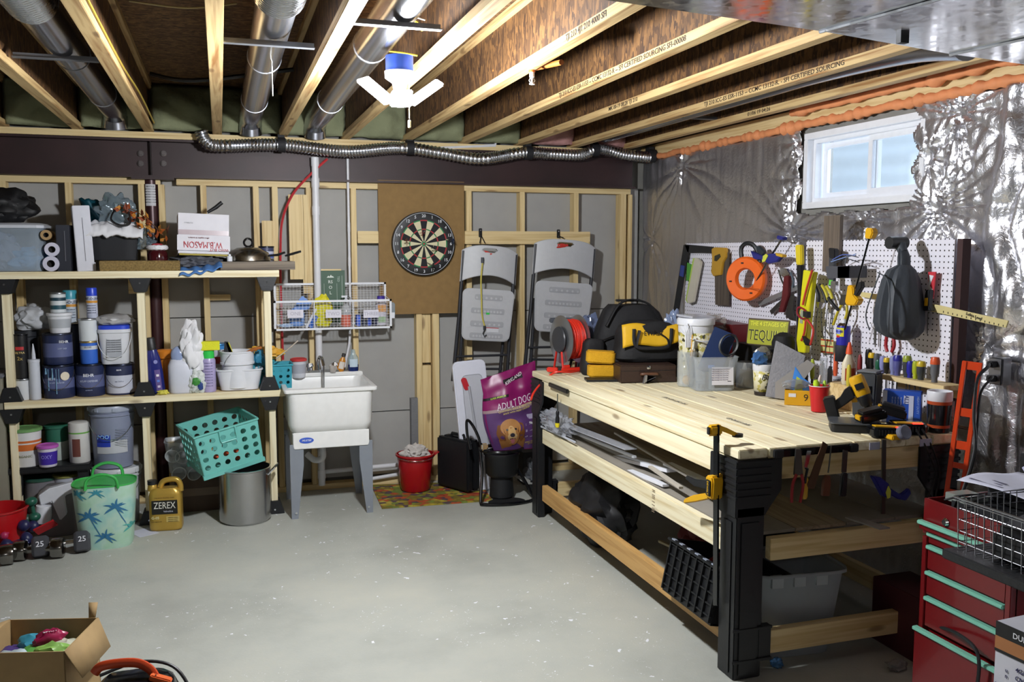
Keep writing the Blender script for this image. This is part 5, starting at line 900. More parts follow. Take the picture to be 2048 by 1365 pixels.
# ================================================================= FOLDING CHAIRS
CP = mat('#b9babd', .45, bump=.08, bs=90); CPD = mat('#a4a5a9', .5); TB = mat('#2a2b30', .4)
def fchair(label, px0, px1, pyt, lean, Y=6.30):
    a, b = PY(px0, pyt+60, Y).x, PY(px1, pyt+60, Y).x; W_ = b-a; top = PY((px0+px1)/2, pyt, Y).z
    t = T('folding_chair', label, 'chair', ((a+b)/2-.072, Y, top-1.02), rot=(0, lean, 0), group='grey folding chairs hung on the wall'); h = 1.02; w = W_/2
    nu, nv = 48, 30
    def bk(u, v):
        x = -w+2*w*u; e = (2*u-1); zt_ = h-.035*abs(e)**4-.012*e*e; zb_ = h-.275+.0*u+.060*(1-e*e)**1.0; z = zb_+(zt_-zb_)*v; return (x, -.03-.030*e*e*-1-.02*(1-e*e), z)
    m = MB().grid(bk, nu, nv, keep=lambda u, v: not (((u-.47)/.13)**2+((v-.84)/.075)**2 < 1) if True else True); m.build('backrest', CP, t, thick=.018)
    for s_ in (-1, 1):
        MB().tube([(s_*(w-.012), -.004, h-.05), (s_*(w-.012), -.0, .5), (s_*(w-.002), .01, .02)], .0135, 10).build('long_leg', TB, t)
        MB().tube([(s_*(w-.045), .02, h-.45), (s_*(w-.055), .03, .05)], .0125, 10).build('rear_leg', TB, t)
    MB().tube([(-w+.01, .005, .20), (w-.01, .005, .23)], .009, 8).build('crossbar', TB, t); MB().tube([(-w+.04, .03, .11), (w-.04, .03, .12)], .009, 8).build('crossbar', TB, t)
    # seat underside: slab with raised ribs and three recessed trays
    s0, s1 = h-.69, h-.315
    m = MB(); poly = rrect(W_*.86, s1-s0, .045, 4, 0, (s0+s1)/2); m.prism([(x*(1+.10*(z-s0)/(s1-s0)), z) for x, z in poly], -.060, -.038); st_ = m.build('seat', CP, t, bev=.006)
    for k, zz in enumerate((.84, .58, .33, .10)):
        zc = s0+(s1-s0)*zz; ml = MB(); ml.prism(rrect(W_*(.60 if k else .5), .040, .012, 3, 0, zc), -.0635, -.058); ml.build('tray_recess', CPD, st_)
        for q in range(9 if k % 2 else 6): n_ = 9 if k % 2 else 6; MB().cyl((W_*.52*((q+.5)/n_-.5), -.066, zc-.004), (W_*.52*((q+.5)/n_-.5), -.060, zc-.004), .0085, 10).build('rib_boss', CP, st_)
    lb = MB().box((-.0+.04, -.0625, s0+(s1-s0)*.22), (.10, .003, .034)).build('warning_label', mat('#cfd0d4', .5), st_); MB().box((.04, -.0645, s0+(s1-s0)*.22+.015), (.10, .001, .005)).build('label_stripe', mat('#b8323a', .5), st_)
    return t, a, b, top
c1, a, b, top = fchair('grey folding chair hung left, yellow bungee cord in front', 923, 1033, 491, R(4.5))
c2, a2, b2_, top2 = fchair('grey folding chair hung right, behind the red cord reel', 1067, 1189, 479, R(4.5))
MB().box((.0, -.063, .53), (.026, .003, .014)).build('green_sticker', mat('#2fc04a', .4), c1)
for px, py, l, ch in ((961, 466, 'black wall hook above the left folding chair', 0), (1117, 468, 'black wall hook above the right folding chair', 1)):
    p = PY(px, py, 6.355); t = T('wall_hook', l, 'hook', (p.x, 6.356, p.z)); MB().box((0, 0, 0), (.026, .006, .065)).build('plate', BLK, t, bev=.004); MB().tube([(0, -.004, .01), (0, -.02, -.02), (-.02, -.05, -.075 if ch == 0 else -.03)], .004, 6).tube([(0, -.004, .01), (0, -.02, -.02), (.02, -.05, -.075 if ch == 0 else -.03)], .004, 6).build('prongs', BLK, t)
    for k in (-.015, .018): MB().cyl((0, -.003, k), (0, -.006, k), .004, 8).build('screw', CHR, t)
for px, py, l in ((972, 506, 'red strap bunched in the left chair handle hole'), (1125, 492, 'red strap bunched in the right chair handle hole')):
    q = PY(px, py, 6.25); m = MB(); g = random.Random(px); m.tube(smooth_path([(q.x+g.uniform(-.045, .05), q.y+g.uniform(-.01, .012), q.z+g.uniform(-.012, .012)) for _ in range(9)], 4), .007, 6); m.build('red_strap', mat('#c2372f', .5), label=l, cat='strap', group='red straps in the chair handles')
P = [PY(a_, b_, 6.215) for a_, b_ in ((965, 525), (962, 560), (963, 600), (964, 630), (969, 652))]; bc = T('bungee_cord', 'yellow bungee cord with black hooks hanging over left chair', 'cord', P[0]); MB().tube([p-P[0] for p in smooth_path(P, 5)], .006, 8).build('cord', mat('#b9ab4a', .6), bc)
MB().tube([Vector((0, 0, .035)), Vector((0, 0, -.005))], .011, 8).build('hook_sleeve', mat('#2c3138', .5), bc)
e = P[-1]-P[0]; MB().tube([e+Vector(v) for v in ((0, 0, 0), (0, 0, -.03), (-.012, 0, -.055), (0, 0, -.078), (.014, 0, -.065))], .004, 6).tube([e, e+Vector((0, 0, -.03))], .010, 8).build('lower_hook', mat('#22252a', .4), bc)
# ================================================================= FLOOR BETWEEN SINK AND BENCH
def matm():
    m, nt, b, n, L = nodes('fruit_mat'); tc = n('TexCoord'); v = n('TexVoronoi', Scale=24); L(tc.outputs['Object'], v.inputs['Vector']); sp = n('SeparateColor'); L(v.outputs['Color'], sp.inputs[0]); r = ramp(n, [(0, '#8a7a2a'), (.22, '#b9a534'), (.4, '#7f8f3a'), (.55, '#c2592a'), (.7, '#5e4a54'), (.85, '#c7b44a'), (.95, '#a83a26')]); r.color_ramp.interpolation = 'CONSTANT'; L(sp.outputs[0], r.inputs[0])
    d = ramp(n, [(0, 1.0), (.5, .45)]); L(v.outputs['Distance'], d.inputs[0]); mx = n('MixRGB', blend_type='MULTIPLY'); mx.inputs[0].default_value = .6; L(r.outputs[0], mx.inputs[1]); L(d.outputs[0], mx.inputs[2]); L(mx.outputs[0], b.inputs['Base Color']); b.inputs['Roughness'].default_value = .8; return m
pts = [fl(764, 1019), fl(985, 1003), fl(960, 965), fl(742, 972)]; m = MB(); m.prism([(q.x, q.y) for q in pts], .001, .007, 'z'); m.build('floor_mat', matm(), smooth=False, label='yellow floor mat printed with fruit and leaves', cat='mat')
p = fl(829, 991); a, b = PY(794, 930, p.y+.1).x, PY(868, 930, p.y+.1).x; r = (b-a)/2; t = T('red_bucket', 'glossy red bucket of paper scraps standing on the fruit mat', 'bucket', ((a+b)/2, p.y+r*.8+.01, .0085)); RED = mat('#a8121c', .25)
MB().lathe([(0, .003), (r*.72, .003), (r*.78, .012), (r*.96, .25), (r*1.04, .252), (r*1.04, .262), (r*.97, .264), (r*.74, .012), (0, .012)], 36).build('bucket_body', RED, t); MB().prism([(r*.9, .23), (r*1.28, .266), (r*1.0, .266)], -.03, .03).build('pour_lip', RED, t)
MB().tube([(r*1.04*math.cos(q), -r*1.06*math.sin(q), .255-.02*math.sin(q)) for q in [PI*i/14 for i in range(15)]], .003, 6).build('wire_handle', CHR, t)
crumple('paper_scraps', 'crumpled white printed papers in the red bucket', 'paper', (t.location.x-.0, t.location.y, .20), (.19, .16, .13), mat('#c5bfba', .7, noise=.5), 9, .35, 3.5, 4)
# black case
p = fl(925, 992); t = T('tool_case', 'black hard plastic case standing upright by the mat', 'case', (PY(917, 930, p.y+.15).x, p.y+.16, .008), rot=(0, 0, R(28))); MB().box((-.032, 0, .19), (.058, .33, .36)).build('case_half', BLK, t, bev=.014); MB().box((.032, 0, .19), (.058, .33, .36)).build('case_half', BLK, t, bev=.014); MB().tube([(0, -.07, .37), (0, -.06, .395), (0, .06, .395), (0, .07, .37)], .011, 8).build('handle', BLK, t)
for s_ in (-.1, .1): MB().box((0, s_, .372), (.05, .035, .012)).build('latch', BLKM, t)
# folded white table
p = PY(940, 760, 5.98); t = T('folding_table', 'white folding table leaning on its edge behind the dog food', 'table', (PY(958, 975, 6.0).x+.02, 6.02, .0), rot=(R(-6), R(-4), R(0))); hh2 = .93; MB().prism(rrect(.24, hh2, .04, 4, 0, hh2/2), -.022, .022).build('tabletop', mat('#d5d7e2', .4), t, bev=.008); MB().prism(rrect(.15, hh2-.2, .03, 4, .01, hh2/2), -.028, -.020).build('underside_recess', mat('#b9bbc2', .5), t, bev=.004)
MB().prism(rrect(.04, .09, .018, 4, 0, 0), -.036, -.026).build('red_catch', mat('#b8222e', .4), t, (-.045, 0, hh2-.16), (0, R(-15), 0)); MB().tube([(.01, -.035, .2), (-.02, -.035, .75)], .01, 8).build('folded_leg', mat('#a5a7ae', .4), t)
# dog food bag
Yd = 5.80; c4 = [PY(a_, b_, Yd) for a_, b_ in ((961, 760), (1070, 722), (1074, 895), (988, 902))]; base = Vector(((c4[2].x+c4[3].x)/2, Yd, c4[3].z)); t = T('dog_food_bag', 'purple dog food bag with a golden dog picture, standing in a black stand', 'bag', base)
L4 = [q-base for q in c4]
def bag(u, v, y=0):
    bot = L4[3].lerp(L4[2], u); topp = L4[0].lerp(L4[1], u); mid = .06*v*(1-v); q = bot.lerp(topp, v); x = q.x-(1-u)*.035*math.sin(PI*min(1, v*1.25))*1.0*(1-u); e = math.sin(PI*min(1, max(0, u)))**.5
    return (x, -.085*e*(1-v**3)*1.0*y*(.4+.6*min(1, v*5))-.012*y*e*NZ.noise(Vector((u*4, v*6, 1)))*2-.004*y, q.z)
def bagf(u, v): return bag(u, v, 1)
def bm2(u0, u1, v0, v1, off=.0, nu=14, nv=10): return MB().grid(lambda u, v: (lambda q: (q[0], q[1]-off, q[2]))(bagf(u0+(u1-u0)*u, v0+(v1-v0)*v)), nu, nv)
MAG = mat('#84175c', .35); 
m = MB().grid(bagf, 30, 40); m.grid(lambda u, v: (lambda q: (q[0], -q[1]*.9, q[2]))(bag(1-u, v, 1)), 30, 40); m.build('bag_body', MAG, t)
bm2(.0, 1, 0.01, .53, .0012, 26, 22).build('purple_panel', mat('#5b3a6e', .4, noise=.3), t, smooth=True); bm2(0, 1, .525, .565, .0018, 26, 3).build('tan_band', mat('#a0868a', .4), t); bm2(0, .42, .70, .735, .0018, 12, 3).build('black_band', mat('#1d1218', .4), t); bm2(.36, .74, .865, .915, .0018, 10, 3).build('brand_band', mat('#171217', .4), t)
def bt(s_, size, u, v, col, w=None, sh_=0, tilt=4):
    o = text(s_, size, t, (0, 0, 0), (0, 0, 0), col, w=w); sl = math.tan(R(tilt))
    for q in o.data.vertices: p_ = bagf(min(1, max(0, u+q.co.x/.36)), min(1, v+(q.co.y+q.co.x*sl)/.46)); q.co = (p_[0], p_[1]-.0035-q.co.z, p_[2]+0)
bt('ADULT DOG', .058, .53, .605, '#e6dbe4', w=.225); bt('SUPER PREMIUM', .014, .24, .717, '#b4c83a', w=.09); bt('KIRKLAND', .028, .56, .888, '#e8e2e6', w=.12, tilt=12); bt('CHICKEN, RICE & VEGETABLE', .016, .56, .543, '#dcc98a', w=.24); bt('MADE WITH FRESH CHICKEN', .014, .56, .505, '#d4bf7a', w=.18)
MB().prism(rrect(.10, .034, .015, 4), -.002, .001).build('white_badge', mat('#a79fba', .4), t, Vector(bagf(.82, .40))-Vector((0, .005, 0)), (0, -R(4), 0)); bt('20.26', .018, .82, .405, '#4a3a60'); 
for k in range(3): bt('complete formula', .009, .86, .32-.075*k, '#b9aac8'); bt(['::', 'iii', '~>'][k], .02, .70, .32-.075*k, '#cfc4da')
bt('ADULT FORMULA', .014, .83, .10, '#b3a04a'); bt('NET WT 40 LB', .011, .83, .075, '#a39040')
# picture of the dog (printed, slightly raised patches)
def pic(poly, col, off, u0=.40, v0=.24):
    m = MB(); k = len(poly); P3 = []
    for x, y in poly+[(sum(q[0] for q in poly)/k, sum(q[1] for q in poly)/k)]:
        q = bagf(u0+x/.36, v0+y/.50); P3.append((q[0], q[1]-off, q[2]))
    m.add(P3, [(i, (i+1) % k, k) for i in range(k)]); m.build('dog_picture', mat(col, .45, noise=.3), t)
def ell(cx, cy, a_, b_, n=22, w=0): return [(cx+a_*math.cos(2*PI*i/n)+w*math.sin(5*i), cy+b_*math.sin(2*PI*i/n)) for i in range(n)]
pic([(-.085, -.105), (.085, -.105), (.10, -.05), (.06, .05), (-.06, .05), (-.09, -.04)], '#8a5c30', .0030); pic(ell(-.068, .0, .026, .062, w=.003), '#7a4a22', .0042); pic(ell(.068, 0, .026, .060, w=.003), '#7a4a22', .0042); pic(ell(0, .035, .066, .055), '#b07a40', .0048); pic(ell(0, -.02, .048, .06), '#a87440', .0054); pic(ell(0, .0, .026, .05), '#cda46a', .0060); pic(ell(0, -.02, .034, .028), '#d0ab78', .0064)
pic(ell(-.028, .028, .0075, .006), '#241712', .0072); pic(ell(.028, .028, .0075, .006), '#241712', .0072); pic(ell(0, -.008, .017, .013), '#2b2730', .0072); pic(ell(0, -.035, .022, .006), '#4a2a22', .0072); pic([(-.013, -.035), (.013, -.035), (.014, -.06), (0, -.072), (-.012, -.06)], '#c0707c', .0078)
# black stand and pot holding the bag
p = fl(1010, 1015); t = T('black_stand', 'black tubular stand with a round tub under the dog food bag', 'stand', (PY(1005, 960, 5.78).x, 5.80, 0)); 
MB().lathe([(0, .16), (.095, .16), (.112, .18), (.118, .30), (.126, .31), (.126, .325), (.112, .325), (.10, .2), (0, .19)], 32).build('tub', BLK, t); MB().tube([(.145*math.cos(a*PI/12), .12*math.sin(a*PI/12), .345) for a in range(24)], .013, 8, closed=True).build('ring', BLKG, t); MB().lathe([(.07, .0), (.085, .02), (.075, .16)], 24).build('pedestal', BLKM, t)
MB().tube(smooth_path([(-.15, .02, .36), (-.155, -.05, .2), (-.19, -.14, .03), (-.17, -.17, .014), (-.06, -.205, .014), (.06, -.205, .014), (.16, -.17, .014), (.18, -.14, .03), (.12, -.03, .18), (.09, .0, .22)], 6), .011, 8).build('tube_frame', BLKG, t)
MB().lathe([(.125, 0), (.13, .006), (.115, .01), (0, .01)], 28, c=(0, -.12, 0), ey=.75).build('base_tray', BLKM, t); MB().tube(smooth_path([(-.15, 0, .37), (-.17, -.02, .44), (-.215, -.02, .53), (-.24, .02, .55), (-.235, .03, .45), (-.215, .02, .35)], 5), .010, 8).build('side_bar', BLKG, t)
MB().box((-.135, -.03, .375), (.05, .05, .05)).build('clip', CHR, t, bev=.01)
m = MB(); m.box((0, 0, .0), (.10, .004, .12), rot=(R(-70), R(10), R(35))); m.build('white_card', mat('#a9a9a4', .6), loc=(PY(1046, 960, 5.82).x+.02, 5.84, .10), label='pale card leaning inside the black stand', cat='card')
crumple('plastic_wrap', 'crumpled clear wrap and dark netting beside the bench foot', 'wrap', (PY(1070, 985, 5.9).x, 5.92, 0), (.13, .14, .22), mat('#5a5c60', .3, alpha=.85), 13, .4, 3, 4)
boxthing('small_grey_box', 'low dark grey box in shadow behind the black stand', 'box', (PY(1062, 940, 6.1).x, 6.14, 0), (.14, .14, .24), '#3a3c40')
# ================================================================= WORKBENCH
BT = .93; BXF = 1.885; BXB = 2.945; BYN = 2.985; BYF = 5.42
wbn = T('workbench', 'long pale timber workbench with black resin legs along the foil wall', 'workbench', (0, 0, 0))
def wbox(nm, a, b, mt, bev=.002, par=None):
    c = [(a[i]+b[i])/2 for i in range(3)]; return MB().box((0, 0, 0), [abs(b[i]-a[i]) for i in range(3)]).build(nm, mt, par or wbn, c, bev=bev, smooth=False)
n_ = 8; pw_ = (BXB-BXF)/n_
for k in range(n_):
    dy = random.Random(k).uniform(-.008, .01) if 0 < k else 0; wbox('top_plank', (BXF+pw_*k+.0012, BYN+(dy if k < 9 else -.02), BT-.038), (BXF+pw_*(k+1)-.0012, BYF+dy*.5, BT-random.Random(k+50).uniform(0, .0015)), WYL, .0035)
wbox('front_apron', (BXF+.006, 3.10, BT-.130), (BXF+.044, 5.24, BT-.040), WYL); wbox('back_apron', (BXB-.06, 3.10, BT-.130), (BXB-.02, 5.34, BT-.040), WY)
wbox('end_apron', (BXF+.16, BYN+.004, BT-.130), (BXB-.02, BYN+.042, BT-.040), WX); wbox('end_apron', (BXF+.16, BYF-.05, BT-.130), (BXB-.02, BYF-.012, BT-.040), WX)
FR = BXF+.015
wbox('middle_rail', (FR, 3.10, .487), (FR+.038, 5.26, .577), WYL); wbox('back_rail', (BXB-.06, 3.1, .487), (BXB-.022, 5.3, .577), WY); wbox('cross_rail', (BXF+.16, BYN+.004, .47), (BXB-.02, BYN+.042, .56), WX); wbox('cross_rail', (BXF+.15, BYF-.05, .47), (BXB-.02, BYF-.012, .56), WX)
wbox('lower_rail', (FR, 3.10, .115), (FR+.038, 5.26, .215), WYO); wbox('back_rail', (BXB-.06, 3.1, .1), (BXB-.022, 5.3, .19), WY); wbox('cross_rail', (BXF+.16, BYN+.004, .085), (BXF+.80, BYN+.042, .180), WX); wbox('cross_rail', (BXF+.15, BYF-.05, .1), (BXB-.02, BYF-.012, .19), WX)
SHB = mat('#8c867c', .8, noise=.4, bs=20)
for k in range(4): wbox('shelf_board', (FR+.045+.245*k, 3.03, .565), (FR+.285+.245*k, 5.37, .578), SHB if k != 1 else wood(1, '#a3947c', '#7f7160', name='grey_board'), 0)
for (x, y, sx_, sy_) in ((BXF-.004, BYN-.006, 1, 1), (BXF-.004, BYF-.02, 1, -1), (BXB, BYN-.006, -1, 1), (BXB, BYF-.02, -1, -1)):
    lg = MB()
    lg.prism([(0, 0), (sx_*.125, 0), (sx_*.125, sy_*.045), (sx_*.05, sy_*.055), (sx_*.045, sy_*.12), (0, sy_*.12)], 0, .70, 'z'); lg = lg.build('leg', BLK, wbn, (x, y, 0), bev=.004)
    m = MB(); m.prism([(0, .66), (sx_*.125, .66), (sx_*.20, .76), (sx_*.20, BT-.042), (0, BT-.042)], 0, sy_*.012, 'y'); m.prism([(0, .66), (sy_*.12, .66), (sy_*.20, .76), (sy_*.20, BT-.042), (0, BT-.042)], -sx_*.006, sx_*.006, 'x'); m.build('top_bracket', BLK, lg, bev=.003)
    for k in range(6): MB().b2((-sx_*.006, -sy_*.006, BT-.058-.028*k), (sx_*.15, 0, BT-.044-.028*k)).b2((-sx_*.010, -sy_*.006, BT-.058-.028*k), (-sx_*.005, sy_*.16, BT-.044-.028*k)).build('rib', BLK, lg, bev=.002)
    MB().b2((sx_*.02, -sy_*.006, .02), (sx_*.10, -sy_*.001, .64)).b2((-sx_*.004, sy_*.03, .02), (-sx_*.001, sy_*.09, .64)).build('raised_panel', BLK, lg, bev=.002)
    for zz in (.07, .20): MB().b2((-sx_*.01, -sy_*.01, zz), (sx_*.17, sy_*.0, zz+.012)).build('foot_band', BLK, lg, bev=.002)
    MB().b2((sx_*.11, -sy_*.002, .07), (sx_*.17, sy_*.03, .21)).build('rail_socket', BLK, lg, bev=.003)
for px, py in ((1183, 902), (1260, 963), (1370, 1010)): pass
lbl = MB().box((0, 0, 0), (.05, .002, .03)).build('white_tag', mat('#a9abc0', .5), wbn, (PY(1748, 893, BYN-.02).x, BYN-.024, BT-.02)); MB().box((0, 0, 0), (.06, .002, .03)).build('white_tag', mat('#a9a6bb', .5), wbn, (PY(1850, 885, BYN-.02).x, BYN-.024, BT-.022))
text('|| ||| | | |||', .03, wbn, (FR-.0015, 3.72, .53), (PI/2, PI/2, -PI/2), '#8a7a66', name='stamp')
for y_, s_ in ((4.1, 'HF 247 KD HT'), (3.5, 'SPF STAND')): text(s_, .03, wbn, (BXF+.32, y_, BT+.0006), (0, 0, PI/2), '#7d786c', name='stamp', sx=1.3)
# magnetic tool bars
mb1 = T('magnetic_bar', 'black magnetic strip on the far front edge of the bench', 'tool bar', (BXF-.0, PX(1120, 775, BXF).y, PX(1120, 775, BXF).z-.003)); MB().box((-.010, 0, 0), (.018, .30, .026)).build('bar', BLKG, mb1, bev=.004)
mb2 = T('magnetic_bar', 'black magnetic strip with hanging tools on the bench end', 'tool bar', (PY(1633, 902, BYN-.02).x, BYN-.008, PY(1633, 902, BYN-.02).z)); MB().box((0, -.008, 0), (.38, .016, .030)).build('bar', BLKG, mb2, bev=.004); 
for s_ in (-1, 1): MB().box((s_*.175, -.012, 0), (.04, .022, .034)).build('end_cap', BLK, mb2, bev=.004)
def sd(name, label, loc, rot, L_, r, hc, tip='#c9c9c9', cat='screwdriver', group=None, tipc=None, shaft=.11, flute=True):
    t = T(name, label, cat, loc, rot=rot, group=group)   # handle end down at origin, shaft up
    MB().lathe([(0, 0), (r*.75, .004), (r, L_*.15), (r*.95, L_*.55), (r*.65, L_*.72), (r*.85, L_*.9), (r*.5, L_)], 12 if not flute else 8).build('handle', mat(hc, .3), t)
    if tipc: MB().lathe([(0, -.002), (r*.8, .002), (r*1.03, L_*.15), (r*1.03, L_*.28)], 12).build('end_cap', mat(tipc, .35), t)
    MB().cyl((0, 0, L_), (0, 0, L_+shaft), r*.24, 8).build('shaft', mat('#8b8d90', .25, 1), t); return t
p = PX(1115, 812, BXF-.03); sd('screwdriver', 'yellow and black screwdriver hanging from the far magnetic strip', (p.x, p.y, p.z-.13), (0, 0, 0), .10, .014, '#1c1c1e', tipc='#d8c61f', shaft=.10)
sd('screwdriver', 'orange-handled screwdriver hanging behind the bench end strip', (PY(1608, 985, BYN-.03).x, BYN-.03, PY(1608, 985, BYN-.03).z-.03), (0, R(4), 0), .09, .013, '#c89a2a', shaft=.10)
# generic helper: outline on the bench end plane (faces -y) or on the peg wall (faces -x)
class Pl:
    def __init__(s, name, label, cat, px, py, d, ax, group=None):
        s.ax = ax; s.d = d; q = (PX if ax == 'x' else PY)(px, py, d); s.o = q; s.t = T(name, label, cat, q, -PI/2 if ax == 'x' else 0, group)
    def l(s, px, py):
        q = (PX if s.ax == 'x' else PY)(px, py, s.d)-s.o; return (-q.y, q.z) if s.ax == 'x' else (q.x, q.z)
    def poly(s, nm, pts, mt, y0=-.008, y1=.0, bev=.001, par=None): return MB().prism([s.l(*p) for p in pts], y0, y1).build(nm, mt if not isinstance(mt, str) else mat(mt, .45), par or s.t, bev=bev)
    def tube(s, nm, pts, r, mt, k=4, y=-.01, flat=None, closed=False): 
        P = [(s.l(*p)[0], y if len(p) < 3 else p[2], s.l(*p)[1]) for p in [(q[0], q[1]) if len(q) < 3 else q for q in pts]] if 0 else [(s.l(q[0], q[1])[0], q[2] if len(q) > 2 else y, s.l(q[0], q[1])[1]) for q in pts]
        return MB().tube(smooth_path(P, k, closed) if k > 1 else P, r, 8, flat=flat, closed=closed).build(nm, mt if not isinstance(mt, str) else mat(mt, .4), s.t)
YE = BYN-.035; STE = mat('#6c6a66', .35, .9); RST = mat('#5a3d2a', .7, .4, noise=.5)
g_ = 'tools on the bench end magnetic strip'
e = Pl('pliers', 'red-handled pliers hanging at left of the bench end strip', 'pliers', 1594, 900, YE, 'y', g_); e.poly('jaws', [(1590, 898), (1600, 898), (1604, 950), (1586, 950)], STE); e.tube('handle', [(1590, 948), (1582, 970), (1580, 1004)], .006, '#8e1a20'); e.tube('handle', [(1600, 948), (1603, 970), (1597, 1004)], .006, '#8e1a20')
e = Pl('wire_stripper', 'silver perforated wire stripper hanging on the strip', 'stripper', 1616, 905, YE, 'y', g_); e.poly('blade', [(1613, 902), (1622, 902), (1616, 928), (1611, 940), (1607, 935)], CHR, -.004); e.tube('handle', [(1612, 936), (1608, 955), (1607, 966)], .005, BLK)
e = Pl('saw_blade', 'long dark saw blade slanting down from the strip', 'saw', 1644, 895, YE, 'y', g_); e.poly('blade', [(1645, 883), (1655, 890), (1628, 978), (1610, 978)], RST, -.004)
e = Pl('file', 'thin file with brown wooden handle hanging mid strip', 'file', 1658, 895, YE, 'y', g_); e.tube('shaft', [(1659, 892), (1655, 930), (1653, 945)], .003, STE); e.poly('handle', [(1649, 950), (1656, 950), (1657, 965), (1654, 991), (1641, 991), (1643, 965)], '#5d3320', -.016)
e = Pl('putty_knife', 'black-handled putty knife hanging at right of the strip', 'knife', 1688, 905, YE, 'y', g_); e.poly('blade', [(1685, 900), (1695, 902), (1692, 945), (1682, 945)], STE, -.004); e.poly('handle', [(1681, 945), (1691, 945), (1688, 992), (1675, 992)], BLK, -.018, .0, .004)
# blue clamp hanging at the bench end
BLU = mat('#262a78', .4); YOV = mat('#c9cf4a', .4)
e = Pl('bar_clamp', 'purple-blue bar clamp hanging vertically from the bench end', 'clamp', 1766, 900, YE+.005, 'y'); e.poly('bar', [(1763, 880), (1771, 880), (1769, 1028), (1761, 1028)], STE, -.006); e.poly('grip_body', [(1737, 950), (1752, 952), (1768, 965), (1775, 985), (1772, 996), (1758, 990), (1750, 975)], BLU, -.03, .0, .004); e.poly('trigger', [(1775, 975), (1795, 988), (1812, 975), (1816, 985), (1806, 1000), (1788, 996), (1770, 985)], BLU, -.022, -.004, .004); e.poly('oval_badge', [(1766, 968), (1771, 978), (1770, 992), (1764, 994), (1761, 982)], YOV, -.033, -.029)
# yellow clamp in front of the bench
YEL = mat('#d9a514', .35); c0 = PX(1433, 880, BXF-.035); t = T('yellow_bar_clamp', 'large yellow and black bar clamp gripping the bench front edge', 'clamp', c0, -PI/2); X_ = BXF-.035
def cl(px, py): q = PX(px, py, X_)-c0; return (-q.y, q.z)
def cp(nm, pts, mt, y0, y1, bev=.002): return MB().prism([cl(*p) for p in pts], y0, y1).build(nm, mt, t, bev=bev)
cp('bar', [(1428, 850), (1438, 850), (1436, 1212), (1427, 1212)], BLKG, -.004, .004); 
m = MB().prism([(-.014, .012), (.014, .02), (.014, .058), (-.014, .062)], -.035, .02); m.build('head', YEL, t, bev=.006); MB().prism([(-.10, .005), (-.04, .035), (.0, .05), (.0, .03), (-.045, .012), (-.085, -.005)], -.012, .012, 'y').build('upper_jaw', YEL, t, (0, 0, .012), (0, 0, -PI/2), bev=.003)
MB().lathe([(.022, 0), (.022, .012), (0, .014)], 16, c=(0, .095, .006)).build('jaw_pad', BLK, t); MB().box((-.0, -.037, .038), (.022, .004, .03)).build('head_pad', BLK, t, bev=.002)
zc = cl(1437, 978)[1]
MB().prism([(-.028, zc-.045), (.024, zc-.045), (.03, zc+.03), (.022, zc+.05), (-.028, zc+.045)], -.03, .02).build('grip_body', YEL, t, bev=.006); MB().box((.0, -.032, zc), (.036, .006, .065)).build('black_plate', BLK, t, bev=.003); text('DEWALT', .014, t, (0, -.036, zc), (PI/2, PI/2, 0), '#d8a81a')
cp('pistol_grip', [(1432, 962), (1400, 958), (1383, 950), (1380, 957), (1397, 972), (1430, 980)], BLK, -.026, -.004, .004); cp('trigger', [(1425, 985), (1395, 990), (1377, 998), (1376, 1007), (1400, 1004), (1427, 998)], YEL, -.024, -.006, .004)
MB().prism([(0, zc-.01), (.05, zc+.02), (.085, zc+.065), (.06, zc+.075), (.02, zc+.05)], -.012, .012).build('lower_jaw', YEL, t, rot=(0, 0, PI/2), bev=.003); MB().lathe([(.022, 0), (.022, .012)], 16, c=(0, .07, zc+.07)).build('jaw_pad', BLK, t)
# ---------------- below the bench
def strip(label, a, b, za, zb_, w, h, col, grp='trim strips lying on the bench middle shelf', name='trim_strip', X=None):
    A_ = PX(a[0], a[1], X or 1.97); B_ = PX(b[0], b[1], X or 1.97); A_.z += za; B_.z += zb_; d = B_-A_; t = MB().box((0, 0, 0), (w, d.length, h)).build(name, mat(col, .5) if isinstance(col, str) else col, loc=(A_+B_)/2, rot=(math.asin(max(-1, min(1, d.z/d.length))), 0, -math.atan2(d.x, d.y)), bev=.001, smooth=False, label=label, cat='strip', group=grp); return t
WS = '#d9dbe2'
strip('front white trim strip jutting over the middle rail', (1150, 897), (1332, 972), 0, 0, .035, .012, WS); strip('wide white board lying behind the front strip', (1215, 908), (1350, 941), .0, .0, .09, .018, WS, X=2.06); strip('long white trim running towards the yellow clamp', (1335, 928), (1490, 1000), 0, 0, .05, .012, WS, X=2.05); strip('thin grey rod lying over the white trims', (1230, 870), (1420, 980), .01, .0, .012, .010, '#9a958c', X=2.0)
strip('pale bent stick lying across the strips', (1300, 938), (1362, 985), .01, .02, .022, .012, '#b3aca0', X=1.96); strip('slim grey channel reaching from the plastic to mid bench', (1125, 860), (1270, 915), .01, .0, .018, .012, '#b5b7bb', X=1.98)
strip('clear rigid rod poking left past the far bench leg', (1060, 845), (1125, 868), .0, .0, .012, .010, '#c9ccd4', X=1.93); strip('second clear rod poking left under the first', (1075, 850), (1150, 885), .0, .0, .010, .010, '#c9ccd4', X=1.90)
strip('short white board lying by the near shelf end', (1600, 1060), (1640, 1072), .01, .01, .05, .015, '#b5b3b0', X=2.3); strip('pale slat lying diagonally at the near shelf end', (1700, 1035), (1770, 1058), .0, .0, .05, .006, '#8e8a86', X=2.45)
crumple('plastic_sheeting', 'crinkled clear plastic sheeting bunched at the far end of the strips', 'plastic sheet', (1.93, PX(1115, 865, 1.93).y, .60), (.12, .5, .12), mat('#b9bcc4', .12, alpha=.5), 8, .4, 3, 4)
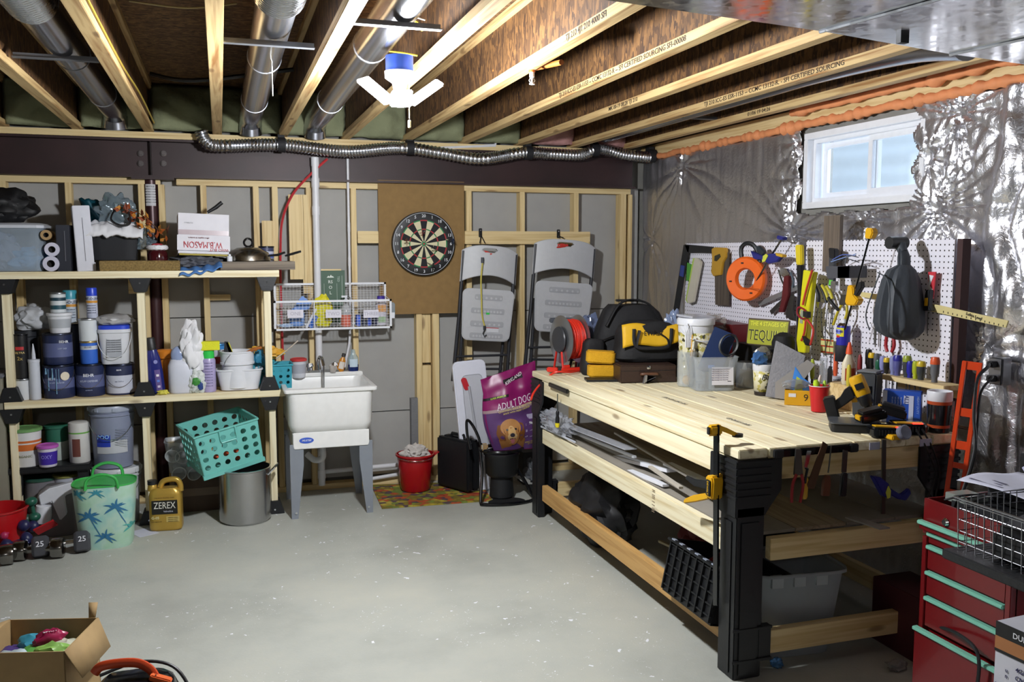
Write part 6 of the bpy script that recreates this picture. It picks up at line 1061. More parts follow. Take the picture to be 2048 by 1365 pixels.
strip('clear plastic film strip sagging over the shelf', (1130, 855), (1262, 903), .02, .01, .07, .006, mat('#c5c8d0', .1, alpha=.55), X=1.96)
m = MB(); a = PX(1462, 1010, 1.93); t = T('vise_plate', 'small white plate with a bolt under the bench by the leg', 'plate', a, -PI/2); MB().box((0, 0, -.0), (.11, .012, .11)).build('plate', mat('#a9a49e', .5), t); MB().cyl((0, -.01, .03), (0, -.03, .03), .014, 12).build('bolt', STE, t)
crumple('black_backpack', 'black lumpy bag lying on the floor under the bench', 'bag', (2.10, PX(1190, 1030, 2.05).y, 0), (.34, .62, .40), mat('#0d0d10', .55), 14, .22, 2.2, 4)
m = crumple('red_bag', 'dark red cloth bag behind the black storage crate', 'bag', (2.35, 3.98, 0), (.3, .3, .38), mat('#5c1216', .6), 17, .25, 2.2, 4)
strip('thin pale batten on the floor beyond the crate', (1320, 1065), (1382, 1093), -.05, -.05, .02, .012, '#a39878', None, 'floor_batten', X=2.2)
# black storage crate, tipped towards the room
A_, B_, C_, D2 = PX(1352, 1103, 1.80), PX(1480, 1182, 1.80), PX(1470, 1270, 1.85), PX(1337, 1185, 1.85)
t = T('storage_crate', 'black ribbed plastic storage crate poking out under the bench', 'crate', (1.86, (A_.y+B_.y)/2, .09), rot=(0, R(12), -PI/2+R(2))); cw_ = abs(A_.y-B_.y)+.03; ch = .27
t.rotation_euler = (R(-12), 0, -PI/2); cw_ = .42; ch = .24; t.location = (1.855, 3.325, .175)
for a, b in (((-cw_/2, -.0, 0), (cw_/2, .008, ch)), ((-cw_/2, .34, 0), (cw_/2, .348, ch)), ((-cw_/2, .008, 0), (-cw_/2+.008, .34, ch)), ((cw_/2-.008, .008, 0), (cw_/2, .34, ch))): MB().b2(a, b).build('side_wall', BLK, t, bev=.002)
MB().b2((-cw_/2, 0, 0), (cw_/2, .348, .008)).build('base', BLK, t)
for k in range(8): x = -cw_/2+.008+(cw_-.016)*k/7; MB().b2((x-.004, -.012, .01), (x+.004, 0, ch)).build('vertical_rib', BLK, t)
for k in range(5): MB().b2((-cw_/2, -.008, .03+ch*.19*k), (cw_/2, 0, .036+ch*.19*k)).build('horizontal_rib', BLK, t)
MB().b2((-cw_/2-.01, -.022, ch-.012), (cw_/2+.01, .0, ch)).b2((-cw_/2-.01, .348, ch-.012), (cw_/2+.01, .37, ch)).build('rim', BLK, t, bev=.003)
for k in range(6): x = -cw_/2+.04+(cw_-.08)*k/5; MB().b2((x-.014, -.02, ch-.001), (x+.014, -.004, ch+.004)).build('grey_hinge', mat('#8f97a6', .4), t)
e_ = t.matrix_basis if False else (Matrix.Translation(t.location) @ t.rotation_euler.to_matrix().to_4x4())
for k, (p, q, c_, l) in enumerate((((-.10, .12, .16), (.06, .2, .33), '#7a1c22', 'dark red handled tool jutting from the black crate'), ((.06, .1, .2), (.14, .2, .36), '#151517', 'black hose handle curling in the black crate'), ((.0, .22, .2), (.10, .12, .34), '#8c2a2c', 'red pipe handle crossing in the black crate'))):
    P = [e_ @ Vector(p), e_ @ ((Vector(p)+Vector(q))/2+Vector((.03, 0, .03))), e_ @ Vector(q)]; MB().tube(smooth_path(P, 5), .014, 8).build('loose_tool', mat(c_, .4), label=l, cat='tool', group='tools in the black crate')
# clear bin beside the leg
t = T('clear_bin', 'cloudy clear bin with blue and red label under the bench end', 'bin', (2.27, 3.22, 0), rot=(0, 0, R(-6))); MB().lathe([(0, .003), (.16, .003), (.205, .36), (.22, .362), (.22, .375)], 40, sq=7, ey=.8, cap=False).build('bin_body', mat('#aeb6bb', .3, alpha=.62), t, thick=.004)
MB().box((-.07, -.137, .17), (.10, .004, .13)).build('label_panel', mat('#b02a34', .4), t, rot=(-.09, 0, 0)); MB().box((-.07, -.143, .205), (.085, .004, .05)).build('label_top', mat('#2a3f9a', .4), t, rot=(-.09, 0, 0)); MB().box((-.07, -.138, .13), (.085, .004, .03)).build('label_bottom', mat('#c9cbd2', .4), t, rot=(-.09, 0, 0))
for k in range(3): MB().box((-.12+.1*k, -.165, .345), (.05, .02, .05)).build('rim_tab', mat('#b4bcc0', .3, alpha=.8), t)
t = T('black_tote', 'black tote standing right behind the cloudy bin', 'tote', (2.42, 3.62, 0)); MB().lathe([(0, .003), (.15, .003), (.18, .33), (.19, .34), (.17, .342), (.14, .02), (0, .02)], 32, sq=6).build('tote_body', BLK, t)
crumple('blue_wrapper', 'small crushed blue wrapper at the foot of the near bench leg', 'wrapper', (PZ(1553, 1335, 0).x, PZ(1553, 1335, 0).y, 0), (.05, .05, .04), mat('#3f6f9c', .4), 4, .4, 3, 3)
crumple('white_wrapper', 'crumpled clear wrapper on the floor beside the red chest', 'wrapper', (PZ(1795, 1340, 0).x, PZ(1795, 1340, 0).y, 0), (.09, .06, .04), mat('#8e8c8a', .3, alpha=.8), 6, .4, 3, 3)
boxthing('red_case', 'dim red plastic case on the floor behind the chest', 'case', (2.78, 3.0, 0), (.2, .3, .28), '#4a1a20')
# ================================================================= PEGBOARD
def pegm():
    m, nt, b, n, L = nodes('pegboard'); tc = n('TexCoord'); sp = n('SeparateXYZ'); L(tc.outputs['Object'], sp.inputs[0]); ds = []
    for i in (1, 2):
        mu = n('Math', operation='MULTIPLY'); mu.inputs[1].default_value = 1/.0254; L(sp.outputs[i], mu.inputs[0]); fr_ = n('Math', operation='FRACT'); L(mu.outputs[0], fr_.inputs[0]); sb = n('Math', operation='SUBTRACT'); sb.inputs[1].default_value = .5; L(fr_.outputs[0], sb.inputs[0]); p2 = n('Math', operation='POWER'); p2.inputs[1].default_value = 2; ab = n('Math', operation='ABSOLUTE'); L(sb.outputs[0], ab.inputs[0]); L(ab.outputs[0], p2.inputs[0]); ds.append(p2)
    ad = n('Math', operation='ADD'); L(ds[0].outputs[0], ad.inputs[0]); L(ds[1].outputs[0], ad.inputs[1]); lt = n('Math', operation='LESS_THAN'); lt.inputs[1].default_value = .022; L(ad.outputs[0], lt.inputs[0])
    mx = n('MixRGB'); mx.inputs[1].default_value = S('#e4e2ec'); mx.inputs[2].default_value = S('#1a1718'); L(lt.outputs[0], mx.inputs[0]); L(mx.outputs[0], b.inputs['Base Color']); b.inputs['Roughness'].default_value = .45
    bp = n('Bump', Strength=.6, Distance=.003, invert=True); L(lt.outputs[0], bp.inputs['Height']); L(bp.outputs[0], b.inputs['Normal']); return m
PEG = pegm(); XP = 3.04; PGT = 'white pegboard panels on the foil wall'
for (p0_, p1_, t0_, l) in ((1372, 1597, 490, 'left white pegboard panel holding saw and orange reel'), (1613, 1669, 482, 'narrow middle pegboard panel behind the yellow level'), (1672, 1910, 478, 'right white pegboard panel behind the grey filter bag')):
    a, b = PX(p0_, t0_, XP), PX(p1_, 480, XP); zt_ = (a.z+b.z)/2; MB().box((0, 0, 0), (.006, abs(a.y-b.y), zt_-.96)).build('pegboard', PEG, loc=(XP+.003, (a.y+b.y)/2, (zt_+.96)/2), smooth=False, label=l, cat='pegboard', group=PGT)
a = PX(1910, 600, XP); MB().box((0, 0, 0), (.045, .03, .78)).build('furring_strip', mat('#3a1d1c', .7), loc=(XP+.030, a.y-.006, 1.36), label='dark red-brown batten at the right end of the pegboard', cat='batten', smooth=False)
a, b = PX(1640, 432, 2.99), PX(1668, 545, 2.99); MB().box((0, 0, 0), (.02, abs(a.y-b.y), a.z-b.z+.0)).build('old_board', wood(2, '#6f6357', '#4b4038', name='old_board'), loc=(3.025, (a.y+b.y)/2, (a.z+b.z)/2), smooth=False, label='weathered rusty-streaked board standing over the middle pegboard', cat='board')
XT = 3.015; gp = 'hand tools hung on the pegboard'
def pt(name, label, cat, px, py, X=XT): return Pl(name, label, cat, px, py, X, 'x')
e = pt('framing_square', 'black steel square hanging at the pegboard left end', 'square', 1372, 495); e.poly('long_arm', [(1368, 490), (1380, 492), (1358, 625), (1345, 636)], BLK, -.004); e.poly('short_arm', [(1370, 489), (1428, 494), (1428, 506), (1376, 505)], BLK, -.004); e.poly('blue_sticker', [(1363, 530), (1371, 532), (1368, 555), (1360, 552)], '#2f3f8a', -.0055, -.0035)
e = pt('green_scraper', 'green plastic scraper behind the black square', 'scraper', 1377, 535); e.poly('blade', [(1374, 525), (1384, 530), (1384, 560), (1372, 562)], '#4f9a3a', .0, .006)
e = pt('folding_rule', 'cream and lime folded rule hanging left of the hand saw', 'rule', 1393, 560); e.poly('cream_body', [(1394, 516), (1401, 517), (1406, 525), (1391, 604), (1382, 608), (1378, 600)], '#c9c3b2', -.02, .0, .003); e.poly('lime_edge', [(1390, 517), (1395, 516), (1379, 606), (1375, 600)], '#b4cf5a', -.016, .0)
e = pt('hand_saw', 'hand saw with yellow wooden handle hung blade down', 'saw', 1440, 540); e.poly('blade', [(1430, 552), (1459, 500), (1459, 612), (1431, 610)], wood(2, '#5a5046', '#3c342e', name='dull_steel', knots=False), -.003); h_ = e.poly('handle', [(1427, 498), (1433, 495), (1455, 496), (1456, 515), (1450, 525), (1446, 550), (1430, 553), (1426, 545), (1428, 520)], '#b98e2c', -.016, .006, .004)
e.poly('grip_hole', [(1434, 512), (1444, 508), (1446, 514), (1438, 523), (1433, 522)], '#37341f', -.018, -.015)
# fish tape
e = pt('fish_tape', 'orange round fish-tape reel with black handle on the pegboard', 'reel', 1493, 558, 2.93); RF = .130
m = MB(); m.lathe([(RF*.5, -.02), (RF*.92, -.024), (RF, -.012), (RF, .012), (RF*.92, .024), (RF*.5, .02), (RF*.42, .0), (RF*.5, -.02)], 44, rot=(PI/2, 0, 0), cap=False); m.build('reel_case', mat('#e8661c', .4), e.t, rot=(0, 0, R(26)))
MB().tube(smooth_path([(-.035, 0, RF*.9), (-.04, 0, RF*1.35), (-.01, 0, RF*1.58), (.04, 0, RF*1.5), (.075, 0, RF*1.1), (.085, 0, RF*.75)], 6), .013, 8).build('handle', BLK, e.t, rot=(0, 0, R(26)))
for a in (100, 190, 300): MB().box((RF*.72*math.cos(R(a)), -.0245, RF*.72*math.sin(R(a))), (.016, .003, .008)).build('slot', BLK, e.t, rot=(0, 0, R(26)))
text('FISH TAPE', .016, e.t, (RF*.7*math.cos(R(26)), -.058, .0), (PI/2, PI/2, R(26)), '#2a1a10'); MB().tube([(-.09, -.01, -RF*.4), (.12, -.02, -RF*.42)], .002, 5).build('tape_end', CHR, e.t, (.05, 0, .0))
for (px0, py0, px1, py1, l) in ((1510, 612, 1590, 582, 'blade'),):
    e = pt('combination_square', 'steel rule with dark red handled tool hanging slanted', 'square', 1560, 590); e.poly('rule_blade', [(1515, 604), (1594, 570), (1596, 580), (1519, 613)], mat('#9a9c9f', .35, .6), -.002, .001); e.poly('second_blade', [(1540, 622), (1568, 595), (1572, 601), (1544, 630)], STE, -.004); e.poly('handle', [(1574, 552), (1584, 552), (1583, 590), (1572, 625), (1563, 625), (1569, 600)], '#5a1c20', -.022, -.004, .003)
e = pt('bar_clamp', 'blue clamp with slanting bar and yellow oval behind the orange reel', 'clamp', 1540, 520, 2.96); e.tube('bar', [(1569, 475), (1548, 508), (1535, 530), (1513, 568)], .007, STE, 1, flat=(1, .5)); e.poly('head', [(1563, 471), (1576, 475), (1574, 481), (1562, 478)], BLU, -.03, .0, .003); e.poly('grip_body', [(1509, 502), (1520, 507), (1536, 513), (1545, 508), (1562, 507), (1573, 512), (1562, 524), (1545, 528), (1534, 520), (1515, 518)], BLU, -.03, -.004, .004); e.poly('oval_badge', [(1536, 512), (1542, 508), (1546, 512), (1540, 523), (1534, 525)], YOV, -.034, -.029); e.poly('yellow_tip', [(1560, 506), (1575, 510), (1574, 515), (1562, 512)], '#c9a02a', -.032, -.003); e.poly('trigger', [(1518, 493), (1524, 492), (1535, 505), (1530, 512), (1519, 505)], '#2a3138', -.02, -.004, .003)
e = pt('locking_pliers', 'chrome adjustable pliers hanging beside the slanted square', 'pliers', 1575, 545); e.poly('jaws', [(1566, 536), (1580, 538), (1586, 548), (1572, 556), (1564, 548)], CHR, -.02, -.004, .003); e.tube('handle', [(1584, 545), (1590, 562), (1588, 575)], .006, '#4e5a66'); e.tube('handle', [(1560, 540), (1566, 560), (1572, 572)], .005, STE)
e = pt('steel_snips', 'small steel snips hanging above the yellow-green sign', 'snips', 1583, 625); e.poly('blades', [(1584, 590), (1590, 592), (1588, 622), (1592, 640), (1574, 636), (1576, 622)], STE, -.01)
e = pt('hammer', 'hammer hung with its yellow and black handle upright', 'hammer', 1605, 540, 2.97); e.poly('yellow_grip', [(1597, 490), (1609, 490), (1610, 530), (1599, 530)], '#d8c22a', -.024, .0, .005); e.poly('black_grip', [(1599, 530), (1610, 530), (1609, 592), (1602, 592)], BLK, -.022, -.002, .004)
e = pt('folding_ruler', 'tall yellow level hanging over the middle pegboard', 'level', 1620, 620, 2.96); e.poly('level_body', [(1616, 540), (1637, 545), (1634, 560), (1619, 706), (1605, 704), (1602, 680)], '#d6d01e', -.03, -.0, .003); e.poly('vial_window', [(1611, 620), (1617, 621), (1615, 648), (1609, 646)], '#9aa18a', -.032, -.029)
e = pt('ruby_hoop', 'red cord with ring hanging around the yellow level', 'cord', 1618, 625, 2.925); e.tube('ring', [(1600, 615), (1612, 620), (1618, 632), (1608, 638), (1598, 628)], .005, '#8e1c2e', closed=True); e.tube('cord', [(1628, 540), (1616, 580), (1609, 610)], .006, '#b8352a'); e.tube('cord', [(1618, 640), (1630, 660), (1624, 690)], .006, '#b8352a'); e.tube('cord', [(1615, 640), (1612, 665), (1606, 682)], .006, '#b8352a'); e.poly('black_clip', [(1612, 622), (1622, 624), (1622, 636), (1612, 634)], BLK, -.02, -.0); e.poly('end_clip', [(1610, 672), (1620, 680), (1622, 692), (1616, 690)], BLK, -.02, .0)
def plr(label, px, py, hx1, hx2, col, jaw=1, blk=0):
    e = pt('pliers', label, 'pliers', px, py, 2.985); e.poly('jaws', [(px-4, py-20*jaw), (px+5, py-20*jaw), (px+9, py), (px-8, py)], STE, -.02, -.004, .002)
    for s_, h in ((-1, hx1), (1, hx2)): e.tube('handle', [(px+s_*5, py), (px+s_*7+h[0]*.3, py+h[1]*.4), (px+h[0], py+h[1])], .008, BLK if blk and s_ < 0 else col, 4, flat=(1, .7))
    return e
plr('pliers hung with grey jaws up and yellow-black handles down', 1692, 610, (-22, 40), (-8, 50), '#c9b820')
e = pt('long_nose_pliers', 'black handled pliers bunched over the wire stand', 'pliers', 1640, 590, 2.975); e.tube('handle', [(1632, 568), (1640, 590), (1640, 604)], .010, BLK); e.tube('handle', [(1642, 570), (1652, 590), (1656, 606)], .009, BLK); e.poly('jaws', [(1637, 604), (1652, 606), (1647, 618), (1640, 616)], CHR, -.015, .0)
e = pt('side_cutters', 'yellow-black handled cutters beside the black pliers', 'cutters', 1655, 590, 2.965); e.tube('handle', [(1647, 571), (1654, 583), (1660, 600)], .008, '#b9ae2c'); e.tube('handle', [(1656, 573), (1664, 586), (1668, 598)], .008, '#b9ae2c'); e.tube('lower_grip', [(1660, 596), (1672, 612), (1680, 620)], .009, BLK)
e = pt('small_level', 'short torpedo level with green vials on the pegboard', 'level', 1667, 555, 2.98); e.poly('level_body', [(1663, 505), (1673, 508), (1672, 575), (1662, 572)], '#3c3f46', -.016, .0); 
for a, b in ((540, 550), (560, 571)): e.poly('green_vial', [(1664, a), (1671, a+1), (1670, b), (1663, b-1)], '#6fd04a', -.018, -.015)
e.poly('chrome_end', [(1668, 562), (1678, 563), (1677, 585), (1667, 580)], CHR, -.02, -.002); e.poly('black_top', [(1666, 496), (1679, 498), (1679, 520), (1667, 516)], BLK, -.03, -.002, .004)
# grey tray with wires
e = pt('grey_tray', 'small dark grey hanging tray full of wires', 'tray', 1692, 545, 2.93); e.poly('tray_front', [(1668, 533), (1716, 532), (1715, 556), (1671, 557)], '#4a4b52', -.05, -.045); e.poly('tray_back', [(1668, 533), (1716, 532), (1715, 556), (1671, 557)], '#4a4b52', .05, .055); e.poly('tray_end', [(1692, 533), (1716, 532), (1715, 556), (1692, 557)], '#3b3c42', -.05, .05)
for k, (c_, q) in enumerate((('#5a6fb8', [(1665, 520), (1685, 510), (1710, 512)]), ('#3c3f46', [(1665, 530), (1690, 518), (1718, 525)]), ('#7f98cc', [(1662, 524), (1690, 515), (1700, 513), (1712, 508)]), ('#55585e', [(1690, 530), (1695, 512), (1717, 515)]))): MB().tube(smooth_path([PX(a, b, 2.93-.01*k) for a, b in q], 5), .0025, 5).build('loose_wire', mat(c_, .4), label='thin %s wire looping over the grey tray' % ['blue', 'dark grey', 'pale blue', 'grey'][k], cat='wire', group='wires over the grey tray')
# yellow clamp across the pegboard
e = pt('yellow_clamp', 'tall yellow and black bar clamp leaning on the pegboard', 'clamp', 1715, 585, 2.90); e.tube('bar', [(1744, 470), (1720, 560), (1704, 620), (1693, 660)], .006, BLKG, 1, flat=(1, .5)); e.poly('head', [(1739, 456), (1752, 457), (1754, 466), (1749, 478), (1737, 477)], YEL, -.025, .01, .005); e.poly('grip_body', [(1705, 570), (1715, 572), (1717, 590), (1726, 600), (1720, 611), (1702, 611), (1699, 604)], YEL, -.03, .01, .005); e.poly('trigger', [(1714, 592), (1724, 565), (1732, 563), (1732, 575), (1722, 592)], BLK, -.026, -.004, .004)
e = pt('yardstick', 'pale wooden yardstick slanting out across the pegboard to the right', 'ruler', 1870, 615, 3.018); e.poly('stick', [(1722, 584), (1762, 590), (1880, 611), (2018, 642), (2013, 656), (1876, 626), (1760, 600), (1722, 594)], mat('#cdbf86', .5), -.004, .002)
for k in range(14): q = (1888+k*9.2, 622+k*2.15); e.poly('inch_mark', [(q[0], q[1]), (q[0]+1.2, q[1]+.3), (q[0]+1, q[1]+4), (q[0]-.2, q[1]+3.7)], '#3a3220', -.0055, -.003, 0)
text('Lufkin Level', .018, e.t, (e.l(1950, 633)[0], -.0065, e.l(1950, 633)[1]), (PI/2, R(12), 0), '#2a2318')
# grey filter bag
e = pt('vacuum_filter_bag', 'large dark grey cloth vacuum bag hanging on the pegboard', 'filter bag', 1805, 600, 2.92)
GB = mat('#3d4249', .6, noise=.25, bump=.25, bs=30)
def bagc(px, py): return e.l(px, py)
prof = [(1806, 497, 3, .02), (1808, 515, 9, .03), (1808, 530, 9, .03), (1803, 540, 26, .06), (1802, 560, 33, .085), (1800, 590, 38, .10), (1798, 620, 42, .11), (1797, 645, 45, .11), (1798, 662, 41, .10), (1802, 673, 30, .07), (1806, 680, 12, .03)]
rings = []
for (cx_, cy_, hw, dp) in prof:
    c0_ = bagc(cx_, cy_); hw_ = abs(bagc(cx_+hw, cy_)[0]-c0_[0])*.74; rings.append([(c0_[0]+hw_*math.cos(2*PI*i/36)*(1+.05*math.sin(i*1.7+cy_*.02)), -.0+dp*math.sin(2*PI*i/36)*(1+.10*math.sin(i*2.1)), c0_[1]) for i in range(36)])
loft(rings, GB, 'bag_body', e.t); MB().tube([(bagc(1796, 486)[0], .04, bagc(1796, 486)[1]), (bagc(1796, 486)[0], -.05, bagc(1796, 486)[1])], .028, 20).build('collar', BLK, e.t)
MB().tube([(bagc(1800, 490)[0], .0, bagc(1800, 490)[1]), (bagc(1806, 505)[0], .0, bagc(1806, 505)[1])], [.026, .02], 10).build('neck', GB, e.t)
e.tube('seam_piping', [(1790, 545, -.095), (1812, 560, -.10), (1822, 600, -.115), (1824, 640, -.125), (1814, 665, -.10)], .003, GB); e.tube('seam_piping', [(1782, 545, -.06), (1772, 590, -.08), (1762, 630, -.085), (1768, 660, -.08)], .003, GB)
e = pt('red_pliers', 'pliers with two red grips hanging below the grey bag', 'pliers', 1784, 690); e.tube('handle', [(1778, 665), (1775, 690), (1778, 704)], .008, '#a01c26'); e.tube('handle', [(1788, 665), (1792, 690), (1787, 704)], .008, '#a01c26'); e.poly('jaws', [(1777, 640), (1788, 640), (1790, 666), (1775, 666)], STE, -.012, .0)
e = pt('key_ring', 'small keys on a ring hanging left of the grey bag', 'keys', 1750, 650); e.tube('ring', [(1747, 648), (1752, 646), (1754, 653), (1748, 655)], .0015, CHR, closed=True); e.poly('key', [(1748, 656), (1751, 656), (1750, 690), (1748, 690)], CHR, -.003); e.poly('key', [(1752, 656), (1755, 657), (1753, 695), (1751, 694)], STE, -.006, -.003)
e = pt('blade_pack', 'red and white packaged blade right of the grey bag', 'pack', 1864, 570); e.poly('card', [(1858, 544), (1874, 544), (1868, 598), (1858, 600)], '#c2303a', -.006); e.poly('white_swirl', [(1861, 550), (1870, 552), (1862, 572), (1868, 580), (1862, 590), (1858, 575)], WPL, -.008, -.005); e.poly('black_handle', [(1862, 580), (1870, 580), (1868, 610), (1874, 622), (1856, 622), (1858, 600)], BLK, -.03, -.006, .003); e.poly('yellow_grip', [(1861, 596), (1867, 596), (1866, 612), (1860, 612)], YEL, -.033, -.028); e.tube('thin_shaft', [(1860, 624), (1858, 668)], .002, STE, 1)
# spray oil can in holder
e = pt('spray_oil_can', 'blue and yellow aerosol can standing in a dark holder', 'spray can', 1686, 693, 2.955); q = .033; hh_ = e.l(1690, 645)[1]
MB().lathe([(q, .0), (q, hh_*.84, 0), (q*.98, hh_*.86, 1), (q*.6, hh_*.97, 1), (q*.25, hh_*.98, 2), (q*.25, hh_*1.13, 2), (0, hh_*1.14, 2)], 24).build('can_body', [mat('#2a2a9c', .3), CHR, WPL], e.t); patch(q, -.95, .95, hh_*.42, hh_*.78).build('yellow_shield', mat('#d9cf2a', .4), e.t); patch(q+.001, -.5, .5, hh_*.52, hh_*.72).build('blue_lettering_panel', mat('#8a96d8', .4), e.t); patch(q+.001, -.3, .35, hh_*.38, hh_*.46).build('red_badge', mat('#c22a2a', .4), e.t); text('WD-40', q*.55, e.t, (0, -q-.003, hh_*.62), bend=q, col='#2424a0')
MB().lathe([(q*1.06, -.075), (q*1.12, .006), (q*1.02, .006)], 20, cap=False).build('holder', mat('#2e2f36', .5), e.t, thick=.003)
e = pt('blade_card', 'red and yellow striped card hanging behind wires', 'card', 1670, 692, 3.02); e.poly('card', [(1643, 677), (1668, 680), (1667, 708), (1642, 706)], '#d6d08a', -.004)
for k in range(3): e.poly('red_stripe', [(1643, 678+k*12), (1668, 681+k*12), (1668, 684+k*12), (1643, 681+k*12)], '#c2402e', -.0055, -.0035)
for k, (a, b, c_, d) in enumerate(((1637, 612, 1632, 690), (1643, 615, 1648, 680), (1655, 618, 1652, 712), (1664, 620, 1662, 690))): MB().tube(smooth_path([PX(a, b, 2.99), PX((a+c_)/2-3, (b+d)/2, 2.985), PX(c_, d, 2.99)], 4), .0025, 5).build('steel_rod', mat('#5d6066', .4, .7), label='thin rod hanging between the yellow level and blue can, %s from left' % ['first', 'second', 'third', 'fourth'][k], cat='rod')
# ================================================================= ON THE BENCH
def bp3(px, py, dx=0, dy=0): q = PZ(px, py, BT); return Vector((q.x+dx, q.y+dy, BT+.0008))
def size(px0, px1, py, loc): # width in metres across the view at loc's depth
    d = (Vector(loc)-_O).dot(_f); return (px1-px0)*d/F_
RD = mat('#c8281e', .35); RDS = mat('#d3301f', .4)
# cord reel
q = bp3(1128, 742); t = T('cord_reel', 'red extension cord wound on a metal reel at the bench far corner', 'cord reel', (q.x+.03, q.y-.02, BT), rot=(0, 0, R(8)))
MB().box((0, 0, .006), (.26, .16, .012)).build('black_base', BLK, t, bev=.003); zc_ = .205; RQ = .150
for s_ in (-1, 1):
    MB().lathe([(.035, -.0015), (RQ, -.0015), (RQ+.004, 0), (RQ, .0015), (.035, .0015)], 44, c=(s_*.062, 0, zc_), rot=(0, PI/2, 0)).build('flange_disc', mat('#a9adb2', .28, .9), t)
    MB().tube([(s_*.08, -.06, .014), (s_*.075, -.02, zc_-.02), (s_*.075, 0, zc_), (s_*.075, .02, zc_-.02), (s_*.08, .06, .014)], .007, 8).build('red_bracket', RD, t)
MB().lathe([(.0, 0), (.085, 0), (.08, .008), (.03, .012), (0, .012)], 28, c=(-.078, 0, zc_), rot=(0, -PI/2, 0)).build('hub_plate', mat('#34363b', .4), t)
MB().box((0, -.075, .022), (.20, .012, .02)).box((-.06, -.07, .04), (.04, .02, .02)).build('red_foot', RDS, t, bev=.003)
m = MB(); turns = []; 
for lay in range(3):
    for k in range(9):
        x = -.048+.012*k+(.006 if lay % 2 else 0); r = RQ*.62+.014*lay+.003*math.sin(k*2.3)
        if x > .052: continue
        m = MB(); m.tube([(x+.003*math.sin(a*PI/8+k), r*math.cos(a*PI/12), zc_+r*math.sin(a*PI/12)) for a in range(24)], .0068, 7, closed=True); m.build('cord_turn', RDS, t)
P = [bp3(1165, 745)+Vector((0, 0, .01)), bp3(1140, 750)+Vector((0, 0, .015)), bp3(1110, 752)+Vector((0, 0, .02)), PY(1085, 765, 5.25), PY(1068, 785, 5.2), PY(1062, 800, 5.15)]
MB().tube(smooth_path(P, 5), .0065, 8).build('cord_tail', RDS, label='red cord tail drooping over the bench far corner', cat='cord'); MB().box((0, 0, 0), (.03, .07, .03), rot=(0, 0, .9)).build('plug_end', RDS, loc=bp3(1105, 748)+Vector((0, 0, .025)), bev=.005, label='red plug end lying in front of the cord reel', cat='plug')
q = PY(1135, 643, 5.35); t = T('power_strip', 'grey power strip with four red sockets propped behind the reel', 'power strip', (q.x, 5.45, q.z), rot=(0, 0, R(-5))); MB().box((0, 0, 0), (.165, .03, .032)).build('strip_body', mat('#4a4e55', .4), t, bev=.006)
for k in range(4): MB().cyl((-.04+.032*k, -.014, .0), (-.04+.032*k, -.018, .0), .009, 12).build('red_socket', mat('#d23a34', .4), t)
MB().tube(smooth_path([(.08, 0, 0), (.12, 0, -.02), (.13, .02, -.09), (.10, .05, -.2), (.05, .05, -.40)], 5), .009, 8).build('cable', BLK, t)
crumple('blue_grey_bag', 'crinkled blue-grey plastic bag between reel and black duffel', 'bag', bp3(1190, 735, 0, .10), (.20, .22, .34), mat('#5f6a86', .2, alpha=.95), 22, .3, 3, 4)
t = T('blue_roll', 'small blue roll lying over the yellow sponges', 'roll', bp3(1200, 752, 0, .14)+Vector((0, 0, .165))); MB().cyl((-.04, 0, 0), (.05, 0, 0), .022, 16).build('roll_body', mat('#2544b8', .4), t)
# duffel bags
NYL = mat('#0f0f12', .75, noise=.3, bump=.2, bs=40)
def softbox(name, mt, w_, d_, h_, par, loc=(0, 0, 0), rot=(0, 0, 0), seed=0, sag=.12, sq=4, top=.75, n=36):
    rg = []
    for j in range(13):
        v = j/12; s_ = (1-(1-top)*v**2)*(1 if 0 < j < 12 else .86)*(1+.03*math.sin(v*9+seed)); z = h_*v
        ring = []
        for i in range(n):
            a = 2*PI*i/n; k = (abs(math.cos(a))**sq+abs(math.sin(a))**sq)**(-1/sq); nn = 1+sag*.5*NZ.noise(Vector((math.cos(a)*2, math.sin(a)*2+seed, v*3)))
            ring.append((w_/2*s_*k*nn*math.cos(a), d_/2*s_*k*nn*math.sin(a), z*(1+.06*NZ.noise(Vector((math.cos(a)*1.5, seed, v))))-sag*h_*.3*v*abs(math.cos(a))**3))
        rg.append(ring)
    o = loft(rg, mt, name, par); o.location = loc; o.rotation_euler = rot; return o
q = bp3(1275, 700, 0, 0); c = Vector((2.47, 5.20, BT)); t = T('black_duffel', 'big black fabric tool duffel at the bench back left', 'duffel bag', c, rot=(0, 0, R(-12)))
softbox('bag_body', NYL, .50, .28, .43, t, seed=2, top=.66); MB().tube(smooth_path([(-.18, -.12, .30), (-.10, -.10, .43), (.0, -.06, .46), (.1, -.10, .43), (.17, -.12, .32)], 6), .014, 8, flat=(1, .5)).build('carry_handle', NYL, t); MB().box((-.02, -.02, .455), (.16, .05, .014)).build('zip_flap', NYL, t, bev=.005)
MB().tube(smooth_path([(-.23, -.12, .20), (-.1, -.146, .25), (.1, -.146, .25), (.23, -.12, .20)], 6), .005, 6).build('zip_line', BLKG, t); text('CLC', .030, t, (.03, -.150, .31), (PI/2-R(15), 0, 0), '#c9a83a'); softbox('side_pocket', NYL, .16, .12, .22, t, (-.26, -.12, .0), seed=5)
c = Vector((2.44, 4.91, BT)); t = T('yellow_tool_bag', 'black tool bag with bright yellow panel, on the brown case', 'tool bag', (c.x, c.y, BT+.108), rot=(0, 0, R(-10))); w_ = .40
softbox('bag_body', NYL, w_, .22, .235, t, seed=7, top=.80, sag=.08)
m = MB(); m.grid(lambda u, v: (-w_*.44+w_*.88*u, -.112+.028*v*v-.004*math.sin(u*9), .115+.105*v+.012*math.sin(u*7)-.03*(1-u)*(1-v)), 16, 8); m.build('yellow_panel', mat('#d9a916', .6, noise=.2), t, thick=.006)
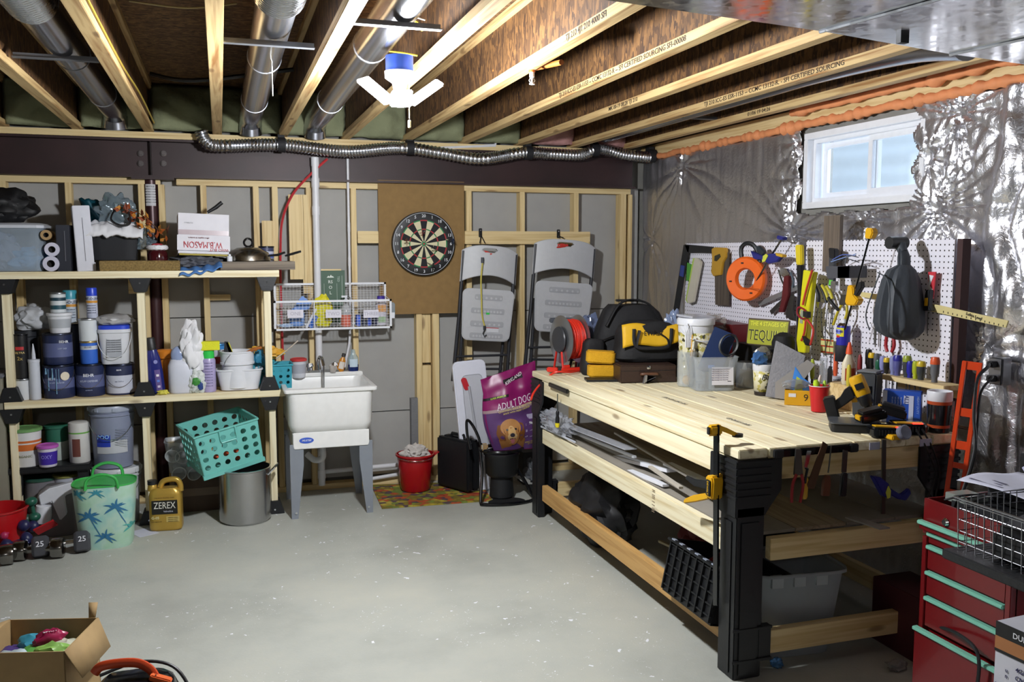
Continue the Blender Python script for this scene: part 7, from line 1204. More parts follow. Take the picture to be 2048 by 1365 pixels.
text('DEWALT', .036, t, (.0, -.106, .170), (PI/2-R(14), 0, 0), '#17150f')
for s_ in (-1, 1): MB().tube(smooth_path([(s_*.045-.03, -.116, .19), (s_*.09, -.124, .14), (s_*.10, -.126, .09)] if 1 else [], 5), .013, 8, flat=(1, .4)).build('strap_loop', NYL, t)
MB().tube(smooth_path([(-.11, -.118, .20), (-.10, -.13, .10), (0, -.135, .085), (.10, -.13, .10), (.12, -.118, .20)], 6), .011, 8, flat=(1, .5)).build('carry_strap', NYL, t)
BRN = mat('#35241d', .45, noise=.3, bump=.1); c = bp3(1302, 766, 0, 0); w_ = size(1246, 1362, 750, c); t = T('brown_case', 'dark brown hard case with leather handle under the yellow tool bag', 'case', (c.x, c.y+.10, BT), rot=(0, 0, R(-9))); MB().box((0, 0, .052), (w_, .20, .103)).build('case_body', BRN, t, bev=.006); MB().b2((-w_/2, -.101, .070), (w_/2, -.0995, .073)).build('lid_seam', BLK, t)
MB().tube(smooth_path([(-.045, -.102, .05), (-.04, -.122, .055), (.04, -.122, .055), (.055, -.102, .05)], 5), .007, 8, flat=(1, 1.2)).build('handle', mat('#5b3a26', .5), t); MB().lathe([(.010, 0), (.012, .004), (0, .008)], 12, c=(.0, -.101, .09), rot=(PI/2, 0, 0)).build('latch', CHR, t)
t = T('bent_metal_scrap', 'bent silver foil scrap lying before the brown case', 'scrap', bp3(1286, 768)); MB().prism([(0, 0), (.012, .05), (.024, .048), (.02, .0), (.075, .028), (.08, .034), (.018, .012)], -.008, .008).build('scrap', mat('#a9a9ac', .3, .8), t)
for k, (dz, dx, l, rz) in enumerate(((.015, .0, 'lower yellow foam sponge under another at the bench front', -14), (.098, -.012, 'upper yellow foam sponge stacked left of the brown case', -20))):
    c = bp3(1216, 762, 0, .09); MB().prism(rrect(.175, .105, .03, 5), 0, .072, 'z').build('yellow_sponge', mat('#c9960f', .85, noise=.25, bump=.3, bs=120), loc=(c.x+dx, c.y, BT+dz), rot=(0, R(3*k), R(rz)), bev=.008, label=l, cat='sponge', group='stacked yellow sponges')
c = bp3(1215, 766, 0, .09); MB().box((0, 0, .0065), (.19, .11, .012)).build('sanding_plate', BLK, loc=(c.x, c.y, BT+.001), rot=(0, 0, R(-14)), label='thin black plate under the yellow sponges', cat='plate')
# middle clutter
t = T('red_toolbox', 'dark red metal toolbox with rounded lid against the pegboard', 'toolbox', (2.905, 4.86, BT), -PI/2+R(0)); MB().prism([(-.27, 0), (.27, 0), (.27, .30), (.255, .335), (-.27, .35)], -.075, .075).build('toolbox_body', mat('#5e1216', .4), t, bev=.008); MB().b2((-.27, -.078, .25), (.27, -.075, .255)).build('lid_seam', BLK, t); MB().box((.0, -.08, .25), (.04, .008, .05)).build('latch', CHR, t)
boxthing('black_box', 'plain black storage box under the yellow-green sign', 'box', (2.925, 4.42, BT), (.17, .40, .235), '#101114', bev=.006)
crumple('clear_blue_bag', 'clear bag with blue contents right of the duffel', 'bag', (2.66, 4.98, BT+.16), (.14, .14, .23), mat('#8d9dbd', .15, alpha=.8), 31, .35, 3, 4); boxthing('support_box', 'dark box behind the duffel holding clear bags', 'box', (2.74, 5.0, BT), (.22, .3, .165), '#17181c')
crumple('orange_bag', 'clear bag of orange contents in front of the red toolbox', 'bag', (2.72, 4.86, BT+.20), (.17, .18, .15), mat('#cf8a1e', .25, alpha=.95), 33, .3, 2.6, 4); crumple('clear_wrap', 'shiny clear cellophane crumpled before the red toolbox', 'wrap', (2.78, 4.74, BT+.28), (.16, .22, .11), mat('#a9a29c', .1, alpha=.45), 35, .4, 3, 4)
FB = None
def fishpat():
    m, nt, b, n, L = nodes('fish_pattern'); tc = n('TexCoord'); v = n('TexVoronoi', Scale=55, distance='MANHATTAN'); L(tc.outputs['Object'], v.inputs['Vector']); sp = n('SeparateColor'); L(v.outputs['Color'], sp.inputs[0]); r = ramp(n, [(0, '#d9d3b4'), (.45, '#c9bd6a'), (.62, '#e6e3d2'), (.8, '#8f8a3c'), (.93, '#3b3a26')]); r.color_ramp.interpolation = 'CONSTANT'; L(sp.outputs[0], r.inputs[0]); L(r.outputs[0], b.inputs['Base Color']); b.inputs['Roughness'].default_value = .35; return m
FP = fishpat()
c = Vector((2.60, 4.60, BT)); r = size(1383, 1452, 680, c)/2; t = T('printed_bucket', 'white-lidded bucket with yellow fish print, raised behind clear tote', 'bucket', c); MB().lathe([(r*.85, 0), (r*.97, .30, 1), (r*1.0, .31, 0), (r*1.0, .345), (r*1.06, .35), (r*1.06, .375), (r*1.0, .38)], 32).build('bucket_body', [WPL, WPL], t); MB().lathe([(r*.875, .03), (r*.975, .30)], 32, cap=False).build('print_sleeve', FP, t, thick=.002); MB().lathe([(r*1.08, .345), (r*1.09, .372), (r*1.02, .384), (0, .384)], 32).build('lid', WPL, t)
MB().tube([(r*1.05*math.cos(a), -.01-r*1.03*math.sin(a), .315-.06*math.sin(a)) for a in [PI*i/14 for i in range(15)]], .004, 8).build('handle', WPL, t); MB().box((.0, 0, .392), (r*1.7, r*1.4, .012), rot=(.04, .03, .2)).build('clear_cover', mat('#c6c8d2', .2, alpha=.6), t)
c = bp3(1382, 775, 0, .05); r = size(1364, 1402, 730, c)/2; t = T('brush_jar', 'clear jar of yellow and white brushes and cable ties', 'jar', c); MB().lathe([(0, .002), (r*.95, .002), (r, .01), (r, .20)], 26, cap=False).build('jar_glass', mat('#cdd2d0', .08, alpha=.35), t, thick=.002)
for k in range(9): g = random.Random(k+3); a = g.uniform(-2.6, 1.2); MB().tube([(r*.5*math.cos(a), r*.5*math.sin(a), .012), (r*.75*math.cos(a+.4), r*.7*math.sin(a+.4), g.uniform(.2, .30))], g.uniform(.004, .009), 6, flat=(1, .5)).build('tie_bundle' if k % 2 else 'brush', mat(['#dcdcd8', '#d8a028', '#cfc9b4', '#e4e2da'][k % 4], .5), t)
MB().ico((-.005, -.01, .035), .028, 2, (1, .7, 1)).build('yellow_bristles', mat('#d9a21e', .7), t)
for k in range(5): MB().tube(smooth_path([(-.01+.008*k, -.0, .22), (-.02+.01*k, -.01, .30), (-.03+.012*k, 0, .335+.012*(k % 3))], 4), .003, 5, flat=(1.5, .6)).build('zip_tie', WPL, t)
c = bp3(1440, 783, 0, .10); w_ = size(1402, 1476, 745, c); t = T('clear_tote', 'clear square tote with a white printed label, centre of bench', 'tote', c, R(-14)); MB().lathe([(0, .002), (w_*.52, .002), (w_*.60, .185), (w_*.63, .188)], 36, sq=9, cap=False, ey=.9).build('tote_wall', mat('#c3cad0', .06, alpha=.36), t, thick=.003)
MB().box((w_*.16, -w_*.53, .085), (w_*.58, .002, .098), rot=(-.08, 0, 0)).build('label_panel', mat('#d8d6dc', .5), t)
for k in range(6): text('clear storage box 12 x 9 in', .0085, t, (w_*.08, -w_*.548+.0*k, .125-.012*k), (PI/2-.08, 0, 0), '#6a6478')
MB().box((w_*.34, -w_*.542, .048), (.02, .002, .02)).build('barcode', mat('#3b3a44', .5), t); MB().cyl((-.06, -.03, .004), (-.06, -.03, .03), .018, 14).cyl((0, .03, .005), (.0, .03, .09), .025, 14).build('stored_bottle', mat('#54504a', .4), t); MB().cyl((-.01, -.04, .12), (-.01, -.04, .135), .018, 14).build('blue_cap', mat('#4a86d8', .4), t)
MB().cyl((-.01, -.04, .003), (-.01, -.04, .12), .014, 12).build('clear_tube', mat('#8e9aa4', .2), t)
c = Vector((2.62, 4.42, BT+.14)); c.z -= .03; t = T('cable_coil_pack', 'dark blue packaged coil of black cable sticking out of the tote', 'cable pack', c, rot=(R(-8), R(22), R(-25))); MB().box((-.02, .012, .09), (.13, .004, .26)).build('blue_card', mat('#22345c', .4), t)
for k in range(5): MB().tube([(.02+.048*math.cos(a*PI/12), -.01-.009*k, .15+.06*math.sin(a*PI/12)) for a in range(24)], .0045, 6, closed=True).build('cable_loop', BLK if k != 2 else mat('#8f8f8c', .4), t)
c = bp3(1500, 778, 0, .05); r = size(1481, 1518, 745, c)/2; t = T('paint_brush_jar', 'glass jar holding a white paint brush with silver label', 'jar', c); MB().lathe([(0, .002), (r*.95, .002), (r, .012), (r, .135), (r*.92, .145)], 26, cap=False).build('jar_glass', mat('#c9cdd0', .05, alpha=.32), t, thick=.002); MB().prism([(-.03, .01), (.0, .01), (.005, .08), (-.005, .14), (-.02, .08)], -.012, .012).build('brush_head', mat('#dcdacd', .8), t); MB().lathe([(.0, .004), (r*.8, .005), (r*.75, .10), (0, .11)], 16).build('tan_contents', mat('#7c6a3c', .6), t, (.012, .008, 0))
c = bp3(1536, 793, 0, .05); r = size(1518, 1556, 745, c)/2*1.05; t = T('fish_bucket', 'small fish-print bucket with white rim standing at the bench middle', 'bucket', c); MB().lathe([(0, 0), (r*.82, 0), (r*.84, .006)], 28).lathe([(r*.84, .005), (r*.85, .02), (r*.9, .02)], 28, cap=False).build('dark_base', mat('#241c1c', .4), t); MB().lathe([(r*.85, .02), (r*1.0, .135)], 30, cap=False).build('print_sleeve', FP, t, thick=.002); MB().lathe([(r*1.0, .13), (r*1.04, .134), (r*1.05, .165), (r*.98, .167), (r*.93, .135), (r*.8, .03), (0, .03)], 30, cap=False).build('rim', WPL, t); text('Fish', .042, t, (-.01, -r-.001, .10), bend=r, col='#1b1914', shear=.3); text('PO', .026, t, (.014, -r+.001, .065), bend=r, col='#1b1914')
for k, (c_, o) in enumerate((('#8f8d84', (-.01, 0, .19)), ('#4c77b0', (-.035, -.02, .165)), ('#77705a', (.02, .02, .18)))): crumple('%s_packet' % ['grey', 'blue', 'olive'][k], '%s crinkled packet poking out of the fish-print bucket' % ['grey', 'blue', 'olive'][k], 'packet', c+Vector(o), (.09, .05, .07), mat(c_, .25, .3), 40+k, .3, 3, 3, group='packets in the fish bucket')
# tequila sign and cap
q = PX(1527, 688, 2.88); t = T('bar_sign', 'yellow-green bar sign about tequila propped on the black box', 'sign', (2.90, q.y, BT+.236), rot=(R(-8), 0, -PI/2+R(25))); a, b = PX(1487, 660, 2.84), PX(1568, 660, 2.84); w_ = size(1487, 1570, 660, t.location)*1.12; h_ = size(632, 686, 0, t.location)
MB().box((0, 0, h_/2), (w_, .010, h_)).build('board', mat('#4b3a22', .5), t, bev=.002); MB().box((0, -.006, h_/2-.002), (w_*.95, .002, h_*.90)).build('yellow_face', mat('#a3a526', .4, noise=.2), t)
text('THE 4 STAGES OF', .034, t, (0, -.0075, h_*.80), col='#dede3c', w=w_*.86); text('TEQUILA', .085, t, (0, -.0075, h_*.36), col='#1c1d10', w=w_*.90); text('TEQUILA', .085, t, (.004, -.0072, h_*.37), col='#d4d64a', w=w_*.90)
t = T('baseball_hat', 'black baseball cap set over the right end of the sign', 'cap', (2.88, PX(1567, 680, 2.88).y, BT+.236)); MB().lathe([(.06, 0), (.062, .04), (.05, .075), (.02, .092), (0, .094)], 24).build('crown', NYL, t); MB().grid(lambda u, v: (-.03-.09*v, -.055+.11*u, .01-.02*math.sin(PI*u)*-1*.3), 10, 6).build('visor', NYL, t, thick=.004)
# sheets, pouch, bin
GSH = mat('#85858a', .45, noise=.4, bump=.3, bs=100)
c = bp3(1572, 802, 0, .06); t = T('bubble_wrap_sheet', 'grey bubble-wrapped flat pack leaning between bucket and yellow bin', 'pack', c, rot=(R(-12), R(6), R(-38))); MB().prism([(-.07, .0), (.07, .0), (.10, .24), (-.06, .30)], -.012, .004).build('wrapped_sheet', GSH, t, bev=.003); MB().prism([(-.02, 0), (.05, -.0), (.15, .20), (.11, .22), (-.03, .08)], -.030, -.022).build('sanding_sheet', mat('#8f8b86', .6), t)
boxthing('rusty_block', 'small rusty metal block at the foot of the grey sheets', 'block', bp3(1553, 797, 0, .02), (.03, .03, .022), '#4d2a22')
c = bp3(1611, 812, 0, .06); t = T('yellow_bin', 'yellow cardboard parts bin marked with a handwritten 9', 'bin', c, R(-35)); w_ = size(1588, 1634, 790, c)*1.15
for a, b in (((-w_/2, -.055, 0), (w_/2, -.052, .075)), ((-w_/2, .052, 0), (w_/2, .055, .095)), ((-w_/2, -.052, 0), (-w_/2+.003, .052, .095)), ((w_/2-.003, -.052, 0), (w_/2, .052, .095)), ((-w_/2, -.052, 0), (w_/2, .052, .003))): MB().b2(a, b).build('bin_wall', mat('#d39d12', .5), t)
text('9', .05, t, (.035, -.0556, .038), col='#2a2014'); MB().box((-.03, -.056, .05), (.035, .001, .018)).build('white_sticker', WPL, t)
t = T('blue_pouch', 'bright blue foil pouch standing in the yellow bin', 'pouch', c+Vector((.02, .02, .03)), rot=(R(-10), R(8), R(-35))); MB().prism([(-.05, 0), (.07, 0), (.075, .06), (.0, .10), (-.045, .15)], -.006, .006).build('pouch_body', mat('#3585d8', .25), t, bev=.003); MB().prism([(-.03, .03), (.01, .03), (.0, .085), (-.03, .10)], -.0075, -.006).build('yellow_print', mat('#b9c23a', .4), t)
crumple('clear_bag_scrap', 'clear zip bag spilling in front of the blue pouch', 'bag', c+Vector((-.02, -.0, .075)), (.15, .05, .05), mat('#aeb6bf', .1, alpha=.55), 44, .3, 3, 3)
crumple('foil_scrap', 'white crumpled plastic scrap left of the yellow bin', 'scrap', bp3(1578, 800, 0, .0), (.05, .04, .05), mat('#b9b9b9', .2, alpha=.7), 45, .4, 3, 3)
c = bp3(1649, 827, 0, .045); r = size(1629, 1669, 782, c)/2; t = T('red_cup', 'red plastic cup holding neon markers on the bench', 'cup', c); MB().lathe([(0, .002), (r*.72, .002), (r*.74, .01), (r*.97, .118), (r*1.02, .120), (r*1.02, .126), (r*.95, .127), (r*.70, .012), (0, .012)], 30).build('cup_body', mat('#c01820', .3), t); MB().tube([(r*1.0*math.cos(a*PI/12), r*1.0*math.sin(a*PI/12), .1255) for a in range(24)], .0022, 6, closed=True).build('white_rim', WPL, t)
for k, (x, y, z, c_, rr) in enumerate(((-.02, -.01, .13, '#b6d62a', .015), (.02, -.012, .125, '#b9e04a', .009), (.002, .01, .15, '#d8c6bd', .007))): MB().lathe([(rr*.8, 0), (rr, .01), (rr, .03), (rr*.6, .045), (0, .046)], 12).build('marker', mat(c_, .4), loc=c+Vector((x, y, z-.02)), rot=(0, R(-12+12*k), 0), label=['neon yellow-green marker at left in the red cup', 'neon marker cap at right in the red cup', 'pale pen standing between the neon markers'][k], cat='marker', group='markers in the red cup')
# plastic wrapped things and glue
c = bp3(1693, 812, 0, .10); r = size(1682, 1706, 790, c)/2; t = T('orange_tube', 'orange-brown cylinder of adhesive with white top band', 'tube', c); MB().lathe([(r, 0, 0), (r, .10, 0), (r, .10, 1), (r, .135, 1), (0, .136, 1)], 22).build('tube_body', [mat('#a85a22', .4), mat('#c9cbd4', .4)], t); text('GORILLA', r*.45, t, (0, -r-.001, .118), bend=r, col='#3a3440'); 
c2 = bp3(1676, 820, 0, .12); MB().grid(lambda u, v: (c2.x-.02+.05*u, c2.y+.015*math.sin(u*8), BT+.24*v), 8, 6).build('plastic_sleeve', mat('#b4bac2', .08, alpha=.35), thick=.002, label='tall clear plastic sleeve standing behind the red cup', cat='sleeve')
MB().lathe([(.010, 0), (.014, .01), (.010, .035), (.013, .05), (.004, .06)], 12).build('silver_bit', CHR, loc=bp3(1681, 832, 0, .05), label='small chrome fitting standing left of the drill', cat='fitting')
q = PX(1708, 728, 2.93); t = T('glue_bottle', 'cream glue bottle with orange cap behind the grey tray bin', 'bottle', (2.90, q.y, BT+.12)); MB().lathe([(.032, 0), (.036, .01), (.036, .10), (.018, .14), (.014, .15)], 22, ey=.7).build('bottle_body', mat('#d9cfb4', .4), t); MB().lathe([(.017, .148), (.015, .17), (.006, .205), (0, .206)], 14).build('orange_cap', mat('#e0562a', .4), t); p_ = patch(.037, -1.0, 1.0, .02, .08); p_.build('red_label', mat('#b04a2c', .4), t).scale = (1, .72, 1)
t = boxthing('tool_crate', 'low wooden block stand behind the drill holding small tools', 'stand', (2.90, q.y, BT), (.08, .24, .118), WX)
def smalls(): return [(1612, 745, '#34372f', 'dark', 2.86), (1625, 730, '#a9b82a', 'lime', 2.9), (1645, 735, '#8c8a84', 'steel', 2.88), (1660, 745, '#3b3d42', 'black', 2.87), (1672, 715, '#d65a34', 'orange', 2.95), (1690, 750, '#b9b4a2', 'cream', 2.88), (1698, 742, '#c9b83a', 'yellow', 2.87), (1720, 722, '#7a1c20', 'dark red', 2.93)]
for k, (px, py, c_, nm, X_) in enumerate(smalls()):
    q = PX(px, py, X_); h_ = q.z-BT-.001+.03; t = T('hand_tool', '%s-handled tool standing upright behind the %s' % (nm, ['blue pouch left side', 'blue pouch', 'blue pouch right side', 'red cup', 'clear sleeve', 'orange-brown tube left side', 'orange-brown tube', 'glue bottle'][k]), 'tool', (q.x, q.y, BT+.001), rot=(0, 0, k), group='upright tools behind the cup and drill'); MB().tube([(0, 0, 0), (.0, 0, h_*.55)], .006, 8).build('shaft', STE, t); MB().lathe([(.008, h_*.5), (.012, h_*.6), (.011, h_*.92), (.006, h_)], 10).build('handle', mat(c_, .4), t)
t = T('charger_dock', 'grey angular plastic housing standing behind the drill', 'housing', Vector((2.84, PX(1735, 760, 2.84).y, BT)), -PI/2+R(30)); MB().prism([(-.05, 0), (.05, 0), (.055, .18), (.055, .21), (-.03, .21), (-.06, .16)], -.04, .04).build('housing', mat('#34373b', .4), t, bev=.006); MB().box((.01, 0, .214), (.09, .085, .008)).build('top_plate', mat('#6d7075', .4), t, bev=.002); MB().box((0, -.043, .12), (.07, .006, .06)).build('dark_window', BLKG, t)
# screwdriver rack on the pegboard
ra, rb = PX(1762, 762, 2.93), PX(1884, 775, 2.93); rz_ = (ra.z+rb.z)/2; t = T('screwdriver_rack', 'pale wooden ledge holding screwdrivers against the pegboard', 'rack', (2.985, (ra.y+rb.y)/2, 1.11)); MB().box((0, 0, 0), (.11, abs(ra.y-rb.y)+.02, .022)).build('ledge', WY, t, bev=.002); MB().box((.045, 0, -.03), (.02, abs(ra.y-rb.y), .04)).build('bracket', WY, t)
for k, (px, pt_, c_, tc_, w_, l) in enumerate(((1738, 698, '#17171a', None, 1, 'black screwdriver'), (1744, 706, '#1b1b1c', '#d9b21e', 1, 'black screwdriver with yellow cap'), (1754, 707, '#5b5e62', None, .9, 'grey screwdriver'), (1757, 722, '#1e5a40', None, .9, 'dark green screwdriver'), (1766, 712, '#8b8fc4', None, .9, 'clear lilac small screwdriver'), (1774, 716, '#26241a', '#d8b41c', .9, 'yellow-topped black screwdriver'), (1787, 712, '#8288b4', None, 1.0, 'clear blue screwdriver'), (1796, 711, '#5a5c94', '#2a2a8c', 1.25, 'grey-blue thick screwdriver'), (1815, 712, '#3c3f42', '#8f9c2c', 1.2, 'grey screwdriver with olive cap'), (1821, 722, '#26289a', None, 1.0, 'royal blue screwdriver'), (1832, 722, '#a9b42a', None, .9, 'lime screwdriver'), (1843, 723, '#3a3f42', '#c9b22a', 1.2, 'grey and yellow screwdriver'), (1871, 715, '#66686d', '#d6582c', 1.2, 'grey screwdriver with orange cap'))):
    X_ = 2.975; q = PX(px, pt_, X_); h_ = max(.06, q.z-1.122); r_ = .0165*w_; s_ = T('screwdriver', l+' in the wooden rack, number %s from the left' % ['one', 'two', 'three', 'four', 'five', 'six', 'seven', 'eight', 'nine', 'ten', 'eleven', 'twelve', 'thirteen'][k], 'screwdriver', (X_, q.y, 1.122), group='screwdrivers in the wooden rack')
    MB().lathe([(r_*.7, 0), (r_*.6, h_*.15), (r_*.95, h_*.35), (r_, h_*.8), (r_*.8, h_*.97), (0, h_)], 10).build('handle', mat(c_, .3), s_)
    if tc_: MB().lathe([(r_*1.02, h_*.72), (r_*1.04, h_*.85), (r_*.8, h_*1.0), (0, h_*1.02)], 10).build('end_cap', mat(tc_, .35), s_)
    MB().cyl((0, 0, -.0), (0, 0, -.09), .003, 6).build('shaft', STE, s_)
# blue box, drill, batteries
c = bp3(1806, 832, .0, .0); c.x = 2.89; c.y = 3.255; t = T('blue_box', 'blue and white printed carton standing behind the batteries', 'carton', c, R(-48)); w_ = size(1768, 1828, 800, c)*1.18; h_ = size(766, 832, 0, c)*.98
MB().box((0, 0, h_/2), (w_, .06, h_)).build('carton_body', mat('#2c55b8', .35), t, bev=.002); MB().box((-w_*.44, -.0305, h_/2), (w_*.12, .002, h_*.98)).build('white_band', mat('#bcc4e0', .4), t); MB().box((w_*.25, -.031, h_*.45), (w_*.12, .002, h_*.85)).build('white_strip', mat('#c6cbe4', .4), t); MB().box((w_*.12, -.0315, h_*.75), (w_*.13, .002, h_*.25)).build('white_square', mat('#cfd2e6', .4), t); text('ALL', .024, t, (w_*.12, -.033, h_*.75), (PI/2, PI/2, 0), '#2a3a78')
for k in range(4): text('full synthetic filters for shop', .008, t, (-w_*.24+.012*k, -.031, h_*.5), (PI/2, PI/2, 0), '#b4c4ee')
text('HEAVY DUTY', .013, t, (w_*.42, -.031, h_*.6), (PI/2, PI/2, 0), '#93aee6')
c = bp3(1752, 852, 0, .03); t = T('cordless_drill', 'yellow and black cordless drill standing nose down on the bench', 'drill', c+Vector((0, 0, .045)), rot=(0, R(-24), R(-38))); t.scale = (.92,)*3
MB().lathe([(.012, 0), (.020, .012), (.021, .05), (.026, .055)], 20).build('chuck', mat('#1c1d20', .35), t); MB().lathe([(.028, .05), (.033, .06), (.033, .10), (.028, .105)], 22).build('gearbox', BLK, t); MB().lathe([(.034, .10), (.037, .11), (.037, .185), (.030, .20), (.0, .203)], 24, ey=.85).build('motor_housing', YEL, t); MB().prism([(-.036, .165), (-.036, .105), (-.10, .085), (-.145, .075), (-.152, .112), (-.10, .130), (-.07, .155)], -.021, .021).build('grip', BLK, t, bev=.006); MB().prism([(-.034, .105), (-.06, .10), (-.062, .085), (-.036, .078)], -.008, .008).build('trigger', YEL, t, bev=.002); MB().box((-.160, 0, .092), (.055, .078, .115), rot=(0, .15, 0)).build('battery_pack', BLK, t, bev=.006); MB().box((.0, -.033, .15), (.04, .004, .03)).build('black_vent', BLK, t, bev=.001)
c = bp3(1702, 868, 0, .0); t = T('parts_tray', 'black tray with cloudy grey lid at the bench near end', 'tray', (2.575, 3.18, BT), R(-33)); MB().prism(rrect(.20, .15, .02, 4), 0, .035, 'z').build('tray_base', BLK, t, bev=.003); MB().prism(rrect(.21, .16, .02, 4), .035, .041, 'z').build('lid', mat('#54575b', .25, alpha=.92), t, bev=.002)
def batt(label, loc, rot, led=False):
    t = T('battery', label, 'battery', loc, rot=rot, group='tool batteries at the bench near end'); MB().box((0, 0, .018), (.12, .075, .036), top=(.92, .9)).build('battery_case', BLKG, t, bev=.006); MB().box((0, 0, .042), (.09, .05, .014)).build('slide_rail', BLK, t, bev=.003); MB().box((-.055, 0, .022), (.014, .04, .02)).build('yellow_latch', YEL, t, bev=.002); return t
def charger(label, loc, rz, led):
    t = T('battery_charger', label, 'charger', loc, rz, 'battery chargers at the bench near end'); MB().prism(rrect(.15, .115, .03, 5), 0, .045, 'z').build('charger_body', BLKG, t, bev=.010); MB().prism([(-.05, -.03), (.05, -.03), (.06, .0), (-.06, .0)], .045, .048, 'z').build('yellow_stripe', YEL, t)
    for k in range(7): MB().box((-.04+.012*k, -.057, .025), (.003, .004, .022)).build('vent_slot', BLKM, t)
    MB().box((.03, -.045, .048), led, rot=(.3, 0, 0)).build('red_led', mat('#ff2418', .3, emit=7), t); return t
charger('black charger with bright red light strip', (2.745, 3.06, BT+.001), R(-25), (.040, .006, .004)); charger('black charger with yellow arc at the bench corner, small red light', (2.61, 3.02, BT+.001), R(-30), (.010, .005, .004)); batt('black battery resting on the grey parts tray', (2.62, 3.13, BT+.052), (R(4), R(-12), R(-10))); batt('battery with yellow latch lying against the blue box', (2.775, 3.19, BT+.052), (R(0), R(14), R(-38)))
MB().box((0, 0, 0), (.06, .05, .02)).build('yellow_clip', YEL, loc=(2.60, 2.965, BT+.012), bev=.004, label='yellow plastic clip at the very edge of the bench end', cat='clip'); m = MB(); m.lathe([(.03, 0), (.03, .02), (.026, .024)], 20, rot=(R(70), 0, 0)); m.build('tape_roll', mat('#7c8094', .15, alpha=.7), loc=(2.62, 2.945, BT+.03), label='clear lilac tape roll hanging at the bench corner', cat='tape')
for k in range(2): MB().tube(smooth_path([(2.73+.03*k, 2.99, BT+.03), (2.76+.03*k, 2.95, BT-.06), (2.80+.02*k, 2.945, BT-.16), (2.77+.04*k, 2.95, BT-.26), (2.80+.03*k, 2.96, BT-.36)], 6), .004, 6).build('charger_cable', BLK, label='black charger cable hanging down the bench end, %s one' % ('left' if k == 0 else 'right'), cat='cable')
c = bp3(1887, 867, 0, .03); r = size(1864, 1911, 820, c)/2; t = T('travel_tumbler', 'tall black cup with orange bands and white top at bench corner', 'cup', c); h_ = size(783, 866, 0, c)*1.0
MB().lathe([(r*.86, 0, 0), (r*.87, .004, 0), (r*.88, h_*.12, 0), (r*.89, h_*.12, 1), (r*.9, h_*.19, 1), (r*.9, h_*.19, 0), (r*.97, h_*.68, 0), (r*.97, h_*.68, 1), (r*.98, h_*.74, 1), (r*.98, h_*.76, 2), (r*1.02, h_*.78, 2), (r*1.02, h_*.97, 2), (r*.98, h_, 2), (r*.9, h_*.99, 2), (r*.88, h_*.8, 2), (0, h_*.8, 2)], 30).build('cup_body', [mat('#17171a', .2), mat('#a8441c', .4), WPL], t); text('Orioles', .028, t, (r*.6*.0+.028, -r*.94, h_*.42), (PI/2, PI/2, R(35)), '#b84a1e'); 
# cord tray items on the right
LV = mat('#e2481a', .35)
a_, b_ = PX(1918, 735, 2.99), PX(1895, 985, 2.93); t = T('orange_level', 'tall orange I-beam level leaning against the bench near end', 'level', (2.885, 2.93, PX(1895, 985, 2.93).z), rot=(R(-4), R(4), -PI/2+R(38))); H_ = 1.225-t.location.z+.02; w2 = .058
for s_ in (-1, 1): MB().b2((s_*w2/2-.009, -.010, 0), (s_*w2/2+.009, .010, H_)).build('rail', LV, t, bev=.002)
for f_, g2 in ((0, .06), (.22, .26), (.36, .42), (.60, .66), (.94, 1)): MB().b2((-w2/2, -.006, H_*f_), (w2/2, .006, H_*g2)).build('web_bridge', LV, t, bev=.001)
MB().cyl((-w2/2, -.002, H_*.52), (w2/2, -.002, H_*.52), .006, 10).build('vial', mat('#2c1a10', .1), t)
# outlet and cords
q = PX(2008, 742, XW-.03); t = T('outlet_box', 'silver surface outlet box with two black plugs on the foil wall', 'outlet', (XW-.05, q.y, q.z), -PI/2); MB().box((0, 0, 0), (.07, .05, .115)).build('metal_box', mat('#a9a9ae', .25, .9), t, bev=.004); MB().box((-.0, -.028, 0), (.066, .004, .11)).build('cover_plate', mat('#8e8e94', .3, .8), t, bev=.002)
for k, z_ in enumerate((.03, -.03)): MB().box((0, -.045, z_), (.03, .035, .026)).build('plug', BLK, t, bev=.004)
o = t.location
for k, (z_, P_) in enumerate(((.03, [(1975, 735), (1955, 760), (1948, 830), (1950, 900), (1925, 985), (1905, 1030)]), (-.03, [(1985, 755), (1962, 785), (1955, 850), (1945, 930), (1915, 1010)]))):
    P = [Vector((o.x-.06, o.y, o.z+z_))]+[PX(a, b, 2.98-.06*j) for j, (a, b) in enumerate(P_)]; MB().tube(smooth_path(P, 5), .007-.002*k, 8).build('extension_lead', BLK, label='black power cord dropping from the %s plug of the outlet' % ('upper' if k == 0 else 'lower'), cat='cord')
# ================================================================= RED TOOL CHEST (front faces -x)
CX = 2.42; CY0, CY1 = 2.20, 2.595; CZ = .80; CR_ = mat('#6c0b11', .3, noise=.15, coat=.3); GRH = mat('#7fc2ac', .3)
t = T('tool_chest', 'red metal tool chest with pale green drawer handles, lower right', 'tool chest', (CX, (CY0+CY1)/2, 0), -PI/2); hw = (CY1-CY0)/2
MB().b2((-hw, .02, .02), (hw, .44, CZ-.14)).build('chest_body', CR_, t, bev=.003); MB().b2((-hw, 0, .02), (-hw+.022, .03, CZ-.14)).build('corner_post', CR_, t, bev=.002); MB().b2((hw-.022, 0, .02), (hw, .03, CZ-.14)).build('corner_post', CR_, t, bev=.002)
for a, b in (((-hw, 0, CZ-.13), (hw, .012, CZ)), ((-hw, .43, CZ-.13), (hw, .44, CZ)), ((-hw, .012, CZ-.13), (-hw+.01, .43, CZ)), ((hw-.01, .012, CZ-.13), (hw, .43, CZ)), ((-hw, .012, CZ-.13), (hw, .43, CZ-.09))): MB().b2(a, b).build('tray_wall', CR_, t, bev=.002)
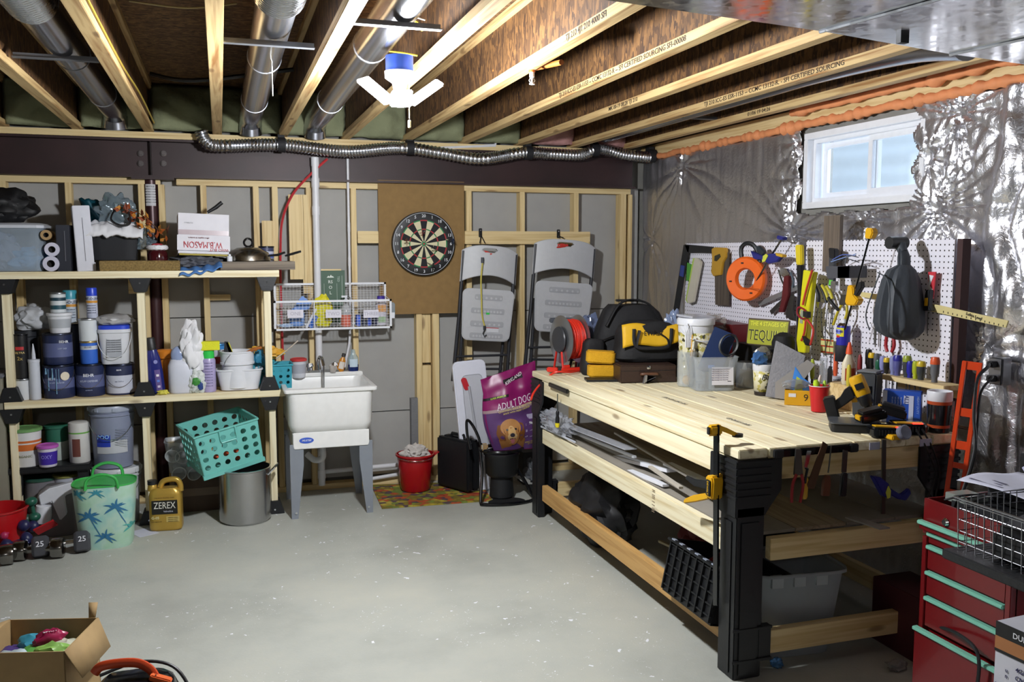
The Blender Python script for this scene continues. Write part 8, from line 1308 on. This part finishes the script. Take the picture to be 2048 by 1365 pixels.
MB().lathe([(.014, 0), (.016, .003), (.010, .01), (0, .01)], 16, c=(-hw*.45, 0, CZ-.06), rot=(PI/2, 0, 0)).build('lock', CHR, t)
pz = [PX(1838, y_, CX).z for y_ in (1038, 1066, 1090, 1143, 1196, 1248)]; zs = [PX(x_, y_, CX).z for x_, y_ in ((1838, 1036), (1848, 1062), (1847, 1088), (1846, 1140), (1843, 1190), (1826, 1245))]
bots = zs[1:]+[.02]
for k in range(6):
    off = -.018 if k in (0, 5) else .004; a = hw if k in (0, 5) else hw-.024
    d_ = MB().b2((-a, off, bots[k]+.008), (a, off+.018, zs[k]-.010)).build('drawer', CR_, t, bev=.003); MB().b2((-a, off-.012, zs[k]-.012), (a, off+.012, zs[k]+.002)).build('handle', GRH, d_, bev=.003)
MB().tube(smooth_path([(-.10, .01, zs[5]+.03), (0, -.02, zs[5]+.055), (.10, -.04, zs[5]+.05), (.13, -.045, zs[5]), (.12, -.04, zs[5]-.12), (.12, -.035, .03)], 6), .006, 8).build('loose_cable', BLK, label='black cable spilling out of the chest bottom drawer', cat='cable').location = t.location
o = bpy.data.objects['loose_cable']; o.rotation_euler = (0, 0, -PI/2)
boxthing('screw_case', 'small clear lidded case on the chest top', 'case', (2.52, 2.50, CZ+.001), (.10, .10, .03), mat('#9aa39c', .15, alpha=.75))
boxthing('chest_tray_clutter', 'dark flat case lying in the chest top tray', 'case', (2.62, 2.38, CZ-.088), (.3, .28, .10), '#17181c')
for k in range(3): MB().tube(smooth_path([(2.44+.03*k, 2.52-.03*k, CZ+.01), (2.50, 2.46-.05*k, CZ+.04+.01*k), (2.62, 2.40-.06*k, CZ+.03)], 4), .004, 6).build('black_wire', BLK, label='thin black wire lying over the chest top, %s' % ['far one', 'middle one', 'near one'][k], cat='wire', group='black wires on the chest')
# side shelf and wire basket
sz_ = .785; t = T('side_shelf', 'black flat side shelf under the wire basket', 'shelf', (2.25, 1.86, sz_)); MB().box((0, 0, -.015), (.32, .60, .03)).build('shelf_plate', mat('#1c1d20', .5, bump=.2), t, bev=.004); 
for s_ in (-.14, .12): MB().b2((s_, -.285, -sz_), (s_+.02, -.255, -.03)).build('support_leg', BLK, t)
x0, x1, y0, y1, z0, z1 = 2.115, 2.395, 1.66, 2.145, sz_+.006, sz_+.165; t = T('wire_basket', 'silver wire basket full of tools on the black side shelf', 'basket', (x0, y0, z0)); DX, DY, DH = x1-x0, y1-y0, z1-z0; WR = mat('#a9aab0', .22, 1)
def wr(a, b, r_=.0016, nm='wire'): MB().tube([a, b], r_, 6).build(nm, WR, t)
MB().tube([(0, 0, DH), (DX, 0, DH), (DX, DY, DH), (0, DY, DH)], .0035, 8, closed=True).build('top_rim', WR, t); MB().tube([(0, 0, DH-.008), (DX, 0, DH-.008), (DX, DY, DH-.008), (0, DY, DH-.008)], .002, 8, closed=True).build('lower_rim', WR, t)
for k in range(1, 5): z_ = DH*(1-k/4.6); MB().tube([(.012, .012, z_), (DX-.012, .012, z_), (DX-.012, DY-.012, z_), (.012, DY-.012, z_)], .0016, 6, closed=True).build('horizontal_wire', WR, t)
for k in range(15): y_ = .012+(DY-.024)*k/14; wr((.012, y_, 0), (.002, y_, DH), nm='vertical_wire'); wr((DX-.012, y_, 0), (DX-.002, y_, DH), nm='vertical_wire'); wr((.012, y_, 0), (DX-.012, y_, 0), nm='floor_wire')
for k in range(1, 10): x_ = .012+(DX-.024)*k/10; wr((x_, .012, 0), (x_, .002, DH), nm='vertical_wire'); wr((x_, DY-.012, 0), (x_, DY-.002, DH), nm='vertical_wire')
boxthing('black_case', 'black case lying inside the wire basket', 'case', (2.26, 1.90, z0+.004), (.2, .28, .07), '#0f0f12'); boxthing('flat_black_case', 'thin black case on top in the wire basket', 'case', (2.27, 1.98, z0+.078), (.16, .14, .03), '#2a2a2e', rot=(0, R(-8), R(12)))
crumple('metal_parts', 'heap of chrome fittings piled in the wire basket', 'metal parts', (2.28, 1.78, z0+.08), (.2, .20, .12), mat('#9c97b4', .15, 1), 51, .45, 4, 4)
crumple('red_grip_tool', 'dark red tool grip down in the wire basket', 'tool', (2.15, 1.84, z0+.004), (.04, .12, .07), mat('#5a1a20', .4), 52, .2, 3, 3)
for k, (p_, q_, l) in enumerate((((2.32, 2.08, 1.04), (2.27, 1.92, .93), 'dark blue clamp handle rising left in the basket'), ((2.28, 1.90, 1.0), (2.27, 1.90, .90), 'short dark blue clamp jaw right in the basket'))): MB().tube([p_, ((p_[0]+q_[0])/2, (p_[1]+q_[1])/2-.005, (p_[2]+q_[2])/2+.005), q_], [.014, .018, .02], 8, flat=(1, .6)).build('clamp_handle', BLU, label=l, cat='clamp', group='blue clamp pieces in the basket')
PAP = mat('#c9cbdc', .5)
MB().grid(lambda u, v: (2.47+.28*u, 2.50-.34*v, .885+.012*math.sin(u*5+v*3)+.02*u), 12, 12).build('paper_manual', PAP, thick=.001, label='white printed sheets curling behind the wire basket', cat='paper'); pm = bpy.data.objects['paper_manual']
for k in range(3): MB().box((0, 0, 0), (.010, .14-.05*(k > 0), .001), rot=(0, .08, .0)).build('printed_bar', mat('#4a4760', .5), pm, (2.50+.022*k, 2.40, .8985+.001*k))
boxthing('paper_stand_box', 'dark grey case under the printed sheets', 'case', (2.70, 2.36, CZ+.015), (.24, .22, .062), '#26272c')
t = T('bit_case', 'clear and yellow case of drill bits at the right frame edge', 'case', (3.00, 2.36, .94), R(0)); MB().box((0, 0, .02), (.10, .26, .04)).build('yellow_base', YEL, t, bev=.003); MB().box((0, 0, .055), (.10, .26, .03)).build('clear_lid', mat('#b9bcc6', .1, alpha=.5), t, bev=.003)
for k in range(5): MB().box((-.052, -.09+.05*k, .018), (.004, .03, .03)).build('black_insert', BLK, t)
boxthing('dark_cabinet', 'black cabinet behind the red chest along the foil wall', 'cabinet', (2.985, 2.34, 0), (.26, .5, .938), '#0d0d0f')
# battery carton
t = T('battery_carton', 'white, copper and black battery carton at the bottom right corner', 'carton', (2.24, 1.86, .0), -PI/2+R(4)); a = PX(1990, 1240, 2.24); h_ = a.z; w_ = .56; ox = (1.86-PX(1990, 1300, 2.24).y)
MB().b2((-.0, 0, 0), (w_, .30, h_)).build('carton_body', mat('#cfcfd8', .5), t, bev=.002, smooth=False); t.location.y = PX(1990, 1300, 2.24).y
MB().b2((0, -.002, h_-.045), (w_, 0, h_)).build('black_band', mat('#141416', .4), t); MB().b2((0, -.002, h_-.085), (w_, 0, h_-.045)).build('copper_band', mat('#b0764a', .35, .3), t); MB().b2((0, -.003, h_-.094), (w_, 0, h_-.085)).build('black_line', mat('#141416', .4), t)
text('DURACELL', .024, t, (.06, -.0035, h_-.024), col='#e6e6ea', align='LEFT'); text('GOLF', .014, t, (.10, -.0035, h_-.066), col='#3a2418', align='LEFT')
for k, s_ in enumerate(('4G/Y 22.5', 'CN/440251', 'PI:18-01')): text(s_, .020, t, (.075, -.0025, h_-.125-.026*k), col='#2a2a55', align='LEFT')
text('u\nn', .018, t, (.045, -.0025, h_-.15), col='#2a2a55')
for k in range(3):
    x_ = .024+.036*k; z_ = h_-.215; MB().b2((x_-.016, -.0025, z_-.022), (x_+.016, -.0005, z_+.022)).build('icon_frame', mat('#2a2a60', .5), t); MB().b2((x_-.0145, -.003, z_-.0205), (x_+.0145, -.0005, z_+.0205)).build('icon_field', mat('#cfcfd8', .5), t)
    P_ = [[(0, .014), (-.009, .002), (-.004, .002), (-.004, -.014), (.004, -.014), (.004, .002), (.009, .002)], [(-.009, .014), (.009, .014), (.006, .0), (.0015, -.003), (.0015, -.012), (.007, -.014), (-.007, -.014), (-.0015, -.012), (-.0015, -.003), (-.006, 0)], [(-.012, .002), (-.007, .011), (0, .014), (.007, .011), (.012, .002), (.0015, .003), (.0015, -.014), (-.0015, -.014), (-.0015, .003)]][k]
    MB().prism([(x_+a, z_+b) for a, b in P_], -.0036, -.0025).build('icon', mat('#2a2a60', .5), t)
# ================================================================= FOREGROUND LEFT
c0 = PZ(215, 1285, .26); t = T('cardboard_box', 'open cardboard box of wrappers at the bottom left corner', 'box', (0, 0, 0)); CB_ = mat('#a98d62', .8, noise=.25); 
A1, B1, C1 = PZ(20, 1240, .27), PZ(196, 1236, .27), PZ(152, 1290, .27)
ux = (B1-A1); ux.z = 0; W3 = ux.length; ux.normalize(); uy = Vector((ux.y, -ux.x, 0)); D3 = .30; H3 = .27
t.location = (A1.x, A1.y, 0); t.rotation_euler = (0, 0, math.atan2(ux.y, ux.x))
for a, b in (((0, -.004, 0), (W3, 0, H3)), ((0, -D3, 0), (W3, -D3+.004, H3-.0)), ((0, -D3, 0), (.004, 0, H3)), ((W3-.004, -D3, 0), (W3, 0, H3)), ((0, -D3, 0), (W3, 0, .004))): MB().b2(a, b).build('box_panel', CB_, t, smooth=False)
MB().add([(W3, 0, H3), (W3, -D3, H3), (W3+.05, -D3+.02, H3-.11), (W3+.05, -.02, H3-.11)], [(0, 1, 2, 3)]).build('flap', CB_, t, thick=.004); MB().add([(0, 0, H3), (0, -D3, H3), (-.10, -D3+.02, H3-.03), (-.10, -.02, H3-.03)], [(0, 1, 2, 3)]).build('flap', CB_, t, thick=.004); MB().add([(W3-.01, .0, H3), (W3-.035, 0, H3), (W3-.045, .03, H3+.05), (W3-.01, .03, H3+.05)], [(0, 1, 2, 3)]).build('torn_corner', CB_, t, thick=.004)
o = Matrix.Translation(t.location) @ t.rotation_euler.to_matrix().to_4x4()
for k, (x_, y_, z_, w_, d_, c_, l, r_) in enumerate(((.20, -.12, .15, .16, .10, '#5ea24a', 'green wrapper in the cardboard box centre', .3), (.16, -.09, .17, .14, .09, '#3f8fa6', 'teal-blue wrapper under the red label', -.2), (.24, -.11, .20, .11, .05, '#9a1f4a', 'magenta oval-labelled pack on top of the box pile', .2), (.07, -.13, .14, .10, .12, '#4b3a78', 'purple wrapper at left in the box', .5), (.32, -.12, .16, .12, .12, '#c6c8b4', 'white printed wrapper at right in the box', -.4), (.28, -.17, .17, .14, .05, '#8ab85a', 'lime striped wrapper near the box front', .1), (.12, -.18, .15, .16, .06, '#b9c9cf', 'pale blue leaflet near the front left of the box', -.1))):
    q = o @ Vector((x_*W3/.40, y_, z_)); crumple('wrapper', l, 'wrapper', (q.x, q.y, z_-.0), (w_, d_, .075), mat(c_, .35, noise=.3), 60+k, .3, 3, 3, group='wrappers in the cardboard box', rot=(0, 0, r_))
text('SPICY', .02, bpy.data.objects['wrapper.002'], (0, -.01, .07), (0, 0, 0), '#e6d9df')
boxthing('packing_filler', 'dark paper filler below the wrappers in the cardboard box', 'paper', o @ Vector((W3/2, -D3/2, .006)), (W3-.03, D3-.03, .13), '#4a4436', rz=t.rotation_euler.z)
# vacuum with an orange handle
q = PZ(270, 1340, .22); t = T('black_vacuum', 'glossy black shop machine with orange carrying handle, bottom left', 'vacuum', (q.x, q.y-.0, 0), R(-10)); softbox('machine_body', BLKG, .30, .26, .20, t, (.01, -.04, 0), seed=3, sag=.0, top=.8); MB().prism([(.05, .0), (.15, .0), (.155, .12), (.12, .19), (.07, .20)], -.12, .04).build('side_housing', BLK, t, bev=.01)
MB().tube(smooth_path([(-.13, -.02, .225), (-.10, -.02, .250), (0, -.02, .255), (.055, -.03, .235), (.085, -.05, .20), (.09, -.06, .16)], 6), [.013]*31, 10, flat=(.8, 1.3)).build('handle', mat('#c2441c', .4), t); MB().box((.10, -.055, .205), (.075, .03, .022), rot=(0, .35, 0)).build('handle_lug', mat('#d8622c', .4), t, bev=.004); MB().cyl((.082, -.06, .217), (.082, -.06, .223), .006, 12).build('screw', BLK, t)
MB().tube(smooth_path([(-.12, .0, .205), (0, .05, .225), (.12, .04, .205), (.19, .0, .12), (.215, -.05, .03), (.22, -.12, .008)], 6), .006, 8).build('power_cable', BLK, t)
